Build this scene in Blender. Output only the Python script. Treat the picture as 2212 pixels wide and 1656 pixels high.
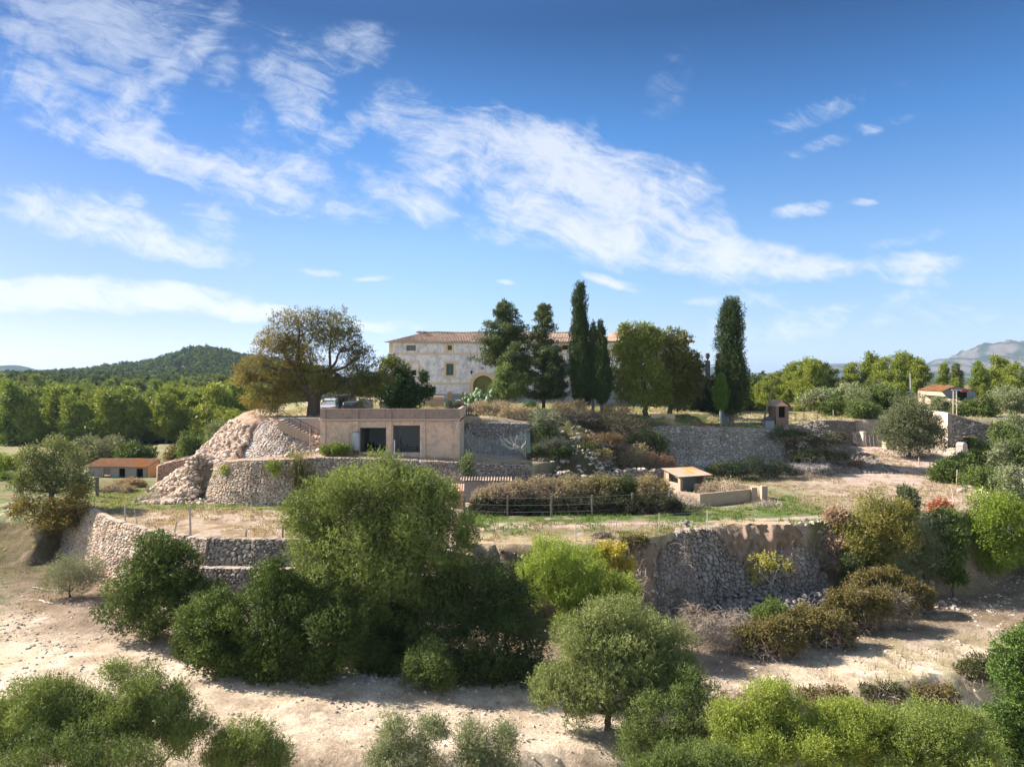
import bpy, math, random
import numpy as np
from math import radians as R, sin, cos, pi
SC = bpy.context.scene
for o in list(bpy.data.objects): bpy.data.objects.remove(o)
COL = SC.collection
# ------------------------------------------------------------------ camera, sky, sun, exposure
F_ = 1580.0; CX, CY = 1106.0, 805.0; CAMZ = 16.0       # focal length and horizon of the photograph, in its own units
cam = bpy.data.cameras.new('camera'); camo = bpy.data.objects.new('camera', cam); COL.objects.link(camo)
camo.location = (0, 0, CAMZ); camo.rotation_euler = (R(90), 0, 0)
cam.sensor_width = 36; cam.lens = 36 * F_ / 2212.0
cam.shift_y = -(828.0 - CY) / 2212.0
cam.clip_start = 0.5; cam.clip_end = 30000
SC.camera = camo
SUN_EL, SUN_AZ = R(36), R(16)          # sun at the left, a little beyond the facades
sdir = np.array([-cos(SUN_AZ) * cos(SUN_EL), sin(SUN_AZ) * cos(SUN_EL), sin(SUN_EL)])
sl = bpy.data.lights.new('sun', 'SUN'); sl.energy = 4.6; sl.angle = R(0.5); sl.color = (1.0, 0.93, 0.84)
so = bpy.data.objects.new('sun', sl); COL.objects.link(so); so.location = (-60, 20, 60)
from mathutils import Vector
so.rotation_euler = Vector(sdir).to_track_quat('Z', 'Y').to_euler()
SC.view_settings.view_transform = 'Standard'; SC.view_settings.look = 'None'
SC.view_settings.exposure = 1.7; SC.view_settings.gamma = 1
W = bpy.data.worlds.new('World'); SC.world = W; W.use_nodes = True

class NT:
    def __init__(s, tree): s.t = tree; s.n = tree.nodes; s.l = tree.links
    def new(s, typ, **kw):
        n = s.n.new(typ)
        for k, v in kw.items(): setattr(n, k, v)
        return n
    def put(s, sock, v):
        if isinstance(v, bpy.types.NodeSocket): s.l.new(v, sock)
        elif v is not None: sock.default_value = v
    def m(s, op, a, b=None, c=None, clamp=False):
        n = s.new('ShaderNodeMath', operation=op); n.use_clamp = clamp
        for i, v in enumerate((a, b, c)):
            if v is not None: s.put(n.inputs[i], v)
        return n.outputs[0]
    def mix(s, f, a, b, blend='MIX'):
        n = s.new('ShaderNodeMix', data_type='RGBA', blend_type=blend)
        s.put(n.inputs[0], f); s.put(n.inputs[6], a); s.put(n.inputs[7], b); return n.outputs[2]
    def noise(s, vec, scale, detail=4, rough=0.55, dist=0.0, out=0):
        n = s.new('ShaderNodeTexNoise'); s.put(n.inputs['Vector'], vec)
        n.inputs['Scale'].default_value = scale; n.inputs['Detail'].default_value = detail
        n.inputs['Roughness'].default_value = rough; n.inputs['Distortion'].default_value = dist
        return n.outputs[out]
    def ramp(s, f, stops, interp='LINEAR'):
        n = s.new('ShaderNodeValToRGB'); s.put(n.inputs[0], f); cr = n.color_ramp; cr.interpolation = interp
        while len(cr.elements) < len(stops): cr.elements.new(0.5)
        for e, (p, c) in zip(cr.elements, stops):
            e.position = p; e.color = (c[0], c[1], c[2], 1) if hasattr(c, '__len__') else (c, c, c, 1)
        return n.outputs[0]

def build_world():
    t = NT(W.node_tree); t.n.clear()
    out = t.new('ShaderNodeOutputWorld'); bg = t.new('ShaderNodeBackground')
    sky = t.new('ShaderNodeTexSky', sky_type='NISHITA')
    sky.sun_disc = False; sky.sun_elevation = SUN_EL
    sky.sun_rotation = math.atan2(sdir[0], sdir[1]); sky.altitude = 50; sky.air_density = 1.0; sky.dust_density = 0.7; sky.ozone_density = 2.5
    tc = t.new('ShaderNodeTexCoord'); sep = t.new('ShaderNodeSeparateXYZ'); t.l.new(tc.outputs['Generated'], sep.inputs[0])
    X, Y, Z = sep.outputs
    Yc = t.m('MAXIMUM', t.m('ABSOLUTE', Y), 0.05)
    u = t.m('MULTIPLY', t.m('DIVIDE', X, Yc), F_ / 1000.0)      # 1 unit = 1000 px of the photo, clouds far away
    v = t.m('MULTIPLY', t.m('DIVIDE', Z, Yc), F_ / 1000.0)
    # sky tone: deep polarised blue high up in front, pale near the horizon; kept brighter and less blue behind the viewer as added fill for shaded fronts
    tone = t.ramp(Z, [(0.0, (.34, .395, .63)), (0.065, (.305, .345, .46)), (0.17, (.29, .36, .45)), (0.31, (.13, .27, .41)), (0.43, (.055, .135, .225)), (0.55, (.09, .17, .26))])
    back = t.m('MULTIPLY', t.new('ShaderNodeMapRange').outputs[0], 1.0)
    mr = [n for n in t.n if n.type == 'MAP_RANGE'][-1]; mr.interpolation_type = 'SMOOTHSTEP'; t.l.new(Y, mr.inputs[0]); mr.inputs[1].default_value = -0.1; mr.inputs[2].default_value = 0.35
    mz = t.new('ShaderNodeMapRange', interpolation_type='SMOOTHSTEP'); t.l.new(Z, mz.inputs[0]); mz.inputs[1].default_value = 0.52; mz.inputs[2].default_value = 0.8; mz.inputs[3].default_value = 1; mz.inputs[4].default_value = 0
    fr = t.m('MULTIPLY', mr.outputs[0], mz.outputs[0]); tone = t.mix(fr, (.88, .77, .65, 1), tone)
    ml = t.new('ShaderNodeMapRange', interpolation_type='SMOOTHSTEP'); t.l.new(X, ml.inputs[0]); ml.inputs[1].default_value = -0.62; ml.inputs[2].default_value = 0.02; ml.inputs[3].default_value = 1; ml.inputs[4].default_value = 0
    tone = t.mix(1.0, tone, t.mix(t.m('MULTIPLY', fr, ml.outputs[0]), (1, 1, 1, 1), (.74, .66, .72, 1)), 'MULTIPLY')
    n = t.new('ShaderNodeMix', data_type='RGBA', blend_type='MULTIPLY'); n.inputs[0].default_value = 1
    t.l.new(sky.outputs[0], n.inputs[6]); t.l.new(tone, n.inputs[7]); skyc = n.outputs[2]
    # clouds
    def comb(a, b, c=0.0):
        k = t.new('ShaderNodeCombineXYZ'); t.put(k.inputs[0], a); t.put(k.inputs[1], b); t.put(k.inputs[2], c); return k.outputs[0]
    uv = comb(u, v)
    warp = t.noise(uv, 2.2, 3, 0.5, 0, 1)
    wv = t.new('ShaderNodeVectorMath', operation='MULTIPLY_ADD'); t.l.new(warp, wv.inputs[0]); wv.inputs[1].default_value = (0.16, 0.12, 0); t.l.new(uv, wv.inputs[2])
    wu = t.new('ShaderNodeSeparateXYZ'); t.l.new(wv.outputs[0], wu.inputs[0])
    wx = t.m('SUBTRACT', wu.outputs[0], 0.08); wy = t.m('SUBTRACT', wu.outputs[1], 0.06)
    def ell(px, py, rx, ry, ang, amp, soft=1.0):
        cx, cy = (px - CX) / 1000, (CY - py) / 1000; a = -R(ang)
        dx = t.m('SUBTRACT', wx, cx); dy = t.m('SUBTRACT', wy, cy)
        p = t.m('ADD', t.m('MULTIPLY', dx, cos(a) / rx), t.m('MULTIPLY', dy, sin(a) / rx))
        q = t.m('ADD', t.m('MULTIPLY', dx, -sin(a) / ry), t.m('MULTIPLY', dy, cos(a) / ry))
        d = t.m('ADD', t.m('MULTIPLY', p, p), t.m('MULTIPLY', q, q))
        g = t.m('MULTIPLY', t.m('SUBTRACT', 1.0, d, clamp=True), amp)
        return g
    E = [(120, 110, .26, .05, 35, .62), (250, 150, .20, .09, 38, .60), (450, 75, .11, .05, -48, .62), (370, 150, .14, .06, -38, .62),
         (240, 40, .34, .14, 8, .48), (80, 210, .16, .10, 30, .50), (620, 190, .10, .16, -30, .72), (700, 120, .16, .08, -15, .62), (460, 185, .05, .07, 10, .40),
         (620, 240, .10, .05, 10, .5), (740, 300, .11, .05, -30, .6), (880, 260, .12, .09, 30, .75), (940, 320, .12, .07, -20, .66), (530, 260, .07, .09, 20, .3),
         (330, 335, .34, .045, 14, .72), (260, 270, .2, .07, 20, .40), (620, 400, .32, .075, 14, .60), (900, 440, .28, .07, 14, .55), (950, 390, .10, .05, -35, .5),
         (1120, 340, .24, .12, 18, .76), (1300, 400, .26, .14, 22, .84), (1240, 480, .31, .09, 14, .80), (1450, 460, .18, .13, 25, .84),
         (1560, 550, .24, .06, 8, .92), (1740, 580, .16, .035, 3, .62), (1100, 510, .22, .03, 10, .62), (1480, 400, .08, .05, 30, .5),
         (200, 470, .30, .065, 12, .74), (330, 520, .27, .045, 8, .88), (470, 480, .09, .06, 20, .6), (60, 460, .14, .03, 12, .6), (290, 425, .06, .03, 15, .6), (250, 450, .14, .04, 20, .55),
         (160, 635, .46, .05, 3, 1.15), (400, 655, .34, .03, 5, 1.05), (720, 690, .26, .02, 5, .55), (20, 600, .1, .02, 0, .9), (700, 578, .07, .012, 8, .85),
         (1325, 603, .09, .018, 12, .85), (1730, 462, .08, .022, -12, .62), (1970, 575, .14, .035, -3, .66), (1990, 610, .12, .02, 0, .42), (1850, 438, .04, .012, 0, .4),
         (1620, 640, .13, .03, 0, .48), (1500, 640, .05, .015, 5, .45), (2090, 670, .24, .05, 0, .42), (1760, 700, .35, .05, 0, .36), (820, 605, .05, .008, 5, .5), (1080, 602, .03, .007, 8, .5),
         (1740, 260, .26, .03, -22, .30), (1820, 300, .2, .02, -22, .26), (1950, 520, .16, .02, -20, .3), (1440, 160, .05, .14, 10, .11)]
    acc = None
    for e in E:
        g = ell(*e); acc = g if acc is None else t.m('MAXIMUM', acc, g)
    # streaky cirrus grain, two directions
    def rot(sx, sy, ang):
        a = -R(ang)
        return comb(t.m('MULTIPLY', t.m('ADD', t.m('MULTIPLY', wx, cos(a)), t.m('MULTIPLY', wy, sin(a))), sx), t.m('MULTIPLY', t.m('ADD', t.m('MULTIPLY', wx, -sin(a)), t.m('MULTIPLY', wy, cos(a))), sy), 3.1)
    n1 = t.noise(rot(3.0, 9.5, 22), 1.0, 10, 0.66, 0.5); n2 = t.noise(rot(6.0, 3.4, 50), 1.2, 10, 0.62, 0.8)
    n3 = t.noise(rot(12, 30, 16), 1.0, 9, 0.68, 0.9)
    nn = t.m('ADD', t.m('ADD', t.m('MULTIPLY', n1, 0.36), t.m('MULTIPLY', n2, 0.32)), t.m('MULTIPLY', n3, 0.32))
    d = t.m('ADD', t.m('MULTIPLY', acc, 0.74), t.m('MULTIPLY', t.m('SUBTRACT', nn, 0.5), 3.1))
    dens = t.new('ShaderNodeMapRange', interpolation_type='SMOOTHSTEP'); t.l.new(d, dens.inputs[0])
    dens.inputs[1].default_value = 0.06; dens.inputs[2].default_value = 0.80; dens.inputs[3].default_value = 0; dens.inputs[4].default_value = 0.92
    dd = t.m('MULTIPLY', dens.outputs[0], t.m('GREATER_THAN', Y, 0.0))
    dd = t.m('MULTIPLY', dd, t.m('MULTIPLY', t.m('MULTIPLY', acc, 6.0, clamp=True), 1.0))
    cloudc = t.ramp(v, [(0.0, (2.45, 2.5, 2.55)), (0.25, (2.15, 2.25, 2.45)), (0.5, (1.9, 2.05, 2.35)), (0.8, (1.15, 1.4, 1.95))])
    colr = t.mix(dd, skyc, cloudc)
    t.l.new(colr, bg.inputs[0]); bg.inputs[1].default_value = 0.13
    t.l.new(bg.outputs[0], out.inputs[0])
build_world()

# ------------------------------------------------------------------ helpers
rng = np.random.default_rng(7)
def link(o): COL.objects.link(o); return o
def tag(o, label=None, cat=None, group=None, kind=None):
    if label: o['label'] = label
    if cat: o['category'] = cat
    if group: o['group'] = group
    if kind: o['kind'] = kind
    return o
def empty(name, loc=(0, 0, 0), rz=0):
    o = bpy.data.objects.new(name, None); o.empty_display_size = 0.3; o.location = loc; o.rotation_euler = (0, 0, rz); return link(o)

class MB:
    """collects verts / faces / colours, then makes ONE mesh object"""
    def __init__(s): s.v = []; s.c = []; s.q = []; s.t = []; s.n = 0; s.mq = []; s.mt = []
    def add(s, v, q=None, t=None, col=(0.5, 0.5, 0.5), mat=0):
        v = np.asarray(v, float).reshape(-1, 3); c = np.asarray(col, float)
        if c.ndim == 1: c = np.tile(c, (len(v), 1))
        s.v.append(v); s.c.append(c)
        if q is not None and len(q): q = np.asarray(q, int).reshape(-1, 4); s.q.append(q + s.n); s.mq.append(np.full(len(q), mat))
        if t is not None and len(t): t = np.asarray(t, int).reshape(-1, 3); s.t.append(t + s.n); s.mt.append(np.full(len(t), mat))
        s.n += len(v); return s
    def box(s, x0, x1, y0, y1, z0, z1, col=(0.5, 0.5, 0.5), mat=0):
        v = [(x, y, z) for z in (z0, z1) for y in (y0, y1) for x in (x0, x1)]
        q = [(0, 2, 3, 1), (4, 5, 7, 6), (0, 1, 5, 4), (2, 6, 7, 3), (0, 4, 6, 2), (1, 3, 7, 5)]
        return s.add(v, q, None, col, mat)
    def bar(s, a, b, w, h=None, col=(0.5, 0.5, 0.5), mat=0):
        a = np.array(a, float); b = np.array(b, float); h = h or w; d = b - a; d /= max(np.linalg.norm(d), 1e-9)
        up = np.array([0, 0, 1.0]) if abs(d[2]) < 0.9 else np.array([0, 1.0, 0])
        sx = np.cross(d, up); sx /= np.linalg.norm(sx); sz = np.cross(sx, d)
        v = [p + sx * i * w / 2 + sz * j * h / 2 for p in (a, b) for (i, j) in ((-1, -1), (1, -1), (1, 1), (-1, 1))]
        return s.add(v, [(0, 1, 2, 3), (7, 6, 5, 4), (0, 4, 5, 1), (1, 5, 6, 2), (2, 6, 7, 3), (3, 7, 4, 0)], None, col, mat)
    def tube(s, pts, rad, k=6, col=(0.2, 0.15, 0.1), mat=0, cap=True):
        pts = np.asarray(pts, float); n = len(pts); rad = np.broadcast_to(np.asarray(rad, float), (n,))
        d = np.gradient(pts, axis=0); d /= np.maximum(np.linalg.norm(d, axis=1, keepdims=True), 1e-9)
        ref = np.where(np.abs(d[:, 2:3]) < 0.9, np.array([[0, 0, 1.0]]), np.array([[1.0, 0, 0]]))
        if np.ptp(np.abs(d[:, 2])) > 0.01: ref = np.tile(np.array([[0.31, 0.87, 0.39]]), (n, 1))
        a = np.cross(d, ref); a /= np.maximum(np.linalg.norm(a, axis=1, keepdims=True), 1e-9); b = np.cross(d, a)
        th = np.arange(k) * 2 * pi / k
        v = pts[:, None, :] + rad[:, None, None] * (a[:, None, :] * np.cos(th)[None, :, None] + b[:, None, :] * np.sin(th)[None, :, None])
        i = np.arange(n - 1)[:, None] * k; j = np.arange(k)[None, :]; j2 = (j + 1) % k
        q = np.stack([i + j, i + k + j, i + k + j2, i + j2], -1).reshape(-1, 4)
        s.add(v.reshape(-1, 3), q, None, col, mat)
        if cap:
            v0 = np.vstack([v[0], pts[0:1]]); v1 = np.vstack([v[-1], pts[-1:]])
            s.add(v0, None, [(x, (x + 1) % k, k) for x in range(k)], col, mat); s.add(v1, None, [((x + 1) % k, x, k) for x in range(k)], col, mat)
        return s
    def grid(s, P, col, mat=0, keep=None):
        """P (n,m,3)"""
        n, m = P.shape[:2]; i = np.arange(n - 1)[:, None] * m; j = np.arange(m - 1)[None, :]
        q = np.stack([i + j, i + m + j, i + m + j + 1, i + j + 1], -1).reshape(-1, 4)
        if keep is not None: q = q[keep.reshape(-1)]
        c = np.asarray(col, float)
        return s.add(P.reshape(-1, 3), q, None, c.reshape(-1, 3) if c.ndim == 3 else c, mat)
    def ico(s, c, r, col, mat=0):
        return s.add(ICO_V * np.asarray(r) + np.asarray(c), None, ICO_T, col, mat)
    def build(s, name, mats, parent=None, smooth=False, loc=None):
        v = np.concatenate(s.v); c = np.concatenate(s.c)
        q = np.concatenate(s.q) if s.q else np.zeros((0, 4), int); t = np.concatenate(s.t) if s.t else np.zeros((0, 3), int)
        if loc is not None: v = v - np.asarray(loc, float)
        me = bpy.data.meshes.new(name); me.vertices.add(len(v)); me.vertices.foreach_set('co', v.astype(np.float32).ravel())
        nl = q.size + t.size; me.loops.add(nl); me.loops.foreach_set('vertex_index', np.concatenate([q.ravel(), t.ravel()]).astype(np.int32))
        nf = len(q) + len(t); me.polygons.add(nf)
        st = np.concatenate([np.arange(len(q)) * 4, q.size + np.arange(len(t)) * 3]).astype(np.int32)
        me.polygons.foreach_set('loop_start', st)
        if not isinstance(mats, (list, tuple)): mats = [mats]
        for m_ in mats: me.materials.append(m_)
        mi = np.concatenate((s.mq if s.q else []) + (s.mt if s.t else [])).astype(np.int32)
        me.polygons.foreach_set('material_index', mi)
        me.polygons.foreach_set('use_smooth', np.full(nf, smooth))
        at = me.color_attributes.new('col', 'FLOAT_COLOR', 'POINT')
        at.data.foreach_set('color', np.hstack([c, np.ones((len(c), 1))]).astype(np.float32).ravel())
        me.update(calc_edges=True); me.validate(verbose=False)
        o = bpy.data.objects.new(name, me); link(o)
        if parent is not None: o.parent = parent
        if loc is not None: o.location = loc
        return o
def _ico(sub=1):
    t = (1 + 5 ** .5) / 2
    v = np.array([(-1, t, 0), (1, t, 0), (-1, -t, 0), (1, -t, 0), (0, -1, t), (0, 1, t), (0, -1, -t), (0, 1, -t), (t, 0, -1), (t, 0, 1), (-t, 0, -1), (-t, 0, 1)], float)
    f = [(0, 11, 5), (0, 5, 1), (0, 1, 7), (0, 7, 10), (0, 10, 11), (1, 5, 9), (5, 11, 4), (11, 10, 2), (10, 7, 6), (7, 1, 8), (3, 9, 4), (3, 4, 2), (3, 2, 6), (3, 6, 8), (3, 8, 9), (4, 9, 5), (2, 4, 11), (6, 2, 10), (8, 6, 7), (9, 8, 1)]
    v /= np.linalg.norm(v, axis=1, keepdims=True); return v, np.array(f)
ICO_V, ICO_T = _ico()

# numpy value noise
def _h(ix, iy, iz, seed=0):
    h = (ix.astype(np.int64) * 374761393 + iy.astype(np.int64) * 668265263 + iz.astype(np.int64) * 2147483647 + seed * 1274126177) & 0xffffffff
    h = ((h ^ (h >> 13)) * 1274126177) & 0xffffffff; h = h ^ (h >> 16)
    h = (h * 2246822519) & 0xffffffff; h = h ^ (h >> 13)
    return (h & 0xffffff) / float(0xffffff)
def vnoise(x, y, z=0.0, seed=0):
    x, y, z = np.broadcast_arrays(np.asarray(x, float), np.asarray(y, float), np.asarray(z, float))
    xi, yi, zi = np.floor(x), np.floor(y), np.floor(z); fx, fy, fz = x - xi, y - yi, z - zi
    fx, fy, fz = [a * a * (3 - 2 * a) for a in (fx, fy, fz)]; r = 0
    for dz in (0, 1):
        wz = fz if dz else 1 - fz
        for dy in (0, 1):
            wy = fy if dy else 1 - fy
            for dx in (0, 1):
                r = r + _h(xi + dx, yi + dy, zi + dz, seed) * (fx if dx else 1 - fx) * wy * wz
        if not np.any(fz): break
    return r
def fbm(x, y, z=0.0, o=4, seed=0):
    r, a, t = 0, 0.5, 0
    for i in range(o): r = r + a * vnoise(x * 2 ** i, y * 2 ** i, np.asarray(z) * 2 ** i if np.any(z) else 0.0, seed + i * 17); t += a; a *= 0.5
    return r / t
def voro(x, y, seed=0, jit=0.85):
    """F1, F2, cell hash, second hash"""
    xi, yi = np.floor(x), np.floor(y); f1 = np.full(x.shape, 9.0); f2 = np.full(x.shape, 9.0); hc = np.zeros(x.shape); h2 = np.zeros(x.shape)
    for dy in (-1, 0, 1):
        for dx in (-1, 0, 1):
            cx, cy = xi + dx, yi + dy; px = cx + .5 + jit * (_h(cx, cy, cx * 0, seed) - .5); py = cy + .5 + jit * (_h(cx, cy, cx * 0 + 1, seed) - .5)
            d = np.hypot(x - px, y - py); nearer = d < f1
            f2 = np.where(nearer, f1, np.minimum(f2, d)); hc = np.where(nearer, _h(cx, cy, cx * 0 + 2, seed), hc); h2 = np.where(nearer, _h(cx, cy, cx * 0 + 3, seed), h2); f1 = np.minimum(f1, d)
    return f1, f2, hc, h2
def sstep(a, b, x): t = np.clip((x - a) / (b - a), 0, 1); return t * t * (3 - 2 * t)
def lerp(a, b, t): return a + (b - a) * t
def polysd(x, y, poly):
    """signed distance, positive inside"""
    P = np.array(poly, float); Q = np.roll(P, -1, 0); d = np.full(x.shape, 1e9); ins = np.zeros(x.shape, bool)
    for (ax, ay), (bx, by) in zip(P, Q):
        ex, ey = bx - ax, by - ay; t = np.clip(((x - ax) * ex + (y - ay) * ey) / (ex * ex + ey * ey), 0, 1)
        d = np.minimum(d, np.hypot(x - ax - t * ex, y - ay - t * ey))
        c = ((ay > y) != (by > y)); xx = ax + (y - ay) * ex / (ey if ey else 1e-9); ins ^= (c & (x < xx))
    return np.where(ins, d, -d)

# ------------------------------------------------------------------ terrain
FPOLY = [(-48, 66), (-41, 65), (-36.5, 61.2), (-35, 60.3), (-30.2, 55.7), (-26, 52.7), (-22.5, 50.6), (-20.6, 49.9), (-15.6, 49.6), (-9, 49.3), (-2.6, 48.9), (4.5, 49.4), (9.3, 50.6), (14.5, 54.6), (21.4, 55.3), (26, 57), (33, 58.5), (38, 61.6), (43, 66), (46.5, 73), (49, 80), (51, 88), (52, 95), (52, 125), (-60, 125), (-62, 100), (-56, 78)]
MPOLY = [(-30.5, 74), (-29.3, 69.5), (-27, 66.6), (-24, 65.3), (-21, 65.0), (-17.6, 67.0), (-4.5, 68.0), (2, 68.6), (3.5, 72), (8, 74.5), (10, 79), (10, 90), (-30, 90)]
GPOLY = [(13.5, 86), (16.4, 85.2), (24, 85.0), (31.4, 85.2), (33.5, 88), (37, 93), (40.5, 96.6), (46, 97), (62, 100), (90, 104), (90, 150), (13.5, 150)]
TPOLY = [(-28.5, 81), (-25.5, 76.5), (-22, 74.6), (-18.6, 74.4), (-18.4, 76.3), (1.8, 76.6), (3.2, 79.5), (8, 84), (14, 87), (19, 89.5), (24, 93), (28, 98), (31, 106), (30, 140), (-30, 140), (-34, 110), (-32, 92)]
HILLP = ([-600, 0, 100, 150, 250, 330, 370, 400, 435, 470, 500, 530, 580, 640, 760, 2400], [2, 3, 4, 6, 14, 21, 28, 35, 39.5, 36, 32, 28, 23, 16, 5, 0])
def H(x, y, detail=True):
    x = np.asarray(x, float); y = np.asarray(y, float)
    n = fbm(x * .25, y * .25, o=4, seed=3) - .5; n2 = fbm(x * 1.3, y * 1.3, o=3, seed=5) - .5
    v = lerp(0.3, -0.9, sstep(-12, 8, x))
    v = lerp(v, np.interp(y, [44, 56, 63, 72, 90, 105], [0.3, 1.6, 3.2, 3.2, 2.4, 1.5]), sstep(-31, -46, x) * sstep(44, 50, y))
    vr = np.interp(y, [48, 56, 62, 75, 95, 110, 130], [-0.9, -0.6, 0.6, 3.0, 6.3, 8.5, 9.6])
    v = lerp(v, vr, sstep(34, 44, x))
    edge = np.interp(x, [-60, -30, -10, -6, 2, 8, 15, 24, 33, 45, 60], [30, 30, 31.3, 31.0, 32.0, 34.2, 38.2, 41.2, 45.5, 51, 54]) + n * 1.6 + n2 * .9
    v = v - 3.0 * sstep(0, 3.2, edge - y) - 2 * sstep(3, 20, edge - y)
    v = v + 0.35 * n + 0.07 * n2 * (y < 120)
    # far ground
    fl = np.interp(y, [100, 140, 165, 220, 330, 450, 700, 1400, 4000], [1.5, 1.3, 1.2, 1.5, 3.0, 3.5, 3.5, 0, -10])
    ang = CX + F_ * x / np.maximum(y, 1)
    fl = fl + 1.8 * sstep(170, 60, ang) * np.exp(-((y - 430) / 150) ** 2)
    fr = np.interp(y, [100, 125, 150, 190, 240, 400, 4000], [9.6, 10.2, 11.4, 12.8, 12.0, 4, -10])
    fr = np.where(y > 110, fr - 5.5 * sstep(1690, 1560, ang) * sstep(115, 150, y), fr)
    far = lerp(fl, fr, sstep(1250, 1450, ang))
    hill = np.interp(ang, HILLP[0], HILLP[1]) * np.exp(-((y - 1000) / 260) ** 2)
    far = far + hill * sstep(400, 700, y)
    far = far + (fbm(x * .02, y * .02, o=4, seed=9) - .5) * 5 * sstep(200, 500, y)
    v = lerp(v, far, sstep(98, 118, y))
    # terraces
    h = v
    d = polysd(x, y, FPOLY)
    wF = np.where((y < 66) & (x > -37.5), 0.35, 5.0); wF = lerp(wF, np.full_like(wF, 3.5), sstep(24, 31, x)); wF = np.where((x > -1) & (x < 10) & (y < 60), 1.6, wF)
    zF = 4.5 + 2.0 * sstep(74, 96, y) * sstep(18, 40, x) + 0.25 * n - 0.7 * sstep(72, 95, y) * sstep(-30, -42, x) + n2 * 0.07
    h = lerp(h, np.maximum(zF, h * 0 + zF), sstep(-wF, 0, d) * (y < 160)) * 1.0
    d = polysd(x, y, MPOLY); wM = lerp(0.35, 4.0, sstep(3, 8, x)); wM = lerp(wM, lerp(0.35, 6.5, sstep(65.0, 69.5, y)), sstep(-27.9, -29.6, x))
    zM = np.interp(x, [-30, -21, -12, -5, 2, 8], [7.5, 8.3, 8.2, 7.75, 7.3, 6.8]) + .12 * n
    h = lerp(h, zM, sstep(-wM, 0, d))
    d = polysd(x, y, GPOLY); wG = np.where((x > 15) & (x < 32), 0.35, np.where(x > 40, 0.6, 7.0)); wG = lerp(wG, 7.0, sstep(30.5, 33, x) * (x < 40.4))
    zG = 9.8 + 1.4 * sstep(108, 150, y) + .2 * n
    h = np.where((y > 100) & (d < 0), h, lerp(h, zG, sstep(-wG, 0, d) * (1 - sstep(112, 150, y))))
    d = polysd(x, y, TPOLY); wT = np.where(x < -18.4, np.where(x < -26, 8.0, 5.0), np.where(x < 2.2, 0.35, lerp(1.0, 10.0, sstep(2, 8, x))))
    wT = lerp(wT, np.full_like(wT, 3.0), sstep(15, 24, x))
    zT = 11.4 - .5 * sstep(6, 13, x) - .55 * sstep(-3, 2, x) * (y < 84) * (x < 6) + .15 * n
    bump = (n * 1.4 + n2 * .7) * sstep(-wT, -wT * .7, d) * (1 - sstep(-wT * .3, 0, d)) * (wT > 2)
    h = lerp(h, zT, sstep(-wT, 0, d)) + bump
    return h
def Hs(x, y): return float(H(np.array([float(x)]), np.array([float(y)]))[0])
def hit(px, py, y0=20., y1=400.):
    """where the sight line through a spot of the photo meets the ground"""
    ys = np.linspace(y0, y1, 3000); xs = (px - CX) / F_ * ys; zs = CAMZ - (py - CY) / F_ * ys
    k = np.nonzero(H(xs, ys) >= zs)[0]
    i = k[0] if len(k) else len(ys) - 1
    return float(xs[i]), float(ys[i])
def PW(px, py, Y): return np.array([(px - CX) / F_ * Y, Y, CAMZ - (py - CY) / F_ * Y])

# ------------------------------------------------------------------ materials
def vmat(name, rough=0.9, spec=0.2, noise=0.0, nscale=4.0, bump=0.0, bscale=20.0, metal=0.0, tint=None):
    m = bpy.data.materials.new(name); m.use_nodes = True; t = NT(m.node_tree); b = t.n['Principled BSDF']
    b.inputs['Roughness'].default_value = rough; b.inputs['Specular IOR Level'].default_value = spec; b.inputs['Metallic'].default_value = metal
    a = t.new('ShaderNodeAttribute', attribute_name='col'); c = a.outputs['Color']; tc = t.new('ShaderNodeTexCoord')
    if noise:
        f = t.noise(tc.outputs['Object'], nscale, 6, 0.65)
        f2 = t.noise(tc.outputs['Object'], nscale * .23, 4, 0.6)
        g = t.m('ADD', t.m('MULTIPLY', f, .6), t.m('MULTIPLY', f2, .4))
        k = t.m('MULTIPLY_ADD', t.m('SUBTRACT', g, .5), noise * 2.4, 1.0)
        n = t.new('ShaderNodeVectorMath', operation='SCALE'); t.l.new(c, n.inputs[0]); t.l.new(k, n.inputs['Scale']); c = n.outputs[0]
    t.l.new(c, b.inputs['Base Color'])
    if bump:
        bn = t.new('ShaderNodeBump'); bn.inputs['Strength'].default_value = bump; bn.inputs['Distance'].default_value = 0.05
        t.l.new(t.noise(tc.outputs['Object'], bscale, 6, 0.7), bn.inputs['Height']); t.l.new(bn.outputs[0], b.inputs['Normal'])
    return m
def leafmat(name, trans=0.27, rough=0.6, spec=0.25, warm=(1.25, 1.15, 0.55)):
    m = bpy.data.materials.new(name); m.use_nodes = True; t = NT(m.node_tree); b = t.n['Principled BSDF']; out = t.n['Material Output']
    a = t.new('ShaderNodeAttribute', attribute_name='col'); t.l.new(a.outputs['Color'], b.inputs['Base Color'])
    b.inputs['Roughness'].default_value = rough; b.inputs['Specular IOR Level'].default_value = spec
    tr = t.new('ShaderNodeBsdfTranslucent'); mm = t.new('ShaderNodeVectorMath', operation='MULTIPLY'); t.l.new(a.outputs['Color'], mm.inputs[0]); mm.inputs[1].default_value = warm
    t.l.new(mm.outputs[0], tr.inputs[0]); mx = t.new('ShaderNodeMixShader'); mx.inputs[0].default_value = trans
    t.l.new(b.outputs[0], mx.inputs[1]); t.l.new(tr.outputs[0], mx.inputs[2]); t.l.new(mx.outputs[0], out.inputs[0])
    return m
M_LEAF = leafmat('leaf'); M_LEAFD = leafmat('dark_leaf', .22, .62, .22, (1.1, 1.1, .6)); M_LEAFF = leafmat('far_leaf', .3, .95, .03, (1.15, 1.1, .6)); M_DRY = leafmat('dry_leaf', .3, .8, .1, (1.2, 1.05, .8))
M_BARK = vmat('bark', .95, .1, .35, 6, .5, 30)
M_STONE = vmat('stone', .95, .1, .30, 7, .5, 26)
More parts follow.
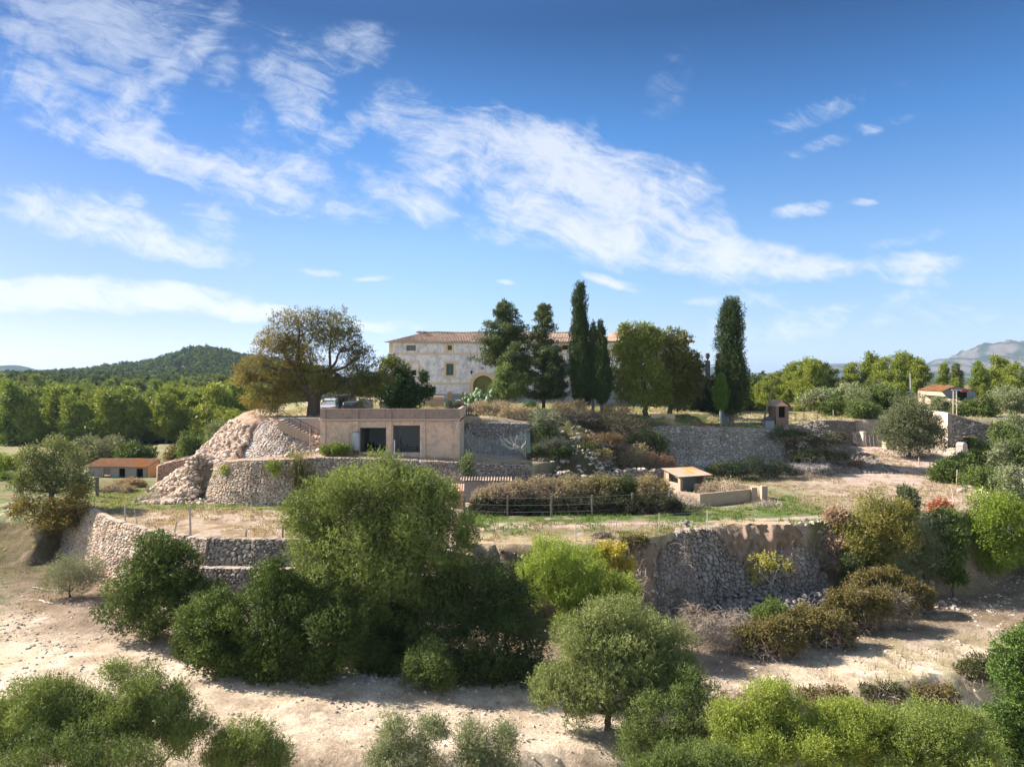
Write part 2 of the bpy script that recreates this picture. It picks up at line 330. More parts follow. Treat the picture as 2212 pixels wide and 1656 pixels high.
M_PLASTER = vmat('old_plaster', .95, .1, .16, 2.2, .15, 14)
M_TILE = vmat('clay_tile', .9, .15, .28, 5)
M_METAL = vmat('rusty_metal', .7, .3, .3, 6)
M_PAINT = vmat('paint', .45, .5, .05, 8)
M_WOOD = vmat('weathered_wood', .9, .15, .35, 7, .3, 25)
M_GRASS = leafmat('grass_blade', .35, .7, .15, (1.15, 1.1, .6))
M_GLASS = vmat('dark_glass', .08, .6)
def groundmat():
    m = bpy.data.materials.new('soil'); m.use_nodes = True; t = NT(m.node_tree); b = t.n['Principled BSDF']
    b.inputs['Roughness'].default_value = 1; b.inputs['Specular IOR Level'].default_value = .05
    a = t.new('ShaderNodeAttribute', attribute_name='col'); tc = t.new('ShaderNodeTexCoord'); P = tc.outputs['Object']
    f1 = t.noise(P, .9, 8, .65); f2 = t.noise(P, 6, 9, .78); vo = t.new('ShaderNodeTexVoronoi'); t.l.new(P, vo.inputs[0]); vo.inputs['Scale'].default_value = 5.5
    st = t.ramp(vo.outputs['Distance'], [(0.0, 1.35), (.16, 1.15), (.24, .95), (.5, 1.0)])
    stm = t.mix(t.m('GREATER_THAN', t.noise(P, 2.0, 5, .7), .52), (1, 1, 1, 1), st)
    k = t.m('MULTIPLY', t.ramp(f1, [(.3, .66), (.7, 1.28)]), t.ramp(f2, [(.30, .58), (.70, 1.36)]))
    c = t.mix(1.0, a.outputs['Color'], k, 'MULTIPLY'); c = t.mix(1.0, c, stm, 'MULTIPLY'); t.l.new(c, b.inputs['Base Color'])
    bn = t.new('ShaderNodeBump'); bn.inputs['Strength'].default_value = .9; bn.inputs['Distance'].default_value = .22
    hh = t.m('ADD', t.noise(P, 2.5, 10, .75), t.m('MULTIPLY', t.noise(P, 11, 5, .75), .5)); t.l.new(hh, bn.inputs['Height']); t.l.new(bn.outputs[0], b.inputs['Normal'])
    return m
M_SOIL = groundmat()
# ------------------------------------------------------------------ ground sheets
def axis(parts):
    r = []
    for a, b, s in parts: r += list(np.arange(a, b, s))
    r.append(parts[-1][1]); return np.array(r, float)
def grow(a, b, s, f=1.12):
    r = [a]
    while r[-1] < b: r.append(r[-1] + s); s *= f
    return np.array(r)
gx = np.concatenate([-grow(60, 9500, 2.0, 1.045)[::-1], axis([(-58, 58, .36)]), grow(60, 9500, 2.0, 1.045)])
gy = np.concatenate([np.array([-60, -30, -10, 5, 15, 20.]), axis([(24, 100, .33), (100, 160, 1.0)]), grow(162, 9500, 2.5, 1.03)])
GXX, GYY = np.meshgrid(gx, gy)
def ground_colour(x, y, z):
    n1 = fbm(x * .12, y * .12, o=4, seed=21); n2 = fbm(x * .6, y * .6, o=4, seed=22); n3 = fbm(x * 2.1, y * 2.1, o=3, seed=23)
    def C(*a): return np.array(a)
    def mx(a, b, t): return a + (b - a) * t[..., None]
    base = np.zeros(x.shape + (3,))
    sand = C(.60, .485, .36); sand2 = C(.47, .36, .255); brown = C(.17, .105, .07); straw = C(.33, .275, .15); green = C(.10, .14, .042); soil = C(.27, .175, .115); pink = C(.44, .33, .27); dark = C(.035, .045, .02)
    base[:] = sand; base = mx(base, sand2 + base * 0, sstep(.45, .7, n2)); base = mx(base, brown + base * 0, .45 * sstep(.60, .74, n1 * .6 + n3 * .4))
    # grassy far left corner of the valley
    base = mx(base, green + base * 0, .85 * sstep(-33, -38, x + (n2 - .5) * 7) * sstep(36, 44, y) * sstep(.3, .5, n3 + .12))
    base = mx(base, green * .9 + straw * .3 + base * 0, .6 * sstep(-27, -31, x + (n1 - .5) * 10) * sstep(46, 36, y) * sstep(.35, .6, n3 + .1))
    # right path: greenish verge and dry weeds
    base = mx(base, straw * .8 + green * .4 + base * 0, .55 * sstep(14, 22, x) * sstep(.42, .6, n2 * .5 + n3 * .5) * (y < 62))
    dF = polysd(x, y, FPOLY)
    # brown litter at the foot of the wall
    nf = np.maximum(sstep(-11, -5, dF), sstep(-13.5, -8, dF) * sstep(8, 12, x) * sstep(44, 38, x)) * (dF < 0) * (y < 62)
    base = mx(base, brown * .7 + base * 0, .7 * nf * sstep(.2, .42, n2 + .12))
    pc = np.interp(x, [-46, -30, -20, -10, 0, 8, 16, 26, 40, 58], [50, 42, 37.5, 35.0, 34.8, 37.0, 42, 49, 56, 62]); rut = np.exp(-((np.abs(y - pc) - .85) / .32) ** 2) * (dF < -2); base = base * (1 - .16 * (rut * sstep(.35, .6, n2))[..., None]); base = mx(base, straw * .8 + sand * .3 + base * 0, .35 * np.exp(-((y - pc) / .35) ** 2) * sstep(.4, .6, n3) * (dF < -2))
    inF = sstep(-.3, .3, dF)
    fc = np.zeros_like(base); fc[:] = soil; fc = mx(fc, pink + fc * 0, sstep(.42, .6, n2)); fc = mx(fc, straw + fc * 0, .75 * sstep(.45, .62, n3))
    gm = sstep(55.3, 57, y + (n2 - .5) * 2.5) * sstep(63, 60, y) * (x > -4) * (x < 34)
    gm = np.maximum(gm, .9 * sstep(60, 63, y + (n2 - .5) * 5) * sstep(72, 65, y) * (x < -15) * (n1 > .4)); gm = np.maximum(gm, .8 * (x < -32) * (y > 66))
    gm = np.maximum(gm, .55 * sstep(50, 52, y + (n2 - .5) * 4) * sstep(55, 53, y) * (x > -3) * (x < 20)); gm = np.maximum(gm, .65 * (x > 14) * (x < 38) * sstep(57, 62, y) * sstep(90, 80, y))
    fc = mx(fc, green + fc * 0, np.clip(gm * sstep(.34, .52, n3 * .6 + n2 * .4 + .02), 0, 1))
    tr = np.exp(-((y - (54.6 + (x - 2) * .16)) / .5) ** 2) * (x > -4) * (x < 34); fc = mx(fc, pink * 1.1 + fc * 0, .85 * tr)
    gr = sstep(24, 33, x) * (y < 100); fc = mx(fc, pink + fc * 0, .8 * gr * sstep(.3, .55, n3 + .15))
    fc = mx(fc, straw * .8 + soil * .4 + fc * 0, .7 * sstep(53, 51, y) * (x > -4) * (x < 24))
    base = mx(base, fc, inF * (y < 125))
    dM = polysd(x, y, MPOLY); mc = np.zeros_like(base); mc[:] = soil * .6 + pink * .5; mc = mx(mc, straw + mc * 0, .7 * sstep(.4, .6, n3)); base = mx(base, mc, sstep(-.3, .3, dM))
    # overgrown slope in the middle
    hd = (x > -3) * (x < 16) * sstep(58.6, 59.4, y) * (y < 69) * (z < 5.6); base = mx(base, C(.05, .045, .025) + base * 0, hd * .9)  # ground coloured dark to paint the shade under the bramble hedge
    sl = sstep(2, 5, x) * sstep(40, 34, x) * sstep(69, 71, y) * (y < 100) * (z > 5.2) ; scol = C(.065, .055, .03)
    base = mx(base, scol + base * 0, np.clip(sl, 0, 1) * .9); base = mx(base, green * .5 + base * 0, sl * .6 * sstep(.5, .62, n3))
    # talus of pink earth at the left end and the bank right of the tall cypress
    tl = sstep(-18, -19, x) * (y > 64) * (y < 92) * sstep(5.0, 5.8, z) * (x > -45); tc_ = C(.36, .235, .16); base = mx(base, tc_ + base * 0, tl * .9); base = mx(base, pink * .9 + base * 0, tl * .7 * sstep(.5, .65, n3))
    dG = polysd(x, y, GPOLY); gc = np.zeros_like(base); gc[:] = straw; gc = mx(gc, green + gc * 0, (.8 * sstep(.4, .55, n2 + .06) * (y < 92))); gc = mx(gc, pink + gc * 0, .6 * sstep(97, 99, y) * sstep(.4, .6, n3)); base = mx(base, gc, sstep(-.3, .3, dG))
    dT = polysd(x, y, TPOLY); tcx = np.zeros_like(base); tcx[:] = straw * 1.05; tcx = mx(tcx, green + tcx * 0, .7 * sstep(.45, .6, n2)); tcx = mx(tcx, pink + tcx * 0, .6 * sstep(.5, .6, n1)); base = mx(base, tcx, sstep(-.3, .3, dT))
    # far meadow, woods floor, dry open patch on the hill
    fm = sstep(98, 112, y); meadow = C(.20, .20, .095); far = np.zeros_like(base); far[:] = meadow; far = mx(far, straw * .8 + far * 0, .6 * sstep(.4, .6, n1))
    wood = sstep(146, 152, y); far = mx(far, dark + far * 0, wood)
    ang = CX + F_ * x / np.maximum(y, 1); ridge = sstep(1400, 1450, ang); far = mx(far, soil * .6 + green * .5 + far * 0, ridge * .9 * (y < 230))
    far = mx(far, C(.36, .27, .19) + far * 0, .9 * np.clip(1.4 - np.hypot((ang - 395) / 42, (z - 17) / 10) + (fbm(x * .03, y * .03, seed=31) - .5) * 1.6, 0, 1) * (y > 500) * (y < 1100))
    base = mx(base, far, fm * (1 - sstep(-.3, .3, dT) * (y < 141)) * (1 - .9 * sstep(-.3, .3, dG) * (y < 112)))
    # raw earth on steep eroded banks of the valley edge
    return np.clip(base * (.88 + .24 * n3[..., None]), .01, .8)
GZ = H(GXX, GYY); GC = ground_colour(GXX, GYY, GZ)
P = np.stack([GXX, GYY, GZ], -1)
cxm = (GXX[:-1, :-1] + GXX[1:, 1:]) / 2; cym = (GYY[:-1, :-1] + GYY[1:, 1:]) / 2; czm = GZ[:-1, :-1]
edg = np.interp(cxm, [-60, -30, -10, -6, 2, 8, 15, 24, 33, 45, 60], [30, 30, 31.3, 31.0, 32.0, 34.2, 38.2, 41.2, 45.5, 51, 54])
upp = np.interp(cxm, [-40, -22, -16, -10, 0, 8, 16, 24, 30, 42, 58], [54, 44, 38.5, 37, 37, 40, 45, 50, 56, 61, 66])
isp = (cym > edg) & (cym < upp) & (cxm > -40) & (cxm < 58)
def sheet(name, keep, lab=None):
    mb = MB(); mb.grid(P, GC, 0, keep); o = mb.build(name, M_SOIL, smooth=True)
    bpy_clean(o); tag(o, kind='structure'); return o
def bpy_clean(o):
    import bmesh
    b = bmesh.new(); b.from_mesh(o.data); bmesh.ops.delete(b, geom=[v for v in b.verts if not v.link_faces], context='VERTS'); b.to_mesh(o.data); b.free()
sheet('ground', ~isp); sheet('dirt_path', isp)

# ------------------------------------------------------------------ distant hills
def ridge(name, px0, px1, prof, Y, depth, cols, rough=.12, nx=160, ny=26, seed=0):
    pxs = np.linspace(px0, px1, nx); t = np.linspace(-1, 1, ny); top = np.interp(pxs, [p[0] for p in prof], [p[1] for p in prof])
    PX, T = np.meshgrid(pxs, t, indexing='ij'); TOP = top[:, None] * np.ones_like(T)
    yy = Y + T * depth; xx = (PX - CX) / F_ * Y
    hgt = (CAMZ + (CY - TOP) * Y / F_)
    rn = fbm(PX * .03, T * 3, o=6, seed=seed) - .5 + .5 * (fbm(PX * .13, T * 5, o=5, seed=seed + 9) - .5); env = np.cos(T * pi / 2) ** .8
    zz = -30 + (hgt + 30) * env * (1 + rough * rn * (1.2 - env) * 2.2) + rough * hgt * (fbm(PX * .09, T * 7, o=5, seed=seed + 4) - .5) * .35
    f = fbm(PX * .055, T * 6, o=6, seed=seed + 2); w = sstep(.42, .6, f)
    c = (np.array(cols[0]) + (np.array(cols[1]) - np.array(cols[0])) * w[..., None]) * (.6 + .8 * fbm(PX * .4, T * 30, o=3, seed=seed + 3))[..., None]
    mb = MB(); mb.grid(np.stack([xx, yy, zz], -1), c); o = mb.build(name, vmat(name + '_slope', 1, 0, .3, .01), smooth=True); tag(o, kind='structure'); return o
ridge('hill', -200, 100, [(-200, 802), (-60, 799), (0, 791), (15, 789), (28, 788), (45, 794), (62, 800), (100, 812)], 3000, 300, [(.03, .045, .02), (.06, .075, .04)], seed=1)
ridge('hill', -300, 800, [(-300, 795), (40, 796), (90, 798), (150, 799), (190, 801), (800, 806)], 6500, 500, [(.03, .045, .03), (.05, .06, .04)], .05, seed=2)
ridge('hill', 1400, 1800, [(1400, 800), (1510, 801), (1530, 797), (1548, 791), (1562, 787), (1580, 794), (1600, 803), (1660, 806), (1800, 808)], 5200, 500, [(.03, .045, .025), (.06, .07, .045)], seed=3)
ridge('hill', 1380, 1760, [(1380, 812), (1560, 813), (1600, 814), (1640, 822), (1700, 824), (1760, 826)], 1500, 200, [(.035, .055, .02), (.07, .09, .04)], .15, seed=8)
ridge('mountain', 1660, 2040, [(1660, 812), (1690, 802), (1720, 792), (1760, 788), (1850, 784), (1905, 776), (1925, 768), (1938, 773), (1960, 782), (1990, 790), (2040, 800)], 5600, 600, [(.025, .035, .02), (.07, .06, .05)], .3, seed=5)
ridge('mountain', 1960, 2600, [(1960, 812), (1995, 797), (2020, 787), (2045, 785), (2060, 776), (2100, 772), (2135, 757), (2150, 748), (2170, 742), (2190, 738), (2212, 741), (2300, 742), (2400, 750), (2600, 790)], 4600, 700, [(.022, .032, .018), (.095, .08, .07)], .6, nx=300, ny=60, seed=6)

# ------------------------------------------------------------------ dry stone walls
def resample(pts, n):
    pts = np.asarray(pts, float); d = np.r_[0, np.cumsum(np.linalg.norm(np.diff(pts, axis=0), axis=1))]; s = np.linspace(0, d[-1], n)
    return np.stack([np.interp(s, d, pts[:, k]) for k in range(3)], 1), d[-1]
def smoothline(P, k):
    if k < 3: return P
    ker = np.ones(k) / k; Q = P.copy()
    for c in range(3): Q[:, c] = np.convolve(np.pad(P[:, c], k // 2, mode='edge'), ker, mode='valid')[:len(P)]
    return Q
def stone_wall(name, top, bot, size=.32, thick=.55, res=.075, cols=((.42, .33, .26), (.30, .24, .20), (.36, .33, .30)), gap=(.07, .05, .035), rag=.08, seed=0, disp=.13, coping=True, parent=None, label=None, cat=None, group=None, smooth=5, lit_band=None, course=1.0):
    L = resample(top, 10)[1]; n = max(int(L / res), 12); T, _ = resample(top, n); B, _ = resample(bot, n)
    size = size * .94; disp = disp * .9
    k = max(1, int(smooth / 2.0 / res * .5)) * 2 + 1 if smooth else 1; T = smoothline(T, min(k, n // 4 * 2 + 1)); B = smoothline(B, min(k, n // 4 * 2 + 1))
    hgt = float(np.mean(np.linalg.norm(T - B, axis=1))); m = max(int(hgt / res), 5)
    u = np.linspace(0, L, n); tan = np.gradient((T + B) / 2, axis=0); nor = np.stack([tan[:, 1], -tan[:, 0], 0 * tan[:, 0]], 1); nor /= np.linalg.norm(nor, axis=1, keepdims=True)
    T = T.copy(); T[:, 2] += rag * (fbm(u / size * .9, u * 0, seed=seed + 3) - .5) * 2.5
    vv = np.linspace(0, 1, m); P = B[:, None] + (T - B)[:, None] * vv[None, :, None]
    U = u[:, None] * np.ones(m)[None]; Vv = vv[None] * np.linalg.norm(T - B, axis=1)[:, None]
    wob = (fbm(U * .7, Vv * .7, seed=seed + 8) - .5)
    sz = size * (1 + .0 * U)
    f1, f2, hc, h2 = voro(U / sz + wob * .8, Vv / (sz * .78 * course) + wob * .8, seed)
    # smaller stones wedged between
    g1, g2, gh, _ = voro(U / sz * 1.9 + 7.3, Vv / sz * 2.1 + 3.1, seed + 50); small = (vnoise(U * 1.7, Vv * 1.7, seed=seed + 60) > .62)
    e = np.where(small, (g2 - g1) * .55, f2 - f1); hcc = np.where(small, gh, hc); prof = sstep(0.0, .33, e) ** .7
    D = disp * (prof - .6) + .05 * (hcc - .5) * prof + wob * .22
    P = P + nor[:, None] * D[..., None]
    c0, c1, c2 = [np.array(c) for c in cols]
    c = c0 + (c1 - c0) * sstep(.3, .7, hcc)[..., None]; c = c + (c2 - c) * (sstep(.55, .9, h2) * .7)[..., None]; c = c * (.78 + .44 * hcc)[..., None]
    big = fbm(U * .35, Vv * .5, seed=seed + 70); c = c * (.86 + .3 * big)[..., None]
    if lit_band is not None: c = c * lit_band(U / L, vv[None] + 0 * U)[..., None]
    w = sstep(.0, .15, e)[..., None]; c = np.array(gap) + (c - np.array(gap)) * w
    mb = MB()
    # top surface and back
    rows = []; crow = []
    for kk, (off, dz) in enumerate([(thick * .33, .02), (thick * .66, .02), (thick, -.03), (thick, -.6 - .4 * hgt)]):
        Q = T - nor * off; Q = Q.copy(); Q[:, 2] += dz + (.06 * (vnoise(u / size, u * 0 + kk, seed=seed) - .3) if dz > -.2 else 0); rows.append(Q); crow.append(c[:, -1] * .4 + .6 * c0 * (.75 + .5 * vnoise(u / size, u * 0 + kk, seed=seed + 2))[:, None])
    PP = np.concatenate([P, np.stack(rows, 1)], 1); CC = np.concatenate([c, np.stack(crow, 1)], 1)
    mb.grid(PP, CC)
    for i in (0, -1):                                       # ends
        ring = PP[i]; cen = ring.mean(0); mm = len(ring); mb.add(np.vstack([ring, cen]), None, [(j, (j + 1) % mm, mm) if i else ((j + 1) % mm, j, mm) for j in range(mm)], c0 * .8)
    o = mb.build(name, M_STONE, parent, smooth=False)
    if label: tag(o, label, cat or 'wall', group)
    return o
def wl(pts, z=None):   # (x,y,z) tuples
    return [tuple(p) for p in pts]
LIT = ((.46, .345, .255), (.37, .28, .21), (.42, .365, .305)); UNLIT = ((.33, .265, .205), (.24, .20, .165), (.38, .33, .28))  # stone tones with sunlight and shade put into the colour
# front left: long curved wall holding the field
ft = [(-44.0, 66.6, 3.5), (-42, 65.6, 3.9), (-40, 64.2, 4.1), (-38.3, 63.0, 4.35), (-36.6, 61.6, 4.7), (-35.2, 60.5, 4.8), (-30.5, 55.7, 4.75), (-26.2, 52.5, 4.7), (-22.6, 50.4, 4.75), (-20.3, 49.6, 4.7)]
fb = [(-44.3, 65.9, 2.2), (-42.6, 64.4, 1.9), (-40.8, 62.9, 1.6), (-39.0, 61.6, 1.4), (-37.2, 59.8, .3), (-35.6, 58.5, -.1), (-31.1, 54.1, -.3), (-26.9, 51.0, -.3), (-23.2, 49.0, -.3), (-20.6, 48.3, -.3)]
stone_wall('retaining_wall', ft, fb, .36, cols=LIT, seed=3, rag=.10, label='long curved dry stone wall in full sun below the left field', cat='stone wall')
gt = [(-20.8, 49.75, 4.72), (-18, 49.6, 4.72), (-15.6, 49.4, 4.75), (-9, 49.1, 4.8), (-5.6, 48.9, 4.4), (-2.6, 48.6, 3.9)]
gb = [(-20.9, 49.2, 3.0), (-18, 49.05, 3.0), (-15.6, 48.9, 3.0), (-9, 48.6, 2.9), (-5.6, 48.4, 2.9), (-2.6, 48.2, 2.8)]
stone_wall('retaining_wall', gt, gb, .42, cols=UNLIT, seed=11, rag=.06, label='upper step of the shaded wall between the dark bush and the big round tree', cat='stone wall')
gt = [(-21.1, 48.7, 3.0), (-18, 48.5, 3.02), (-15.6, 48.35, 3.05), (-9, 48.1, 2.9), (-4, 47.9, 2.6)]
gb = [(-21.3, 47.8, -.4), (-18, 47.6, -.5), (-15.6, 47.4, -.5), (-9, 47.2, -.7), (-4, 47.1, -.8)]
stone_wall('retaining_wall', gt, gb, .46, cols=UNLIT, seed=12, rag=.03, label='lower step of big stones in shade behind the dark bushes', cat='stone wall', thick=.8)
# front right: tall ruined wall with two bulges
rt = [(8.9, 50.4, .8), (9.3, 50.5, 1.9), (9.9, 50.9, 2.6), (10.4, 51.2, 3.3), (11.0, 51.7, 4.1), (12.0, 52.6, 4.3), (13.2, 53.6, 4.45), (14.6, 54.1, 4.55), (15.4, 54.3, 3.9), (16.2, 54.4, 2.7), (17.5, 54.6, 2.45), (18.6, 54.7, 2.2), (19.8, 54.8, 2.6), (21.2, 54.9, 3.2), (21.8, 54.9, 2.9), (22.8, 55.0, 1.9), (23.7, 55.3, .9), (24.1, 55.6, -.2)]
rb = [(8.5, 49.6, -1.6), (8.9, 49.4, -1.7), (9.5, 49.3, -1.8), (10.2, 49.4, -1.9), (11.0, 49.9, -2), (12.0, 50.7, -2), (13.2, 51.5, -2), (14.6, 51.9, -2), (15.4, 52.0, -2), (16.2, 52.2, -2), (17.5, 52.5, -2), (18.6, 52.7, -2), (19.8, 53.0, -2), (21.2, 53.3, -2), (21.8, 53.4, -2), (22.8, 53.8, -2), (23.7, 54.3, -2), (24.1, 54.9, -1.8)]
stone_wall('retaining_wall', rt, rb, .47, cols=((.27, .215, .175), (.20, .17, .15), (.32, .29, .26)), seed=21, rag=.45, smooth=1, disp=.18, label='tall ruined stone wall collapsed at its crest, behind the small yellow tree', cat='stone wall')
# earth bank exposed above it
mb = MB(); nx_ = 90; xs = np.linspace(14.6, 22.4, nx_); a = np.linspace(0, 1, 16); XX, AA = np.meshgrid(xs, a, indexing='ij')
yy = 54.35 + .55 * AA + (fbm(XX * 1.6, AA * 4, o=5, seed=41) - .5) * 1.9 + 1.2 * sstep(21.2, 22.4, XX); zt = np.interp(xs, [14.6, 15.5, 17, 21, 22.4], [4.2, 4.5, 4.6, 4.7, 3.4])[:, None]; zz = 1.2 + (zt - 1.2) * AA
mb.grid(np.stack([XX, yy, zz], -1), np.array([.22, .155, .115]) * (.45 + 1.1 * fbm(XX * 3, AA * 5, o=5, seed=42))[..., None]); mb.grid(np.stack([XX[:, -1:] + 0 * a[:4], yy[:, -1:] + a[:4] * 6, zz[:, -1:] - .1 * a[:4]], -1), (.33, .24, .15))
o = mb.build('earth_bank', M_STONE, smooth=True); tag(o, kind='structure')
# garage ledge wall
mt = [(-28.0, 69.6, 7.0), (-27.6, 67.4, 7.35), (-26.6, 66.0, 7.9), (-24, 64.7, 8.25), (-21, 64.4, 8.35), (-19, 65.1, 8.35)]
mbm = [(-28.6, 68.6, 4.3), (-28.3, 66.6, 4.3), (-27.2, 65.0, 4.3), (-24.3, 63.5, 4.3), (-21, 63.2, 4.2), (-18.8, 63.9, 4.2)]
stone_wall('retaining_wall', mt, mbm, .31, cols=LIT, seed=31, rag=.05, label='rounded bastion of dry stone in the sun beside the heap of fallen stones', cat='stone wall')
mt = [(-18.9, 65.3, 8.3), (-17.6, 66.5, 8.3), (-14, 66.9, 8.2), (-10, 67.2, 8.0), (-4.5, 67.5, 7.7), (2, 68.1, 7.3)]
mbm = [(-18.9, 64.5, 4.0), (-17.6, 65.6, 4.0), (-14, 66.0, 4.0), (-10, 66.3, 4.0), (-4.5, 66.6, 4.0), (2, 67.3, 4.0)]
stone_wall('retaining_wall', mt, mbm, .40, cols=((.30, .23, .19), (.24, .20, .17), (.32, .29, .26)), seed=32, rag=.05, label='shaded stone wall under the ledge of the pink garage', cat='stone wall')
# wall behind the wire enclosure
stone_wall('retaining_wall', [(-4.8, 76.2, 10.75), (-2, 76.2, 10.8), (1.9, 76.1, 10.7)], [(-4.8, 75.6, 6.6), (-2, 75.6, 6.6), (1.9, 75.5, 6.4)], .40, cols=((.22, .20, .18), (.17, .16, .15), (.26, .25, .24)), seed=33, rag=.03, smooth=0, label='dark stone wall in the recess right of the pink garage', cat='stone wall', disp=.09)
# mound facing below the stairs
stone_wall('retaining_wall', [(-26.4, 75.6, 10.6), (-24.6, 73.6, 10.95), (-22.6, 72.2, 10.9), (-20.6, 71.3, 9.7), (-18.5, 71.2, 8.55)], [(-28.0, 72.0, 7.6), (-25.6, 69.7, 7.9), (-23, 68.9, 8.1), (-20.6, 69.3, 8.1), (-18.5, 69.9, 8.1)], .42, cols=((.40, .30, .23), (.34, .28, .24), (.46, .42, .38)), seed=34, rag=.25, disp=.17, label='rough stone facing of the mound beneath the outdoor stairs', cat='stone wall')
# right terrace wall
pale = lambda U, V: .80 + .45 * np.exp(-((U - .38) / .30) ** 2) * sstep(.55, .1, V)  # paints a band of grazing sun low on the wall into the stone colour
stone_wall('retaining_wall', [(14.2, 86.5, 8.9), (16.2, 84.5, 9.8), (20, 84.3, 9.85), (24, 84.2, 9.75), (28, 84.3, 9.6), (31.0, 84.6, 9.35), (33, 85.2, 8.6)], [(13.8, 84.5, 6.0), (16.0, 82.9, 5.0), (20, 82.6, 4.6), (24, 82.5, 4.6), (28, 82.6, 4.6), (31.0, 82.9, 4.6), (33, 83.6, 4.8)], .40, cols=((.32, .28, .245), (.25, .225, .20), (.42, .40, .37)), seed=35, rag=.08, disp=.11, lit_band=pale, label='long shaded stone terrace wall below the tall cypress and the well hut', cat='stone wall')
# low rubble wall under the overgrown slope
stone_wall('rubble_wall', [(2.3, 69.4, 6.0), (5, 71.3, 6.3), (8, 72.6, 6.3), (12, 73.6, 6.2), (14.5, 74.5, 6.1), (17.0, 76.8, 5.8)], [(2.3, 69.9, 4.2), (5, 70.8, 4.2), (8, 71.5, 4.2), (12, 72.5, 4.2), (14.5, 74.0, 4.2), (17, 76.2, 4.2)], .42, cols=UNLIT, seed=36, rag=.3, disp=.2, label='low tumbled wall of rough stones behind the bramble hedge', cat='stone wall')
# low walls behind the field at the left
stone_wall('field_wall', [(-41.6, 85.5, 5.3), (-39, 87, 5.9), (-35, 89, 6.7)], [(-41.6, 85.2, 3.0), (-39, 86.7, 3.6), (-35, 88.7, 4.6)], .25, cols=((.22, .16, .12), (.18, .14, .11), (.25, .2, .16)), seed=37, rag=.02, smooth=0, disp=.05, label='long brown garden wall sloping up to the mound behind the tiled shed', cat='stone wall')
stone_wall('field_wall', [(-36.6, 75.6, 6.4), (-34.6, 77.2, 6.9), (-31.4, 78.8, 7.3)], [(-36.6, 75.3, 3.9), (-34.6, 76.9, 4.0), (-31.4, 78.5, 4.0)], .3, cols=((.40, .27, .20), (.32, .22, .17), (.36, .27, .22)), seed=38, rag=.05, smooth=0, disp=.07, label='short stone wall with a rounded top left of the fallen stones', cat='stone wall')
stone_wall('field_wall', [(40.6, 95.8, 9.75), (43, 96.0, 9.75), (45.2, 96.2, 9.6)], [(40.6, 95.5, 6.4), (43, 95.7, 6.4), (45.2, 95.8, 6.3)], .3, cols=((.22, .18, .14), (.18, .15, .12), (.24, .2, .17)), seed=39, rag=.05, smooth=0, disp=.07, label='dark wall under the dry field left of the farm gate', cat='stone wall')

# ------------------------------------------------------------------ loose stones, weeds
def stones(name, pts, rad, cols, kind='stuff', flat=.65, label=None, cat=None):
    mb = MB(); n = len(pts); c0, c1 = [np.array(c) for c in cols]
    k = rng.random((n, 12, 1)) * .5 + .75; V = ICO_V[None] * k
    a = rng.random(n) * 2 * pi; ca, sa = np.cos(a), np.sin(a); S = np.stack([rad * (rng.random(n) * .5 + .8), rad * (rng.random(n) * .4 + .6), rad * flat * (rng.random(n) * .5 + .7)], 1)
    V = V * S[:, None, :]; X = V[..., 0] * ca[:, None] - V[..., 1] * sa[:, None]; Y = V[..., 0] * sa[:, None] + V[..., 1] * ca[:, None]
    V = np.stack([X, Y, V[..., 2]], -1) + pts[:, None, :]
    c = (c0 + (c1 - c0) * rng.random((n, 1)))[:, None, :] * np.ones((1, 12, 1)) * (.8 + .4 * rng.random((n, 1, 1)))
    T = ICO_T[None] + (np.arange(n) * 12)[:, None, None]
    mb.add(V.reshape(-1, 3), None, T.reshape(-1, 3), c.reshape(-1, 3)); o = mb.build(name, M_STONE); tag(o, label, cat, kind=kind); return o
def on_ground(x, y, dz=0.0): return np.stack([x, y, H(x, y) + dz], 1)
# gravel over the path
n = 70000; x = rng.uniform(-46, 56, n); y = rng.uniform(29, 66, n); e_ = np.interp(x, [-60, -30, -10, -6, 2, 8, 15, 24, 33, 45, 60], [28, 28, 29.3, 29.0, 30.2, 32.5, 36.5, 40, 44, 49, 52]); u_ = np.interp(x, [-46, -22, -16, -10, 0, 8, 16, 24, 30, 42, 58], [58, 47, 41, 39, 39, 43, 47, 52, 57, 62, 68])
k = (y > e_) & (y < u_) & (rng.random(n) < .12 + .9 * sstep(.45, .7, fbm(x * .5, y * .9, seed=80))); x, y = x[k], y[k]; r = .016 + .045 * rng.random(len(x)) ** 4 * 2.6
stones('gravel', on_ground(x, y, .01), r, ((.52, .44, .36), (.22, .17, .13)), label='loose pebbles scattered over the dirt path', cat='gravel')
def patch(n, cx, cy, sx, sy): return rng.normal(cx, sx, n), rng.normal(cy, sy, n)
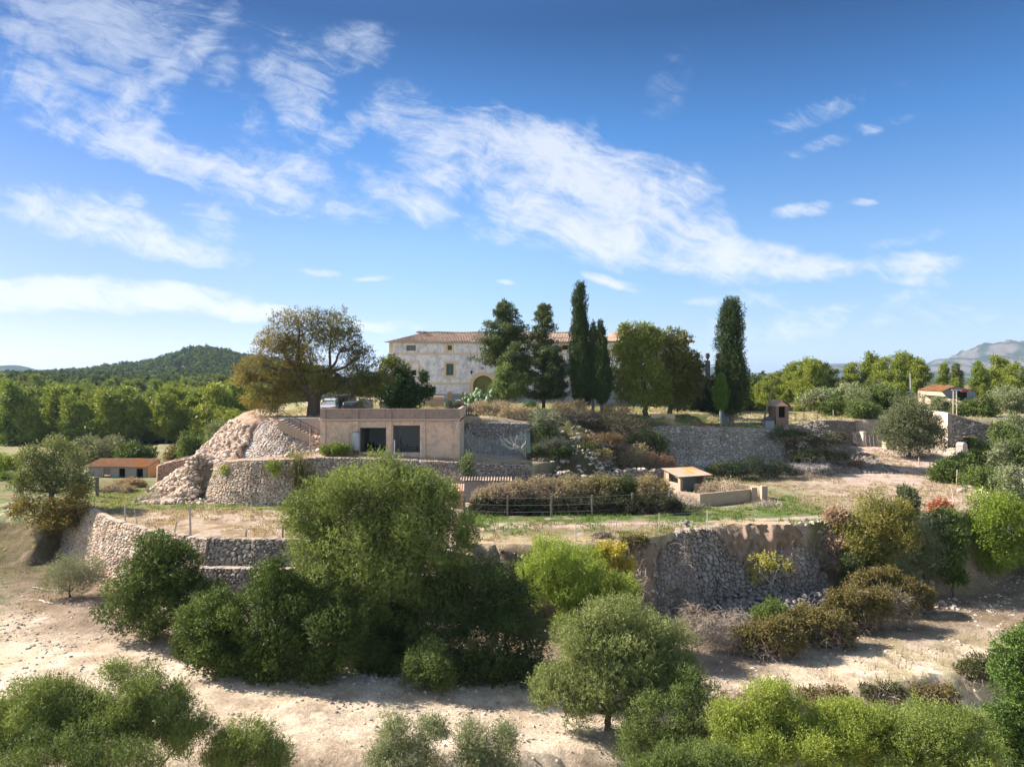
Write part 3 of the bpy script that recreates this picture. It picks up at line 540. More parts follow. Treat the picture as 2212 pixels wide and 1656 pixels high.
# left talus: fallen stones
n = 7500; x = rng.uniform(-37, -18.6, n); y = rng.uniform(64, 82, n); z = H(x, y)
k = ((x < -27) & (y > 63.8) & (z > 4.85 - .5 * (x > -31)) & (z < 10.8) | ((x >= -27) & (y > 66.5) & (y < 73) & (z > 8.3))) & (x > -36 + (y - 66) * .2) & (rng.random(n) < .85)
x, y = x[k], y[k]; r = .09 + .24 * rng.random(len(x)) ** 2.5
stones('rubble', on_ground(x, y, .02), r, ((.54, .43, .35), (.36, .27, .205)), label='slide of pink fallen stones down the left end of the mound', cat='rubble', flat=.75)
n = 1500; x = rng.normal(-30.2, 1.25, n); y = rng.normal(66.6, 1.3, n); k = (x < -28.3) & (y > 63.6); x, y = x[k], y[k]; hp = 1.5 * np.exp(-((x + 29.2) / 1.5) ** 2 - ((y - 67.0) / 2.0) ** 2); stones('rubble', on_ground(x, y, 0) + np.stack([0 * x, 0 * x, hp * rng.random(len(x)) ** .45], 1), .13 + .26 * rng.random(len(x)) ** 2, ((.48, .37, .285), (.28, .205, .15)), label='heap of broken stone blocks against the left end of the sunny bastion', cat='rubble', flat=.75)
# right bank: stone colour darkened for the shade it lies in
n = 4200; x = rng.uniform(30.5, 43, n); y = rng.uniform(79.5, 96, n); z = H(x, y); k = (z > 4.9) & (z < 9.7) & (rng.random(n) < .75); x, y = x[k], y[k]
stones('rubble', on_ground(x, y, .03), .12 + .25 * rng.random(len(x)) ** 2, ((.23, .185, .15), (.13, .11, .09)), label='shaded heap of rubble at the right end of the terrace wall', cat='rubble', flat=.75)
# at the foot of the ruined wall
x, y = patch(900, 19, 52.0, 3.0, .9); k = (y < 53.4) & (y > 48.5) & (x > 12); x, y = x[k], y[k]; zz = H(x, y) + .1 + .9 * np.clip((y - 50) / 3, 0, 1) * rng.random(len(x))
stones('rubble', np.stack([x, y, zz], 1), .12 + .20 * rng.random(len(x)) ** 1.5, ((.25, .215, .19), (.15, .13, .12)), label='grey blocks fallen at the foot of the ruined wall', cat='rubble', flat=.8)
x, y = patch(500, 26.5, 54.5, 2.6, 1.2); stones('rubble', on_ground(x, y, .05), .12 + .22 * rng.random(len(x)) ** 2, ((.40, .32, .26), (.28, .23, .2)), label='broken stones spilling right of the ruined wall', cat='rubble', flat=.8)
x = rng.uniform(-4, 10.5, 900); y = rng.uniform(46.8, 51.2, 900); z = H(x, y); k = (z > -.5) & (z < 4.3); x, y = x[k], y[k]; stones('rubble', on_ground(x, y, .03), .06 + .22 * rng.random(len(x)) ** 2.5, ((.40, .32, .26), (.2, .16, .13)), label='stones sticking out of the broken earth bank right of the big round tree', cat='rubble', flat=.8)
x, y = patch(520, 10, 74.5, 5.5, 2.2); k = (x > 2.5) & (y > 71.3); x, y = x[k], y[k]; stones('rubble', on_ground(x, y, .05), .12 + .22 * rng.random(len(x)) ** 2, ((.42, .37, .32), (.26, .22, .19)), label='pale stones littering the overgrown slope', cat='rubble')
x, y = patch(260, -8, 38.4, 3.2, .7); stones('rubble', on_ground(x, y, .02), .05 + .13 * rng.random(len(x)) ** 2, ((.46, .42, .38), (.3, .26, .22)), label='pale stones in the shade at the edge of the bushes', cat='rubble')
# white stones at the gully bottom right
t_ = rng.random(260); x = 21 + 5.4 * t_ + rng.normal(0, .25, 260); y = 35.4 - 2.6 * t_ + rng.normal(0, .25, 260); stones('rubble', np.stack([x, y, H(x, y) + .35], 1), .10 + .16 * rng.random(260), ((.62, .60, .57), (.45, .42, .38)), label='line of whitish stones at the lower right edge of the path', cat='rubble')
x, y = patch(160, 49.5, 71, 2.2, 1.0); stones('rubble', on_ground(x, y, .1), .15 + .3 * rng.random(160) ** 2, ((.5, .4, .32), (.4, .33, .27)), label='pink boulders beside the dark green bushes at the right edge', cat='rubble')

def blades(name, x, y, h, cols, w=.035, per=6, spread=.10, label=None, cat='grass', zoff=0.0, mat=None):
    n = len(x); z = H(x, y) + zoff; N = n * per; bx = np.repeat(x, per) + rng.normal(0, spread, N); by = np.repeat(y, per) + rng.normal(0, spread, N); bz = np.repeat(z, per) - .03
    hh = np.repeat(h, per) * (.5 + .7 * rng.random(N)); a = rng.random(N) * 2 * pi; ln = rng.random(N) * .55; dx, dy = np.cos(a) * ln, np.sin(a) * ln; b = rng.random(N) * 2 * pi; wx, wy = np.cos(b) * w, np.sin(b) * w
    p0 = np.stack([bx - wx, by - wy, bz], 1); p1 = np.stack([bx + wx, by + wy, bz], 1); p2 = np.stack([bx + dx * hh, by + dy * hh, bz + hh], 1)
    V = np.stack([p0, p1, p2], 1).reshape(-1, 3); T = np.arange(3 * N).reshape(-1, 3)
    C0 = np.asarray(cols, float); ci = np.repeat(rng.integers(0, len(C0), n), per); c = C0[ci] * (.7 + .6 * rng.random((N, 1))); c = np.repeat(c, 3, 0)
    mb = MB(); mb.add(V, None, T, c); o = mb.build(name, mat or M_GRASS); tag(o, label, cat, kind='stuff'); return o
GRN = [(.10, .17, .035), (.13, .20, .05), (.16, .20, .06)]; STR = [(.36, .30, .17), (.28, .22, .12), (.42, .36, .22)]; BRN = [(.22, .14, .09), (.3, .2, .13), (.17, .12, .08)]
n = 30000; x = rng.uniform(-4, 46, n); y = rng.uniform(50, 92, n); d = polysd(x, y, FPOLY); g = fbm(x * .5, y * .5, seed=90)
k = (d > .3) & (g > .44) & ((y < 70) | (x > 13)) & (H(x, y) < 7.5); xk, yk, gk = x[k], y[k], g[k]; kk = ((yk > 55.4 + (xk - 5) * .08) & (yk < 62) & (xk < 34)) | ((gk > .57) & (xk < 26)); 
blades('grass', xk[kk], yk[kk], .12 + .22 * rng.random(kk.sum()), GRN, .03, label='fresh green grass along the fence on the right field', cat='grass')
blades('dry_grass', xk[~kk], yk[~kk], .10 + .20 * rng.random((~kk).sum()), STR + BRN[:1], .022, label='dry straw coloured grass on the right field', cat='grass')
n = 9000; x = rng.uniform(-42, -14, n); y = rng.uniform(50, 72, n); d = polysd(x, y, FPOLY); g = fbm(x * .5, y * .5, seed=91); k = (d > .3) & (H(x, y) < 5.2) & (g > .46); x, y = x[k], y[k]; kk = y > 61
blades('grass', x[kk], y[kk], .12 + .18 * rng.random(kk.sum()), GRN + STR[:1], .03, label='green weeds in front of the rounded stone bastion', cat='grass')
blades('dry_grass', x[~kk], y[~kk], .10 + .18 * rng.random((~kk).sum()), BRN + STR, .022, label='brown dry weeds on the left field', cat='grass')
n = 14000; x = rng.uniform(-26, 66, n); y = rng.uniform(66.5, 108, n); z = H(x, y); g = fbm(x * .4, y * .4, seed=92); k = (((z > 9.3) & (y > 76.5)) | ((y < 69.3) & (x > -20) & (x < 2) & (z > 7.0))) & (g > .42); x, y = x[k], y[k]
blades('dry_grass', x, y, .18 + .3 * rng.random(len(x)), STR + GRN[2:], .03, label='pale dry grass on the upper terrace', cat='grass')
n = 9000; x = rng.uniform(-46, 56, n); y = rng.uniform(30, 66, n); e_ = np.interp(x, [-60, -30, -10, -6, 2, 8, 15, 24, 33, 45, 60], [30, 30, 31.3, 31.0, 32.0, 34.2, 38.2, 41.2, 45.5, 51, 54])
k = (((x > 8) & (y > e_ - 2) & (y < e_ + 3.5)) | ((x < -31) & (y > 38) & (y < 62) & (fbm(x * .4, y * .4, seed=93) > .48))) & (polysd(x, y, FPOLY) < -.5); x, y = x[k], y[k]; kk = x < -31
blades('grass', x[kk], y[kk], .10 + .2 * rng.random(kk.sum()), GRN + STR[:1], .025, label='green grass patch at the far left of the path', cat='grass')
blades('dry_grass', x[~kk], y[~kk], .2 + .35 * rng.random((~kk).sum()), BRN + STR[:1], .014, per=5, label='brown dry stalks along the lower edge of the right path', cat='dry weeds')
# ------------------------------------------------------------------ plants
def unit(v): return v / np.maximum(np.linalg.norm(v, axis=-1, keepdims=True), 1e-9)
def rdir(n, up=0.0, r=None):
    v = (r or rng).normal(size=(n, 3)); v = unit(v); v[:, 2] += up; return unit(v)
def lobes_in(blobs, per=14, lr=.34, fill=.78, up=.12):
    """blobs: (cx,cy,cz,rx,ry,rz) -> many small lobes that make an uneven crown"""
    out = []
    for b in blobs:
        b = np.asarray(b, float); n = int(per * 1.5)
        d = rdir(n, up); rad = fill * (.55 + .5 * rng.random((n, 1)) ** .6); c = b[:3] + d * rad * b[3:6]
        r = .8 * lr * b[3:6].mean() * (.55 + .8 * rng.random((n, 1))); out.append(np.hstack([c, r, r * (.9 + .2 * rng.random((n, 1))), r * (.7 + .3 * rng.random((n, 1)))]))
        out.append(np.array([[*b[:3], *(b[3:6] * .45)]]))
    return np.vstack(out)
def leaves(mb, lobes, n, L=.35, k=7, ll=.1, lw=.035, up=.5, pal=((.06, .09, .03), (.12, .16, .05)), spread=.9, hi=None, mat=0, colf=None, flat=False, wgt=2.0):
    lobes = np.asarray(lobes, float); w = (lobes[:, 3] * lobes[:, 5]) ** (wgt / 2); w /= w.sum(); i = rng.choice(len(lobes), n, p=w); lb = lobes[i]
    d = rdir(n, .15); pos = lb[:, :3] + d * lb[:, 3:6] * (.45 + .6 * rng.random((n, 1)) ** .6); sd = unit(d * .8 + np.array([0, 0, up]) + rng.normal(0, .35, (n, 3)))
    t = rng.random((n, k, 1)); p = pos[:, None] + sd[:, None] * t * L * (.6 + .8 * rng.random((n, 1, 1)))
    ld = unit(sd[:, None] + rng.normal(0, spread, (n, k, 3))); r2 = rng.normal(size=(n, k, 3))
    r2 = unit(r2) * .85 + (d * 1.0 + np.array([0, 0, .15]))[:, None]
    if flat: r2[..., 2] *= .2; ld[..., 2] *= .5; ld = unit(ld)
    sde = unit(np.cross(ld, r2)); l = ll * (.6 + .8 * rng.random((n, k, 1))); ww = lw * (.7 + .6 * rng.random((n, k, 1)))
    V = np.stack([p, p + ld * l * .5 + sde * ww * .5, p + ld * l, p + ld * l * .5 - sde * ww * .5], 2).reshape(-1, 3)
    pal = np.asarray(pal, float); lobec = rng.random(len(lobes))[i]; f = np.clip(.45 * lobec[:, None] + .35 * rng.random((n, 1)) + .3 * rng.random((n, k)), 0, .999)
    if len(pal) == 2: c = pal[0] + (pal[1] - pal[0]) * f[..., None]
    else:
        q = f * (len(pal) - 1); a = q.astype(int); c = pal[a] + (pal[a + 1] - pal[a]) * (q - a)[..., None]
    c = c * np.array([1.42, 1.30, 1.15])
    if colf is not None: c = colf(p, c)
    if hi is not None: m = rng.random((n, k)) < hi[0]; c = np.where(m[..., None], np.array(hi[1]), c)
    C = np.repeat(c.reshape(-1, 3), 4, 0); mb.add(V, np.arange(4 * n * k).reshape(-1, 4), None, C, mat); return mb
def curve(a, b, sag=0.1, n=6, wig=.05):
    a, b = np.asarray(a, float), np.asarray(b, float); t = np.linspace(0, 1, n)[:, None]; L = np.linalg.norm(b - a)
    p = a + (b - a) * t; p[:, 2] += sag * L * np.sin(t[:, 0] * pi) ; p[1:-1] += rng.normal(0, wig * L / n * 1.5, (n - 2, 3)); return p
BARK = (.10, .08, .06)
def skeleton(mb, base, fork, blobs, r0, lobes=None, col=BARK, nb=0, sag=.08, k=6):
    base, fork = np.asarray(base, float), np.asarray(fork, float); mb.tube(curve(base - [0, 0, .3], fork, .0, 6, .12), np.linspace(r0 * 1.25, r0 * .8, 6), 9, col)
    for b in blobs:
        b = np.asarray(b, float); e = b[:3]; mb.tube(curve(fork, e, -sag, 7, .14), np.linspace(r0 * .62, r0 * .2, 7), k, col)
        if lobes is not None and nb:
            d = np.linalg.norm(lobes[:, :3] - e, axis=1); idx = np.argsort(d + rng.random(len(d)) * .6)[:nb]
            for q in idx:
                if d[q] < .2: continue
                c = curve(e - (e - fork) * .25 * rng.random(), lobes[q, :3], -.05, 6, .18); mb.tube(c, np.linspace(r0 * .22, r0 * .05, 6), 4, col, cap=False)
                for _ in range(2):
                    m = c[rng.integers(2, 6)]; mb.tube(curve(m, m + rdir(1, .5)[0] * lobes[q, 3] * 1.1, 0, 4, .2), np.linspace(r0 * .08, r0 * .02, 4), 3, col, cap=False)
def plant(name, loc, blobs, n, label, cat='tree', group=None, per=14, lr=.34, up=.5, r0=.15, forkh=None, base=None, nb=4, mat=None, trunk=True, names=('trunk', 'crown'), fill=.86, colf=None, sub=None, bcol=BARK, **kw):
    """blobs local to loc (z=0 at the ground)"""
    root = empty(name, loc); tag(root, label, cat, group); blobs = [tuple(b) for b in blobs]
    lb = lobes_in(blobs, per, lr, fill); mb = MB(); leaves(mb, lb, n, up=up, colf=colf, **kw); mb.build(names[1], mat or M_LEAF, root)
    if trunk:
        tb = MB(); zz = min(b[2] for b in blobs); fk = forkh if forkh is not None else zz * .5; fx = np.mean([b[0] for b in blobs]) * .25
        skeleton(tb, base or (0, 0, 0), (fx, 0, fk), blobs, r0, lb, nb=nb, col=bcol); tb.build(names[0], M_BARK, root)
    return root
def PL(px, py=None, Y=None):
    """foot of a plant: from its pixel column and either its foot row or its distance"""
    if Y is None: x, y = hit(px, py)
    else: y = Y; x = (px - CX) / F_ * Y
    return np.array([x, y, Hs(x, y)])
def BL(loc, L):
    """crown outlines measured on the photo: (px, py, halfwidth px, halfheight px, dy metres, depth factor)"""
    out = []
    for b in L:
        px, py, hw, hh = b[:4]; dy = b[4] if len(b) > 4 else 0; Y = loc[1] + dy; s = Y / F_
        out.append(((px - CX) * s - loc[0], dy, CAMZ - (py - CY) * s - loc[2], hw * s * 1.1, (hw + hh) / 2 * s * (b[5] if len(b) > 5 else 1.0), hh * s * 1.1))
    return out
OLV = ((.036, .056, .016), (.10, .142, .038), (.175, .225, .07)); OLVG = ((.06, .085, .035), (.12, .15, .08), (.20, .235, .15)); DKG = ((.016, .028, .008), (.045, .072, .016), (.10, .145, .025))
YG = ((.062, .095, .016), (.15, .20, .035), (.22, .27, .06)); MID = ((.030, .050, .015), (.07, .105, .03), (.115, .16, .045)); PINE = ((.06, .09, .016), (.12, .16, .025), (.19, .235, .04))

# --- the big round wild olive in the centre
l = PL(815, Y=42.0)
plant('wild_olive_tree', l, BL(l, [(815, 1075, 130, 80), (735, 1110, 95, 85, .5), (905, 1100, 95, 85, .5), (690, 1180, 70, 75, .3), (760, 1210, 90, 90, -1.6), (860, 1200, 100, 90, -1.2), (955, 1145, 70, 85), (740, 1290, 60, 60, -1.2), (800, 1310, 60, 55, -1.0), (900, 1290, 75, 65, 0), (975, 1240, 45, 50, .3), (650, 1120, 45, 45), (820, 1180, 110, 110), (840, 1350, 70, 40, .4), (760, 1345, 50, 35, .2)]), 30000,
      'big round wild olive with dense bright green crown in the centre of the view', 'tree', per=26, lr=.27, r0=.32, forkh=2.2, L=.42, k=8, ll=.14, lw=.045, up=.7, pal=OLV, nb=5)
# --- foreground olives
l = PL(1310, Y=34.4)
plant('olive_tree', l, BL(l, [(1345, 1375, 110, 75), (1270, 1410, 80, 80, -.4), (1430, 1400, 70, 60, .3), (1230, 1500, 75, 65, -.3), (1330, 1480, 90, 70, -.8), (1420, 1470, 75, 70), (1470, 1470, 45, 50, .2), (1185, 1490, 40, 35), (1340, 1430, 110, 90)]), 21000,
      'spreading grey green olive with its trunk showing on the lower edge of the path', 'tree', per=26, lr=.27, r0=.16, forkh=.8, L=.40, k=9, ll=.11, lw=.033, up=.8, pal=((.06, .085, .025), (.125, .16, .06), (.20, .24, .11)), nb=6)
l = PL(1420, Y=31.5)
plant('olive_tree', l, BL(l, [(1440, 1560, 80, 70), (1500, 1500, 60, 50, .6), (1380, 1610, 70, 50), (1500, 1620, 80, 60)]), 7000,
      'dark shaded olive directly right of the olive with the bare trunk', 'tree', per=22, lr=.28, r0=.12, L=.34, k=8, ll=.1, lw=.03, pal=MID, nb=4)
FG = [(70, 1540, [(70, 1545, 95, 70), (20, 1600, 80, 80, -.5), (150, 1560, 60, 60)], OLV, 'olive crown filling the lower left corner of the view', 14000, 27.2),
      (270, 1530, [(265, 1520, 85, 75), (330, 1560, 80, 70, .3), (220, 1600, 90, 70, -.6), (390, 1590, 60, 55)], OLV, 'olive with the tallest crown in the lower left group', 16000, 27.8),
      (130, 1640, [(120, 1650, 110, 60), (260, 1670, 90, 50), (20, 1680, 80, 60)], MID, 'low dark olive shoots along the bottom left edge of the view', 6000, 25.2),
      (545, 1620, [(540, 1620, 65, 55), (590, 1650, 40, 45), (490, 1640, 50, 50)], OLV, 'small olive right of the lower left group, on the bank', 6500, 28.0),
      (870, 1610, [(850, 1600, 40, 50), (930, 1590, 35, 45), (890, 1650, 70, 40), (820, 1650, 30, 40)], OLVG, 'thin pale olive saplings at the bottom edge between path and bank', 4500, 28.5),
      (1040, 1630, [(1020, 1610, 35, 50), (1085, 1610, 30, 40), (1050, 1660, 80, 40)], OLVG, 'wispy olive saplings at the bottom edge left of the bare trunked olive', 4200, 28.2),
      (1690, 1560, [(1670, 1525, 60, 50), (1650, 1590, 85, 55, -.3), (1750, 1580, 60, 50), (1580, 1560, 45, 40), (1620, 1640, 90, 55, -.8)], YG, 'yellow green olive in the lower right group nearest the dark trunk', 16000, 28.6),
      (1840, 1580, [(1840, 1585, 80, 52), (1890, 1615, 80, 60), (1780, 1640, 90, 55, -.5), (1810, 1560, 50, 36, .6)], YG, 'pale lime olive crown in the middle of the lower right group', 14000, 28.3),
      (2010, 1580, [(2000, 1580, 105, 62), (2090, 1615, 80, 62), (1950, 1630, 100, 60, -.5), (2060, 1660, 100, 55, -.8)], ((.055, .085, .02), (.12, .165, .04), (.19, .24, .07)), 'wide green olive crown at the right end of the lower right group', 17000, 28.6),
      (1500, 1660, [(1500, 1660, 90, 45), (1420, 1690, 60, 40), (1590, 1680, 60, 40)], MID, 'dark undergrowth olive at the bottom edge left of the lime crowns', 9000, 26.5)]
for px, py, bl, pal, lab, n, Y in FG:
    l = PL(px, Y=Y); plant('olive_tree', l, BL(l, bl), n, lab, 'tree', 'young olives along the bottom of the view', per=26, lr=.24, r0=.09, L=.40, k=8, ll=.085, lw=.024, up=.95, pal=pal, nb=4, fill=.85)
# right edge foreground tree
l = PL(2200, Y=31); plant('leafy_tree', l, BL(l, [(2200, 1470, 50, 80), (2190, 1570, 55, 70), (2215, 1400, 30, 45), (2215, 1640, 60, 60)]), 8000, 'deep green tree cut by the right edge of the view above the gully', 'tree', per=20, r0=.14, L=.3, k=7, ll=.1, lw=.05, pal=((.028, .055, .014), (.055, .10, .022), (.09, .15, .035)))
# --- bushes along the path
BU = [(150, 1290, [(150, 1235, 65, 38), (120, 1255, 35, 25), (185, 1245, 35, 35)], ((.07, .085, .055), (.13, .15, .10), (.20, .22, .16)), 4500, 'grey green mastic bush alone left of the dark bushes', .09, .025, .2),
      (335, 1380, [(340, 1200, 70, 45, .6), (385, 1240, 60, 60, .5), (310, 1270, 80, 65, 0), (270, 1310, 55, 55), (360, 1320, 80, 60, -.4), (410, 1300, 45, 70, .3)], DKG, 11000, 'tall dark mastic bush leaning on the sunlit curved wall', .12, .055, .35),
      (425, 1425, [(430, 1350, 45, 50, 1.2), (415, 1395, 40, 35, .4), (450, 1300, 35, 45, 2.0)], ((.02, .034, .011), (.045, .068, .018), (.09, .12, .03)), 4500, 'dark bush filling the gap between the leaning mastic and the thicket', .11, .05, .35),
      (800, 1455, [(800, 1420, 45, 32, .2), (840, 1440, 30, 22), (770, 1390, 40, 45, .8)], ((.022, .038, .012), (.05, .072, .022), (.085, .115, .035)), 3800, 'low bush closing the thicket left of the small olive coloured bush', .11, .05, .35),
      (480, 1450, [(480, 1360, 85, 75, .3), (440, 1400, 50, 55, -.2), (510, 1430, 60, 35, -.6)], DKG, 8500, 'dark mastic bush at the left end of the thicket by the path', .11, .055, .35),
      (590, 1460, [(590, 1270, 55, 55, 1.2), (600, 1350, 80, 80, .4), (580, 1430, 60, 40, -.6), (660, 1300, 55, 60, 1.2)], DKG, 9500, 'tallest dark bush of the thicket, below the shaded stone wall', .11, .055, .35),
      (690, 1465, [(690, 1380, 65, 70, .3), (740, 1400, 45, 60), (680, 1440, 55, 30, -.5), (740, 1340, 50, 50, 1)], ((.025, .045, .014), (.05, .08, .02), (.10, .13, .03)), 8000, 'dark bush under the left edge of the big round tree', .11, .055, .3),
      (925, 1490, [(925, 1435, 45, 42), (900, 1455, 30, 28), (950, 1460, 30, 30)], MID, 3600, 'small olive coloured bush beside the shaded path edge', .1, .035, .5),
      (960, 1478, [(960, 1320, 70, 75, 3.2), (1030, 1290, 80, 80, 3.8), (1000, 1410, 85, 65, 1.4), (930, 1390, 60, 50, 1.5), (980, 1450, 70, 30, .5)], ((.022, .038, .012), (.042, .064, .02), (.065, .095, .03)), 8000, 'bush coloured dark for the deep shade right of the big round tree', .12, .05, .3),  # leaf colours darkened for the shade cast by the round tree
      (840, 1425, [(835, 1375, 45, 40, .4), (870, 1340, 50, 50, 1.5), (890, 1395, 40, 35, .3)], ((.022, .038, .012), (.042, .064, .02), (.065, .095, .03)), 5000, 'low dark bush added in place of the shade directly under the big round tree', .12, .05, .3),  # bush added to supply the darkness below the round tree
      (1090, 1480, [(1100, 1320, 70, 75, 3.4), (1120, 1400, 60, 65, 1.6), (1060, 1440, 65, 42, .6), (1130, 1455, 45, 28, .3)], ((.022, .038, .012), (.042, .064, .02), (.065, .095, .03)), 6500, 'bush coloured dark for shade between the round tree and the willow green tree', .12, .05, .3)]  # leaf colours hold the shade of the round tree
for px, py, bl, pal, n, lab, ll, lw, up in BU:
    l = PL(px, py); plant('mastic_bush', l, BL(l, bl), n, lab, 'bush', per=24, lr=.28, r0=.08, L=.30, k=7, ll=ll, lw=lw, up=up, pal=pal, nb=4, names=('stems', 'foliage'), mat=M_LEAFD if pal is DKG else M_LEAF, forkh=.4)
l = PL(1240, Y=44.5); plant('broom_tree', l, BL(l, [(1190, 1215, 60, 45), (1250, 1230, 60, 55), (1220, 1290, 75, 60), (1320, 1290, 50, 45), (1170, 1260, 45, 50, .5), (1270, 1330, 65, 45)]), 9500, 'bright lime green willowy tree behind the grey green olive', 'tree', per=24, lr=.28, r0=.12, L=.5, k=8, ll=.15, lw=.03, up=1.1, pal=((.09, .15, .02), (.16, .23, .035), (.24, .31, .07)), nb=5)
l = PL(1330, Y=45.5); plant('fig_sapling', l, BL(l, [(1320, 1200, 32, 26), (1345, 1225, 20, 20), (1300, 1190, 14, 16)]), 1100, 'small yellow leaved sapling left of the ruined wall', 'tree', per=12, r0=.05, L=.25, k=5, ll=.13, lw=.08, pal=((.22, .19, .03), (.32, .27, .05), (.18, .2, .03)), forkh=2)
l = PL(1350, Y=43); plant('olive_bush', l, BL(l, [(1345, 1275, 30, 40), (1320, 1260, 20, 22)]), 1500, 'pale olive shoots standing against the left end of the ruined wall', 'bush', per=14, r0=.05, L=.35, k=7, ll=.11, lw=.03, up=1, pal=YG, names=('stems', 'foliage'), nb=3)
# small yellow almond tree by the ruined wall
l = PL(1668, 1305); s = l[1] / F_
tr = empty('almond_sapling', l); tag(tr, 'small thin tree with sparse yellow leaves in front of the ruined wall', 'tree')
mb = MB(); tips = []
def zz(px, py, dy=0): return np.array([(px - CX) * s - l[0], dy, CAMZ - (py - CY) * s - l[2]])
for (a, b, r) in [((1669, 1312), (1666, 1262), .07), ((1666, 1262), (1640, 1232), .045), ((1666, 1262), (1680, 1228), .045), ((1640, 1232), (1626, 1215), .025), ((1640, 1232), (1645, 1205), .025), ((1680, 1228), (1698, 1212), .025), ((1680, 1228), (1672, 1205), .02), ((1655, 1248), (1625, 1243), .02)]:
    A, B = zz(*a, rng.normal(0, .2) if r < .04 else 0), zz(*b, rng.normal(0, .4) if r < .04 else 0); mb.tube(curve(A, B, .04, 5, .1), np.linspace(r, r * .6, 5), 5, (.42, .36, .28)); tips.append(B)
    for _ in range(5): mb.tube(curve(B, B + rdir(1, .4)[0] * .5, 0, 4, .2), np.linspace(r * .4, .006, 4), 3, (.42, .36, .28), cap=False)
mb.build('trunk', M_BARK, tr)
lb = np.array([[*zz(px, py, rng.normal(0, .35)), w_ * s, w_ * s, h_ * s] for px, py, w_, h_ in [(1632, 1210, 18, 12), (1650, 1203, 16, 12), (1672, 1208, 16, 11), (1690, 1217, 14, 10), (1625, 1230, 12, 9), (1640, 1240, 16, 8), (1628, 1250, 10, 6), (1700, 1225, 8, 10), (1660, 1222, 16, 9)]])
mb = MB(); leaves(mb, lb, 330, L=.3, k=6, ll=.14, lw=.06, up=-.2, pal=((.15, .16, .03), (.25, .25, .05), (.32, .32, .09))); mb.build('crown', M_LEAF, tr)
# --- right side trees and bushes
RT = [('almond_tree', 1880, 1250, [(1900, 1110, 55, 40, 0), (1860, 1150, 50, 45, -.5), (1925, 1165, 60, 55), (1870, 1200, 55, 40, -.4), (1945, 1110, 35, 30)], ((.06, .075, .02), (.12, .13, .035), (.24, .21, .06)), 6800, 'loose yellowish green almond tree above the right path', .12, .06),
      ('olive_tree', 2000, 1255, [(1990, 1150, 55, 42, .5), (2020, 1200, 50, 50), (1970, 1210, 55, 45), (1935, 1225, 40, 35)], OLVG, 6500, 'grey green olive behind the bramble on the right path', .12, .035),
      ('carob_tree', 2160, 1240, [(2150, 1100, 65, 42, .5), (2120, 1160, 40, 45), (2190, 1150, 60, 60), (2150, 1205, 55, 35, -.5), (2215, 1190, 40, 50)], ((.06, .10, .012), (.11, .17, .02), (.17, .23, .035)), 9000, 'dense bright green carob at the right edge beside the path', .12, .065),
      ('olive_tree', 1965, 985, [(1960, 890, 50, 32, .5), (1940, 930, 45, 38), (1985, 925, 50, 42), (2015, 945, 30, 32), (1960, 960, 55, 25, -.5)], ((.045, .058, .03), (.085, .105, .055), (.14, .165, .10)), 8500, 'old dark olive between the farm gate and the roofless stone house', .2, .06)]
for nm, px, py, bl, pal, n, lab, ll, lw in RT:
    l = PL(px, py); plant(nm, l, BL(l, bl), n, lab, 'tree', per=24, lr=.28, r0=.16, L=.5, k=7, ll=ll, lw=lw, up=.3, pal=pal, nb=5, forkh=1.0)
SB = [(1865, 885, 35, 22, 99, MID, 'green bush behind the dry upper field', 1), (1850, 860, 30, 18, 108, OLVG, 'grey olive bush behind the dry upper field', 1), (1800, 878, 26, 20, 104, DKG, 'dark leafy bush at the left end of the dry upper field', 1),
      (1900, 850, 30, 22, 112, OLVG, 'pale olive left of the utility pole', 1), (1935, 866, 18, 13, 108, MID, 'green shrub right below the utility pole', 1), (2030, 874, 20, 13, 106, OLVG, 'olive bush in front of the orange roofed farmhouse', 1), (2090, 885, 35, 22, 104, MID, 'round green olive between the roofless house and the farmhouse', 1),
      (2130, 900, 25, 25, 103, DKG, 'dark bush behind the sloping top of the roofless house', 1), (2180, 862, 38, 24, 112, OLVG, 'olive tree standing alone right of the farmhouse', 1), (2195, 915, 35, 28, 98, OLVG, 'silvery olive at the right edge behind the roofless house', 1), (2165, 935, 25, 20, 92, MID, 'green bush touching the right corner of the roofless house', 1),
      (2110, 975, 35, 28, 86, DKG, 'dark bush hiding the base of the roofless house', 0), (2165, 980, 32, 26, 84, OLVG, 'pale shrub right of the arched stone pillar', 0), (2205, 970, 26, 30, 84, MID, 'green bush at the right edge level with the arched pillar', 0),
      (2045, 1020, 35, 22, 77, DKG, 'low dark mastic on the rim of the right field', 0), (2120, 1030, 40, 28, 73, MID, 'broad bush beyond the rim of the right field', 0), (2185, 1050, 40, 40, 70, OLVG, 'big grey green bush at the right edge beyond the field', 0), (2080, 1000, 28, 18, 80, MID, 'bush just below the arched stone pillar', 0),
      (1960, 1080, 20, 22, 57, ((.05, .065, .04), (.09, .11, .07)), 'small grey bush on the front rim of the right field', 0), (2040, 1125, 40, 20, 57, MID, 'low bush under the rim of the right field', 0), (2060, 1165, 26, 25, 55, DKG, 'dark bush between the grey olive and the carob', 0),
      (1810, 1115, 22, 12, 56, ((.2, .15, .12), (.3, .23, .18)), 'dry pinkish bush on the rim right of the ruined wall', 0), (2030, 1100, 15, 10, 60, ((.2, .09, .06), (.28, .14, .09)), 'reddish brown dry bush on the right field rim', 0)]
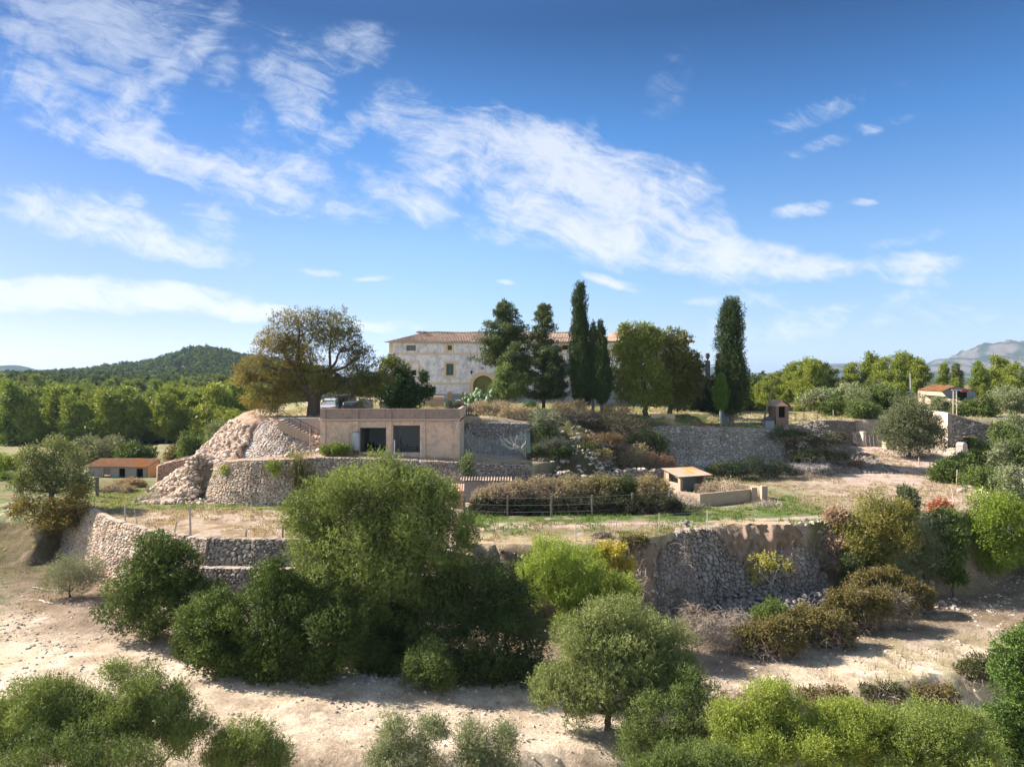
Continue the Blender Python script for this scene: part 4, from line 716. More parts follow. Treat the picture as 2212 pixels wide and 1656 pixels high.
for px, py, hw, hh, Y, pal, lab, hi_ in SB:
    x = (px - CX) / F_ * Y; gz = Hs(x, Y); s = Y / F_; zc = CAMZ - (py - CY) * s; rz = max(hh * s, (zc - gz) * .55); l = np.array([x, Y, gz]); zc -= gz
    plant('olive_bush' if pal in (OLVG, MID) else 'shrub', l, [(0, 0, max(zc, rz * .7), hw * s, hw * s * .9, hh * s), (hw * s * .45, .4, max(zc * .7, .4), hw * s * .7, hw * s * .7, hh * s * .8), (-hw * s * .45, -.3, max(zc * .65, .4), hw * s * .7, hw * s * .7, hh * s * .8), (0, -.3, max(zc * .4, .35), hw * s * .8, hw * s * .8, hh * s * .7)], 1700, lab, 'bush', per=12, lr=.3, r0=.1, L=.45, k=6, ll=.22, lw=.09, up=.3, pal=pal, nb=2, names=('stems', 'foliage'))
# --- left: walnut-like tree on the corner of the wall, trees behind the shed
l = PL(115, Y=61.5); l[2] = Hs(l[0], 62)
plant('carob_tree', l, BL(l, [(110, 980, 50, 30, .5), (75, 1020, 40, 35), (150, 1010, 48, 38), (110, 1040, 60, 30, .5), (170, 1050, 30, 25), (50, 1050, 30, 22)]), 5200, 'open crowned tree on the corner of the curved wall, its limbs showing', 'tree', per=20, lr=.3, r0=.24, forkh=1.7, L=.4, k=6, ll=.15, lw=.07, up=.3, pal=((.05, .075, .025), (.10, .13, .05), (.17, .19, .09)), nb=7, fill=.9)
l = PL(115, Y=60.0); plant('mastic_bush', l, BL(l, [(60, 1100, 40, 25), (110, 1105, 55, 30), (165, 1090, 30, 35), (130, 1130, 55, 18, -.8)]), 3600, 'autumn coloured bush with yellow tips at the foot of the open crowned tree', 'bush', per=20, lr=.3, r0=.08, L=.35, k=6, ll=.13, lw=.06, up=.3, pal=((.05, .06, .018), (.10, .085, .03), (.22, .18, .03)), nb=4, names=('stems', 'foliage'))
LT = [(215, 975, 60, 32, 100, ((.06, .075, .045), (.11, .13, .08), (.17, .19, .13)), 'wide grey olive behind the tiled shed', 2600), (290, 985, 38, 27, 97, DKG, 'dark evergreen bush right behind the tiled shed', 2200), (10, 1005, 30, 28, 90, YG, 'yellowish tree cut by the left edge of the view', 1600), (15, 1055, 30, 30, 80, MID, 'green bush at the left edge above the white tank', 1800),
      (385, 985, 28, 22, 100, ((.09, .06, .03), (.12, .10, .035)), 'brownish bush at the end of the left meadow', 1100), (430, 965, 45, 35, 98, MID, 'bushy green tree left of the mound', 2600), (490, 950, 45, 42, 96, OLVG, 'olive against the left slope of the mound', 2600), (500, 915, 35, 40, 104, PINE, 'young pine rising behind the left slope of the mound', 1800)]
for px, py, hw, hh, Y, pal, lab, n in LT:
    x = (px - CX) / F_ * Y; gz = Hs(x, Y); s = Y / F_; zc = CAMZ - (py - CY) * s - gz; l = np.array([x, Y, gz])
    plant('olive_tree' if pal is OLVG or 'olive' in lab else 'leafy_tree', l, [(0, 0, zc, hw * s, hw * s, hh * s), (hw * s * .5, .5, zc * .75, hw * s * .7, hw * s * .7, hh * s * .9), (-hw * s * .5, .5, zc * .75, hw * s * .7, hw * s * .7, hh * s * .9), (0, -.5, zc * .55, hw * s * .8, hw * s * .7, hh * s * .8)], n, lab, 'tree', per=14, lr=.3, r0=.15, L=.5, k=6, ll=.26, lw=.11, up=.3, pal=pal, nb=2)
# --- terrace: the big brown-gold tree
l = PL(677, Y=78.0); l[2] = 11.2
def gold(p, c):
    # leaves turn from gold on the outer left branches to green on the right: autumn colour of the leaves themselves
    t = np.clip((p[..., 0] + 7.5) / 13 + rng.normal(0, .10, p.shape[:2]), 0, 1)[..., None]; return c * (1 - t * .42) * np.array([1.0, 1.0, .9]) + t * np.array([-.035, .004, .0]) * (c[..., :1] > .06)
bl = BL(l, [(650, 700, 55, 28), (715, 705, 50, 30), (600, 740, 50, 30), (660, 750, 60, 32), (745, 745, 45, 32), (775, 775, 32, 28), (560, 785, 32, 22), (530, 815, 26, 24), (590, 830, 50, 28), (575, 870, 48, 26, -.8), (650, 800, 60, 26, 1.5), (735, 810, 50, 30, 1), (790, 815, 28, 25), (690, 835, 55, 22, .5), (760, 840, 60, 22), (820, 830, 35, 20), (625, 850, 40, 25)])
root = empty('ash_tree', l); tag(root, 'spreading brown gold autumn tree with a thick trunk left of the garage', 'tree')
lb = lobes_in(bl, 22, .30, .9); mb = MB(); leaves(mb, lb, 14500, L=.5, k=6, ll=.19, lw=.07, up=.1, pal=((.080, .068, .020), (.14, .12, .032), (.22, .18, .05)), colf=gold); mb.build('crown', M_LEAF, root)
tb = MB(); fk = np.array([.1, 0, 2.6]); tb.tube(curve((0, 0, -.4), fk, 0, 6, .05), np.linspace(.75, .58, 6), 10, (.07, .055, .045))
for f_, ids in [((-1.8, .2, 5.2), (0, 2, 3, 6, 7)), ((1.6, .4, 5.0), (1, 4, 5, 10, 11)), ((-2.6, -.2, 4.0), (7, 8, 9, 16)), ((3.4, .2, 4.2), (12, 13, 14, 15))]:
    tb.tube(curve(fk, f_, -.05, 6, .1), np.linspace(.42, .26, 6), 8, (.08, .065, .05))
    for i_ in ids:
        e = np.array(bl[i_][:3]); tb.tube(curve(f_, e, -.06, 7, .16), np.linspace(.2, .07, 7), 6, (.09, .07, .055)); d = np.linalg.norm(lb[:, :3] - e, axis=1)
        for q in np.argsort(d)[1:11]:
            c = curve(e - (e - np.array(f_)) * .3 * rng.random(), lb[q, :3], -.04, 6, .2); tb.tube(c, np.linspace(.07, .02, 6), 4, (.10, .08, .06), cap=False)
            for _ in range(3): m = c[rng.integers(2, 6)]; tb.tube(curve(m, m + rdir(1, .3)[0] * .9, 0, 4, .2), np.linspace(.025, .008, 4), 3, (.10, .08, .06), cap=False)
tb.build('trunk', M_BARK, root)
l = PL(845, Y=83); l[2] = 11.3
plant('lemon_tree', l, BL(l, [(845, 800, 38, 22), (810, 830, 40, 24), (870, 815, 22, 20), (835, 850, 45, 18)]), 3000, 'green tree with yellow tips right of the spreading autumn tree', 'tree', per=18, r0=.14, L=.4, k=6, ll=.2, lw=.09, pal=((.03, .045, .012), (.065, .085, .018), (.15, .17, .02)), nb=5, forkh=2.0)
l = PL(880, Y=81.5); l[2] = 11.3
plant('loquat_tree', l, BL(l, [(868, 835, 34, 28), (895, 855, 30, 22), (860, 865, 32, 18), (915, 820, 7, 16), (925, 850, 14, 12)]), 3200, 'dark glossy tree in front of the white house above the garage', 'tree', per=18, r0=.14, L=.4, k=7, ll=.24, lw=.09, pal=((.012, .026, .010), (.022, .045, .014), (.04, .08, .02)), nb=3, forkh=.8, mat=M_LEAFD)
# --- conifers
def conifer(px, top, bot, Y, halfw, label, n, pal, seed, open_=.5, topw=.12):
    x = (px - CX) / F_ * Y; gz = Hs(x, Y); hgt = CAMZ - (top - CY) * Y / F_ - gz; s = Y / F_; r0 = np.random.default_rng(seed)
    root = empty('conifer', (x, Y, gz)); tag(root, label, 'tree'); lob = []; tb = MB(); tb.tube(curve((0, 0, -.3), (r0.normal(0, .2), 0, hgt * .97), 0, 10, .02), np.linspace(.24, .03, 10), 7, (.09, .07, .055)); z0 = 1.6
    zz_ = z0
    while zz_ < hgt * .97:
        t = zz_ / hgt; R_ = halfw * s * 1.45 * ((1 - t) ** .95 + topw * .35) * (.8 + .4 * r0.random()) * (.9 if t > .3 else .55 + t)
        for j in range(r0.integers(5, 9)):
            a = r0.random() * 2 * pi; Lb = R_ * (.55 + .65 * r0.random()); e = np.array([cos(a) * Lb, sin(a) * Lb, zz_ + Lb * (.10 + .35 * r0.random())])
            if e[0] < -.9 and zz_ < 5.2 and px < 1100: continue; tb.tube(curve((0, 0, zz_), e, -.06, 5, .1), np.linspace(.05, .015, 5), 4, (.09, .07, .055), cap=False)
            m = max(2, int(Lb / .5))
            for q in range(m):
                f = (q + 1) / m
                if f < .25 * open_: continue
                rr = .27 + .26 * (1 - abs(f - .5)); lob.append([e[0] * f + r0.normal(0, .12), e[1] * f + r0.normal(0, .12), zz_ + (e[2] - zz_) * f - .08, rr, rr, rr * .5])
        zz_ += .62 + .35 * r0.random()
    
    for q in range(9): lob.append([r0.normal(0, .06), r0.normal(0, .06), hgt * (.86 + .015 * q), .34 - .03 * q, .34 - .03 * q, .3])
    lob.append([0, 0, hgt * .5, .4, .4, hgt * .3]); mb = MB(); leaves(mb, np.array(lob), n, L=.30, k=7, ll=.20, lw=.075, up=.15, pal=pal, wgt=1.4); mb.build('crown', M_LEAFD, root); tb.build('trunk', M_BARK, root); return root
CON = ((.022, .038, .016), (.05, .075, .028), (.10, .13, .055))
conifer(1088, 647, 880, 92, 82, 'pointed conifer with ragged branches left of the second conifer, before the house', 15000, CON, 3)
conifer(1174, 656, 885, 90, 52, 'narrow see-through conifer left of the tall cypress trio', 8000, CON, 4, .8)
l = PL(1085, Y=88.5); l[2] = Hs(l[0], 88.5); plant('juniper_tree', l, BL(l, [(1092, 812, 20, 24), (1078, 842, 20, 20), (1102, 850, 28, 20), (1118, 830, 22, 25)]), 4200, 'lighter green juniper in the sun at the foot of the pointed conifer', 'tree', per=18, r0=.12, L=.35, k=7, ll=.17, lw=.07, up=.4, pal=((.05, .085, .03), (.10, .15, .05), (.16, .21, .08)), nb=3)
l = PL(1205, Y=88); l[2] = Hs(l[0], 88); plant('cypress_tree', l, BL(l, [(1200, 770, 12, 22), (1203, 810, 17, 30), (1205, 845, 19, 25)]), 3000, 'short dark cypress squeezed between the second conifer and the tall cypress', 'tree', per=18, r0=.1, L=.3, k=7, ll=.17, lw=.06, up=1.2, pal=((.018, .032, .014), (.035, .055, .024)), nb=2, mat=M_LEAFD)
def cypress(px, top, Y, prof, label, n, pal=((.014, .028, .012), (.028, .050, .018), (.05, .078, .028)), trunkh=2.0, group=None, lump=.25, tr=.2, tcol=(.16, .13, .11)):
    """prof: (row px, half width px, centre px offset)"""
    x = (px - CX) / F_ * Y; gz = Hs(x, Y); s = Y / F_; root = empty('cypress_tree', (x, Y, gz)); tag(root, label, 'tree', group); lob = []; pr = np.array(prof, float); H_ = CAMZ - (top - CY) * s - gz
    for _ in range(int(H_ * 26)):
        py = rng.uniform(top + 4, pr[-1, 0]); hw = np.interp(py, pr[:, 0], pr[:, 1]) * s; off = np.interp(py, pr[:, 0], pr[:, 2]) * s; a = rng.random() * 2 * pi; rr = hw * (.24 + .22 * rng.random()) * (1 + (lump > .4) * .3 * rng.random()); q = (hw - rr * (.7 - (lump > .4) * .35)) * rng.random() ** .4 * (.9 + lump * rng.random())
        lob.append([off + cos(a) * q, sin(a) * q, CAMZ - (py - CY) * s - gz, rr, rr, rr * 2.0])
    mb = MB(); leaves(mb, np.array(lob), n, L=.36, k=7, ll=.17, lw=.06, up=2.2 if lump < .4 else 1.0, spread=.5, pal=pal); mb.build('crown', M_LEAFD, root); tb = MB(); tb.tube([(0, 0, -.3), (0, 0, trunkh), (0, 0, H_ * .8)], [tr, tr * .8, .05], 8, tcol); tb.build('trunk', M_BARK, root)
cypress(1252, 611, 88, [(611, 8, 3), (640, 16, 2), (680, 18, -1), (720, 22, 0), (760, 26, 2), (800, 30, 4), (840, 30, 8), (868, 20, 6)], 'tallest cypress of the trio before the house', 16000, trunkh=1.6, tcol=(.3, .28, .26))
cypress(1281, 695, 87, [(695, 4, 0), (720, 8, 0), (780, 12, 1), (860, 14, 1)], 'slim middle cypress of the trio', 4000)
cypress(1300, 691, 86.5, [(691, 4, -4), (720, 9, -2), (760, 14, 1), (810, 19, 3), (850, 19, 2), (872, 12, 0)], 'right hand cypress of the trio, pointed and dense', 8500)
cypress(1580, 648, 87, [(648, 7, -6), (656, 13, -3), (668, 20, 2), (710, 24, -1), (750, 25, -3), (780, 26, -3), (820, 29, 3), (860, 27, 5), (893, 15, 3)], 'tall shaggy cypress standing alone above the long terrace wall', 17000, trunkh=1.4, lump=.45, tr=.34)
# two leaders at its top are split by a notch
cypress(1557, 808, 85.5, [(808, 4, 2), (830, 12, 1), (860, 17, -1), (878, 14, 0), (884, 8, 0)], 'short bright green cypress sapling left of the tall lone cypress', 3000, pal=((.03, .06, .012), (.055, .11, .02), (.08, .15, .03)), trunkh=1.5, tr=.09, tcol=(.38, .33, .26))
# --- round trees right of the trio
l = PL(1395, Y=88); l[2] = Hs(l[0], 88)
plant('hackberry_tree', l, BL(l, [(1385, 725, 48, 26), (1350, 760, 36, 36), (1400, 775, 50, 36), (1345, 815, 30, 36), (1395, 830, 52, 34), (1370, 860, 40, 18, -.5), (1420, 860, 36, 18)]), 9500, 'round tree with sunny green foliage right of the cypress trio', 'tree', per=24, lr=.28, r0=.3, L=.42, k=7, ll=.20, lw=.11, up=.1, pal=((.055, .085, .018), (.11, .15, .035), (.18, .21, .06)), nb=3, forkh=1.4)
l = PL(1447, Y=89.5); l[2] = Hs(l[0], 89.5)
plant('hackberry_tree', l, BL(l, [(1450, 740, 42, 26), (1465, 780, 42, 34), (1500, 790, 22, 26), (1445, 820, 46, 34), (1490, 830, 28, 30), (1450, 860, 40, 20)]), 7500, 'brownish green round tree hiding the right end of the house', 'tree', per=24, lr=.28, r0=.28, L=.42, k=7, ll=.20, lw=.11, up=.1, pal=((.045, .058, .018), (.085, .10, .028), (.14, .15, .05)), nb=3, forkh=1.8)
# ivy over the dark terrace wall at the right of the house
l = PL(1535, Y=96.0); l[2] = Hs(l[0], 95); plant('ivy', l, BL(l, [(1500, 860, 22, 25), (1530, 840, 25, 24), (1552, 860, 18, 25), (1520, 880, 35, 16)]), 2500, 'dark ivy smothering the wall under the urn balustrade', 'climbing plant', per=18, r0=.05, L=.3, k=7, ll=.2, lw=.12, pal=((.012, .022, .01), (.02, .035, .014)), nb=0, trunk=True, names=('stems', 'foliage'), mat=M_LEAFD)

# --- brambles, dry twigs, reeds
def twigs(mb, cx, cy, cz, rx, ry, rz, n, w=.02, col=((.20, .15, .12), (.34, .27, .22)), L=1.0, arch=.5):
    a = rng.random(n) * 2 * pi; q = rng.random(n) ** .5; bx = cx + np.cos(a) * q * rx; by = cy + np.sin(a) * q * ry; d = rdir(n, .5); Ls = L * (.4 + .8 * rng.random(n))
    z0 = cz + rz * rng.random(n) * np.sqrt(np.maximum(1 - q * q, .05)); p = np.stack([bx, by, z0], 1); K = 5; t = np.linspace(0, 1, K)
    pts = p[:, None] + d[:, None] * (t[None, :, None] * Ls[:, None, None]); pts[..., 2] -= (arch * Ls)[:, None] * t[None] ** 2; pts += rng.normal(0, .02, pts.shape) * L; sd = unit(np.cross(d, rng.normal(size=(n, 3))))[:, None] * (w * .5 * (1.1 - t))[None, :, None]
    V = np.stack([pts - sd, pts + sd], 2).reshape(-1, 3); base = (np.arange(n) * 2 * K)[:, None] + (np.arange(K - 1) * 2)[None]; q4 = np.stack([base, base + 1, base + 3, base + 2], -1).reshape(-1, 4)
    c0, c1 = np.array(col[0]), np.array(col[1]); c = c0 + (c1 - c0) * rng.random((n, 1)); mb.add(V, q4, None, np.repeat(c, 2 * K, 0))
def bramble(px, py, hw, hh, Y, label, leafpal=None, nl=700, nt=700, col=((.16, .12, .10), (.36, .28, .24)), name='bramble_bush', L=1.0, w=.02, cat='bush', group=None, depth=1.0):
    x = (px - CX) / F_ * Y; gz = Hs(x, Y); s = Y / F_; hz = max(CAMZ - (py - hh - CY) * s - gz, .5); root = empty(name, (x, Y, gz)); tag(root, label, cat, group)
    mb = MB(); twigs(mb, 0, 0, .05, hw * s * 1.15, hw * s * .6 * depth, hz * .9, nt, w, col, L); mb.build('twigs', M_BARK, root)
    if leafpal is not None:
        leafpal = np.array(leafpal) * (.72, .74, .95)
        lb = lobes_in([(0, 0, hz * .5, hw * s * 1.1, hw * s * .6 * depth, hz * .52), (-hw * s * .6, 0, hz * .42, hw * s * .6, hw * s * .45, hz * .45), (hw * s * .6, 0, hz * .42, hw * s * .6, hw * s * .45, hz * .45)], 14, .3); mb = MB(); leaves(mb, lb, int(nl * 1.5), L=.3, k=6, ll=.10, lw=.06, up=.1, pal=leafpal); mb.build('foliage', M_LEAF, root)
    return root
BRL = ((.07, .06, .02), (.13, .11, .03), (.2, .18, .05)); DRYL = ((.24, .20, .12), (.36, .30, .19)); PINK = ((.23, .175, .135), (.38, .31, .245))
for a in [(1500, 1340, 42, 48, 46.5, 'leafless pinkish bramble at the left end of the long bramble bank', None, 0, 1300, PINK), (1575, 1360, 70, 55, 45.0, 'wide tangle of bare grey pink brambles beside the path', None, 0, 2600, PINK), (1680, 1340, 60, 42, 46.5, 'bramble with bright green patches under the small yellow tree', ((.06, .10, .02), (.13, .19, .03)), 2200, 900),
          (1665, 1380, 75, 42, 44.0, 'brown leafed bramble hanging over the path edge', BRL, 3800, 1500, PINK), (1765, 1360, 75, 52, 45.5, 'rusty green bramble in the middle of the long bramble bank', BRL, 5200, 1200), (1850, 1320, 62, 58, 48, 'olive brown bramble mound left of the bare twig mound', BRL, 5200, 800),
          (1915, 1310, 58, 48, 49.0, 'mound of bare grey twigs at the right bramble bank', BRL, 900, 2200, PINK), (1895, 1260, 60, 40, 52, 'brown bramble under the loose almond tree', BRL, 4200, 900), (1965, 1285, 50, 36, 51.5, 'low bramble at the right tip of the bank', BRL, 3200, 900)]:
    bramble(*a)
for a in [(1480, 1170, 22, 40, 50.6, 'dry creeper hanging down the ruined wall', None, 0, 500, PINK), (1715, 1165, 14, 18, 54.2, 'dry tuft on the crest of the ruined wall', None, 0, 350, ((.4, .28, .2), (.5, .38, .3)))]: bramble(*a, name='dry_creeper', depth=.35)
MED = [(1080, 1065, 55, 26, 60.5, 'straw coloured bramble mass at the left end of the rail fence', DRYL, 1800, 500), (1155, 1060, 60, 30, 61.0, 'dry hedge of straw coloured scrub behind the rail fence', DRYL, 2600, 600), (1230, 1055, 55, 32, 61.5, 'pale dry scrub behind the middle of the rail fence', ((.22, .19, .09), (.34, .29, .15)), 2600, 500), (1310, 1052, 55, 30, 62, 'mixed green and straw scrub behind the rail fence', ((.11, .12, .04), (.25, .22, .09)), 2800, 400),
       (1348, 1055, 28, 34, 61.5, 'dark green bramble drooping over the rail fence', ((.04, .06, .015), (.08, .11, .03)), 1600, 150), (1405, 1050, 40, 26, 63.5, 'golden dry scrub left of the open shed', ((.24, .21, .08), (.34, .28, .12)), 1500, 500), (1470, 1078, 40, 18, 62.5, 'grey twiggy scrub in front of the open shed', None, 0, 900, ((.3, .25, .2), (.42, .36, .3))), (1570, 1050, 55, 16, 67.5, 'dry twigs filling the walled pen', DRYL, 700, 900, ((.3, .25, .2), (.45, .38, .3))),
       (1060, 885, 55, 18, 80, 'dry pale shrub on the terrace right of the garage', DRYL, 1500, 500), (1120, 890, 35, 15, 78.5, 'golden dry grass clump on the rim above the recess', ((.34, .29, .15), (.45, .4, .24)), 900, 600), (1180, 895, 32, 24, 76.5, 'silvery broad leaved shrub at the corner of the recessed wall', ((.10, .14, .07), (.2, .25, .14)), 1800, 150), (1180, 930, 24, 20, 75.5, 'lower dark part of shrubbery at the corner of the recessed wall', DKG, 1100, 150),
       (1200, 960, 40, 18, 74, 'grey green creeping shrub on the overgrown slope', ((.06, .075, .05), (.11, .13, .09)), 1300, 300), (1250, 905, 45, 20, 81, 'shaded twig scrub on the overgrown slope below the cypresses', ((.05, .055, .03), (.09, .085, .05)), 900, 900, ((.12, .10, .09), (.26, .22, .2))), (1330, 910, 60, 22, 81, 'dark scrub near the rim of the overgrown slope', ((.04, .045, .02), (.08, .075, .04)), 1400, 900, ((.10, .09, .08), (.24, .2, .18))),
       (1300, 960, 45, 22, 77, 'rusty brown bramble in the middle of the overgrown slope', ((.10, .06, .03), (.2, .15, .06)), 1500, 800), (1265, 980, 22, 16, 75, 'yellow green broom shrub on the overgrown slope', ((.12, .14, .03), (.22, .22, .06)), 1000, 150), (1300, 985, 22, 15, 74.5, 'straw yellow broom beside the yellow green broom', ((.2, .19, .07), (.3, .27, .12)), 900, 250), (1370, 975, 40, 22, 77, 'pale grassy bramble at the right of the overgrown slope', ((.16, .15, .08), (.28, .25, .14)), 1600, 700),
       (1400, 945, 40, 22, 80, 'dark green creeper beside the left end of the terrace wall', DKG, 1300, 500), (1420, 990, 40, 16, 77.5, 'reddish dry bramble above the open shed', ((.14, .07, .04), (.24, .16, .10)), 900, 700), (1210, 985, 22, 22, 73, 'dark bush under the creeping shrub', DKG, 900, 150), (1150, 975, 22, 14, 73.5, 'leafy shoots at the foot of the wire enclosure', MID, 700, 150),
       (1630, 1015, 75, 22, 79, 'dark green thicket at the foot of the terrace wall', ((.02, .035, .015), (.04, .06, .025)), 2800, 500, ((.1, .09, .08), (.25, .22, .2))), (1740, 1020, 45, 18, 80, 'bare grey twigs right of the dark green thicket', None, 0, 1300, ((.3, .26, .24), (.45, .4, .37))), (1560, 1010, 35, 14, 79, 'low dark ivy left part of the thicket under the terrace wall', DKG, 900, 200),
       (1010, 1000, 12, 45, 67.4, 'young leafy climber on the wall right of the garage', ((.08, .13, .03), (.16, .22, .06)), 700, 100), (985, 1030, 30, 22, 66.3, 'pinkish bare scrub right behind the big round tree', None, 0, 900, PINK), (725, 975, 28, 18, 68.2, 'bright green shrub in front of the garage', ((.09, .14, .02), (.18, .24, .03)), 1700, 80),
       (630, 1020, 8, 5, 66, 'tiny weed on the bastion top', MID, 60, 20), (930, 1185, 10, 8, 48, 'weeds on the field rim', MID, 80, 40), (1055, 1195, 26, 14, 48.2, 'grey creeping bush on the bank left of the lime green tree', ((.06, .08, .04), (.11, .14, .07)), 800, 150), (1030, 1225, 40, 16, 47.6, 'pinkish dry plants on the bank below the wire fence', None, 0, 900, ((.3, .22, .17), (.45, .34, .26))),
       (1300, 1155, 18, 8, 51, 'dry grey scrub above the yellow leaved sapling', None, 0, 400, ((.22, .17, .13), (.34, .28, .2))), (1780, 1140, 35, 16, 56, 'bare pink brambles on the rim right of the ruined wall', None, 0, 1400, PINK), (1840, 1185, 26, 12, 54, 'weeds under the almond tree', DKG, 500, 100), (1660, 1095, 26, 8, 63, 'dry tufts by the end of the pen', None, 0, 400, ((.3, .25, .2), (.45, .38, .3))),
       (250, 1075, 40, 8, 71, 'straw scrub before the tiled shed', DRYL, 700, 400), (280, 1050, 32, 12, 74, 'golden dry scrub leaning on the tiled shed', ((.24, .18, .09), (.36, .28, .15)), 900, 400), (370, 1070, 60, 6, 66.5, 'pink dry twigs in front of the fallen stones', None, 0, 900, PINK), (980, 870, 18, 9, 86, 'blue green agave clump by the iron gate', ((.05, .08, .06), (.09, .13, .1)), 500, 20),
       (1145, 875, 14, 10, 86, 'palm like green clump under the conifers', ((.06, .13, .03), (.1, .2, .05)), 400, 20), (1230, 875, 40, 10, 85, 'autumn coloured flower bed under the tall cypress', ((.12, .11, .05), (.25, .2, .12)), 700, 200), (1330, 875, 30, 10, 86.5, 'pale grass between the cypresses and the round tree', DRYL, 500, 400), (1690, 935, 40, 9, 84.5, 'weeds on the bank under the well hut', ((.05, .07, .03), (.1, .12, .05)), 600, 400),
       (1590, 1500, 45, 14, 37.0, 'dry brown weeds at the lower path edge behind the lime olive', None, 0, 700, ((.22, .15, .11), (.34, .25, .19))), (1780, 1500, 50, 12, 38.2, 'reddish dry scrub on the lower bank of the right path', BRL, 400, 1100, ((.22, .15, .11), (.36, .26, .2))), (1905, 1495, 42, 14, 39.0, 'grey green scrub on the lower bank of the right path', ((.07, .08, .035), (.12, .12, .05)), 900, 500), (2020, 1485, 45, 18, 39.6, 'thorny brown scrub above the gully at lower right', BRL, 700, 1100, ((.18, .12, .09), (.32, .24, .18))), (2120, 1450, 50, 32, 41.5, 'green and brown scrub hanging into the gully at the right edge', ((.05, .07, .02), (.12, .12, .04)), 1100, 700),
       (1720, 945, 30, 14, 83.0, 'dark weeds at the right end of the terrace wall', DKG, 900, 400), (1765, 960, 36, 16, 83.5, 'brown green scrub climbing the shaded rubble heap', ((.05, .055, .025), (.10, .10, .04)), 1000, 700), (1800, 985, 34, 14, 83, 'dark scrub low on the shaded rubble heap', DKG, 900, 600), (1740, 990, 34, 14, 81, 'ivy at the base of the shaded rubble heap', DKG, 900, 400), (1800, 945, 30, 12, 89, 'olive brown scrub at the top of the shaded rubble heap', ((.05, .055, .025), (.10, .10, .04)), 800, 500),
       (1060, 1090, 42, 16, 60.1, 'undergrowth coloured dark as shade at the foot of the hedge, at its left end', ((.02, .03, .01), (.05, .055, .02)), 1500, 500, ((.08, .06, .05), (.2, .16, .13))),  # low shrubs added here, coloured dark as the shade below the hedge
       (1135, 1090, 42, 16, 60.1, 'undergrowth coloured dark as shade at the foot of the hedge, behind the second fence post', ((.02, .03, .01), (.05, .055, .02)), 1500, 500, ((.08, .06, .05), (.2, .16, .13))),
       (1215, 1090, 42, 16, 60.1, 'undergrowth coloured dark as shade at the foot of the hedge, behind the third fence post', ((.02, .03, .01), (.05, .055, .02)), 1500, 500, ((.08, .06, .05), (.2, .16, .13))),
       (1290, 1090, 42, 16, 60.1, 'undergrowth coloured dark as shade at the foot of the hedge, behind the fourth fence post', ((.02, .03, .01), (.05, .055, .02)), 1500, 500, ((.08, .06, .05), (.2, .16, .13))),
       (1365, 1090, 42, 16, 60.1, 'undergrowth coloured dark as shade at the foot of the hedge, behind the fifth fence post', ((.02, .03, .01), (.05, .055, .02)), 1500, 500, ((.08, .06, .05), (.2, .16, .13))),
       (1430, 1090, 42, 16, 60.1, 'undergrowth coloured dark as shade at the foot of the hedge, beside the shed', ((.02, .03, .01), (.05, .055, .02)), 1500, 500, ((.08, .06, .05), (.2, .16, .13))),
       (1370, 1170, 26, 18, 50.0, 'dry scrub spilling over the earth bank left of the ruined wall', BRL, 900, 700, PINK), (1385, 1215, 22, 20, 48.6, 'grey scrub on the bank touching the left edge of the ruined wall', None, 0, 700, PINK), (1095, 1215, 30, 18, 47.4, 'green weeds halfway down the broken bank', MID, 900, 300), (1000, 1200, 24, 18, 47.6, 'brown weeds on the bank beside the big round tree', BRL, 800, 500),
       (470, 1020, 9, 8, 66, 'caper bush growing out of the bastion', YG, 160, 10), (1000, 1150, 10, 10, 49, 'dark sprig at the right edge of the big round tree', MID, 200, 20), (1850, 1000, 14, 7, 83, 'rusty weed tuft on the upper right field', ((.2, .11, .05), (.28, .17, .08)), 200, 100)]
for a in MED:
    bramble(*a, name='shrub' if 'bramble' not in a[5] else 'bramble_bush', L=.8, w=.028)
# climbing tuft plants on the bastion face
for px, py, Yp, lab in [(492, 1015, 65.3, 'small green caper plant hanging on the sunny bastion'), (590, 1005, 63.9, 'second caper plant near the reeds on the bastion')]:
    p = PW(px, py, Yp); mb = MB(); leaves(mb, np.array([[0, 0, 0, .5, .35, .35], [.2, -.1, -.5, .3, .25, .3]]), 260, L=.3, k=6, ll=.14, lw=.07, up=-.3, pal=YG); o = mb.build('caper_plant', M_LEAF); o.location = p; tag(o, lab, 'plant')
# giant reeds in front of the bastion
l = PL(640, 1085); s = l[1] / F_; root = empty('giant_reed', l); tag(root, 'tall clump of giant reeds left of the big round tree', 'reeds'); mb = MB(); tb = MB()
for i in range(110):
    bx, by = rng.normal(0, .55), rng.normal(0, .4); hh = rng.uniform(2.6, 5.2) * (1 - .25 * abs(bx)); lx = bx * .55 + rng.normal(0, .25); c = curve((bx * .7, by, 0), (bx + lx, by - .1, hh), .02, 8, .03); tb.tube(c, np.linspace(.02, .008, 8), 3, (.34, .26, .12) if rng.random() < .6 else (.2, .2, .08), cap=False)
    for j in range(2, 8):
        for _ in range(3):
            d = unit(np.array([rng.normal(), rng.normal(), .35])); P0 = c[j] + rng.normal(0, .05, 3); L_ = .65; side = unit(np.cross(d, [0, 0, 1.])) * .022
            q0, q1, q2 = P0, P0 + d * L_ * .5 + [0, 0, .05], P0 + d * L_ + [0, 0, -.28]; col = np.array([.13, .17, .05]) * rng.uniform(.6, 1.4) if rng.random() < .72 else np.array([.38, .24, .10]) * rng.uniform(.7, 1.2)
            mb.add([q0 - side, q0 + side, q1 + side, q1 - side, q2], [(0, 1, 2, 3)], [(3, 2, 4)], col)
mb.build('leaves', M_LEAF, root); tb.build('canes', M_WOOD, root)
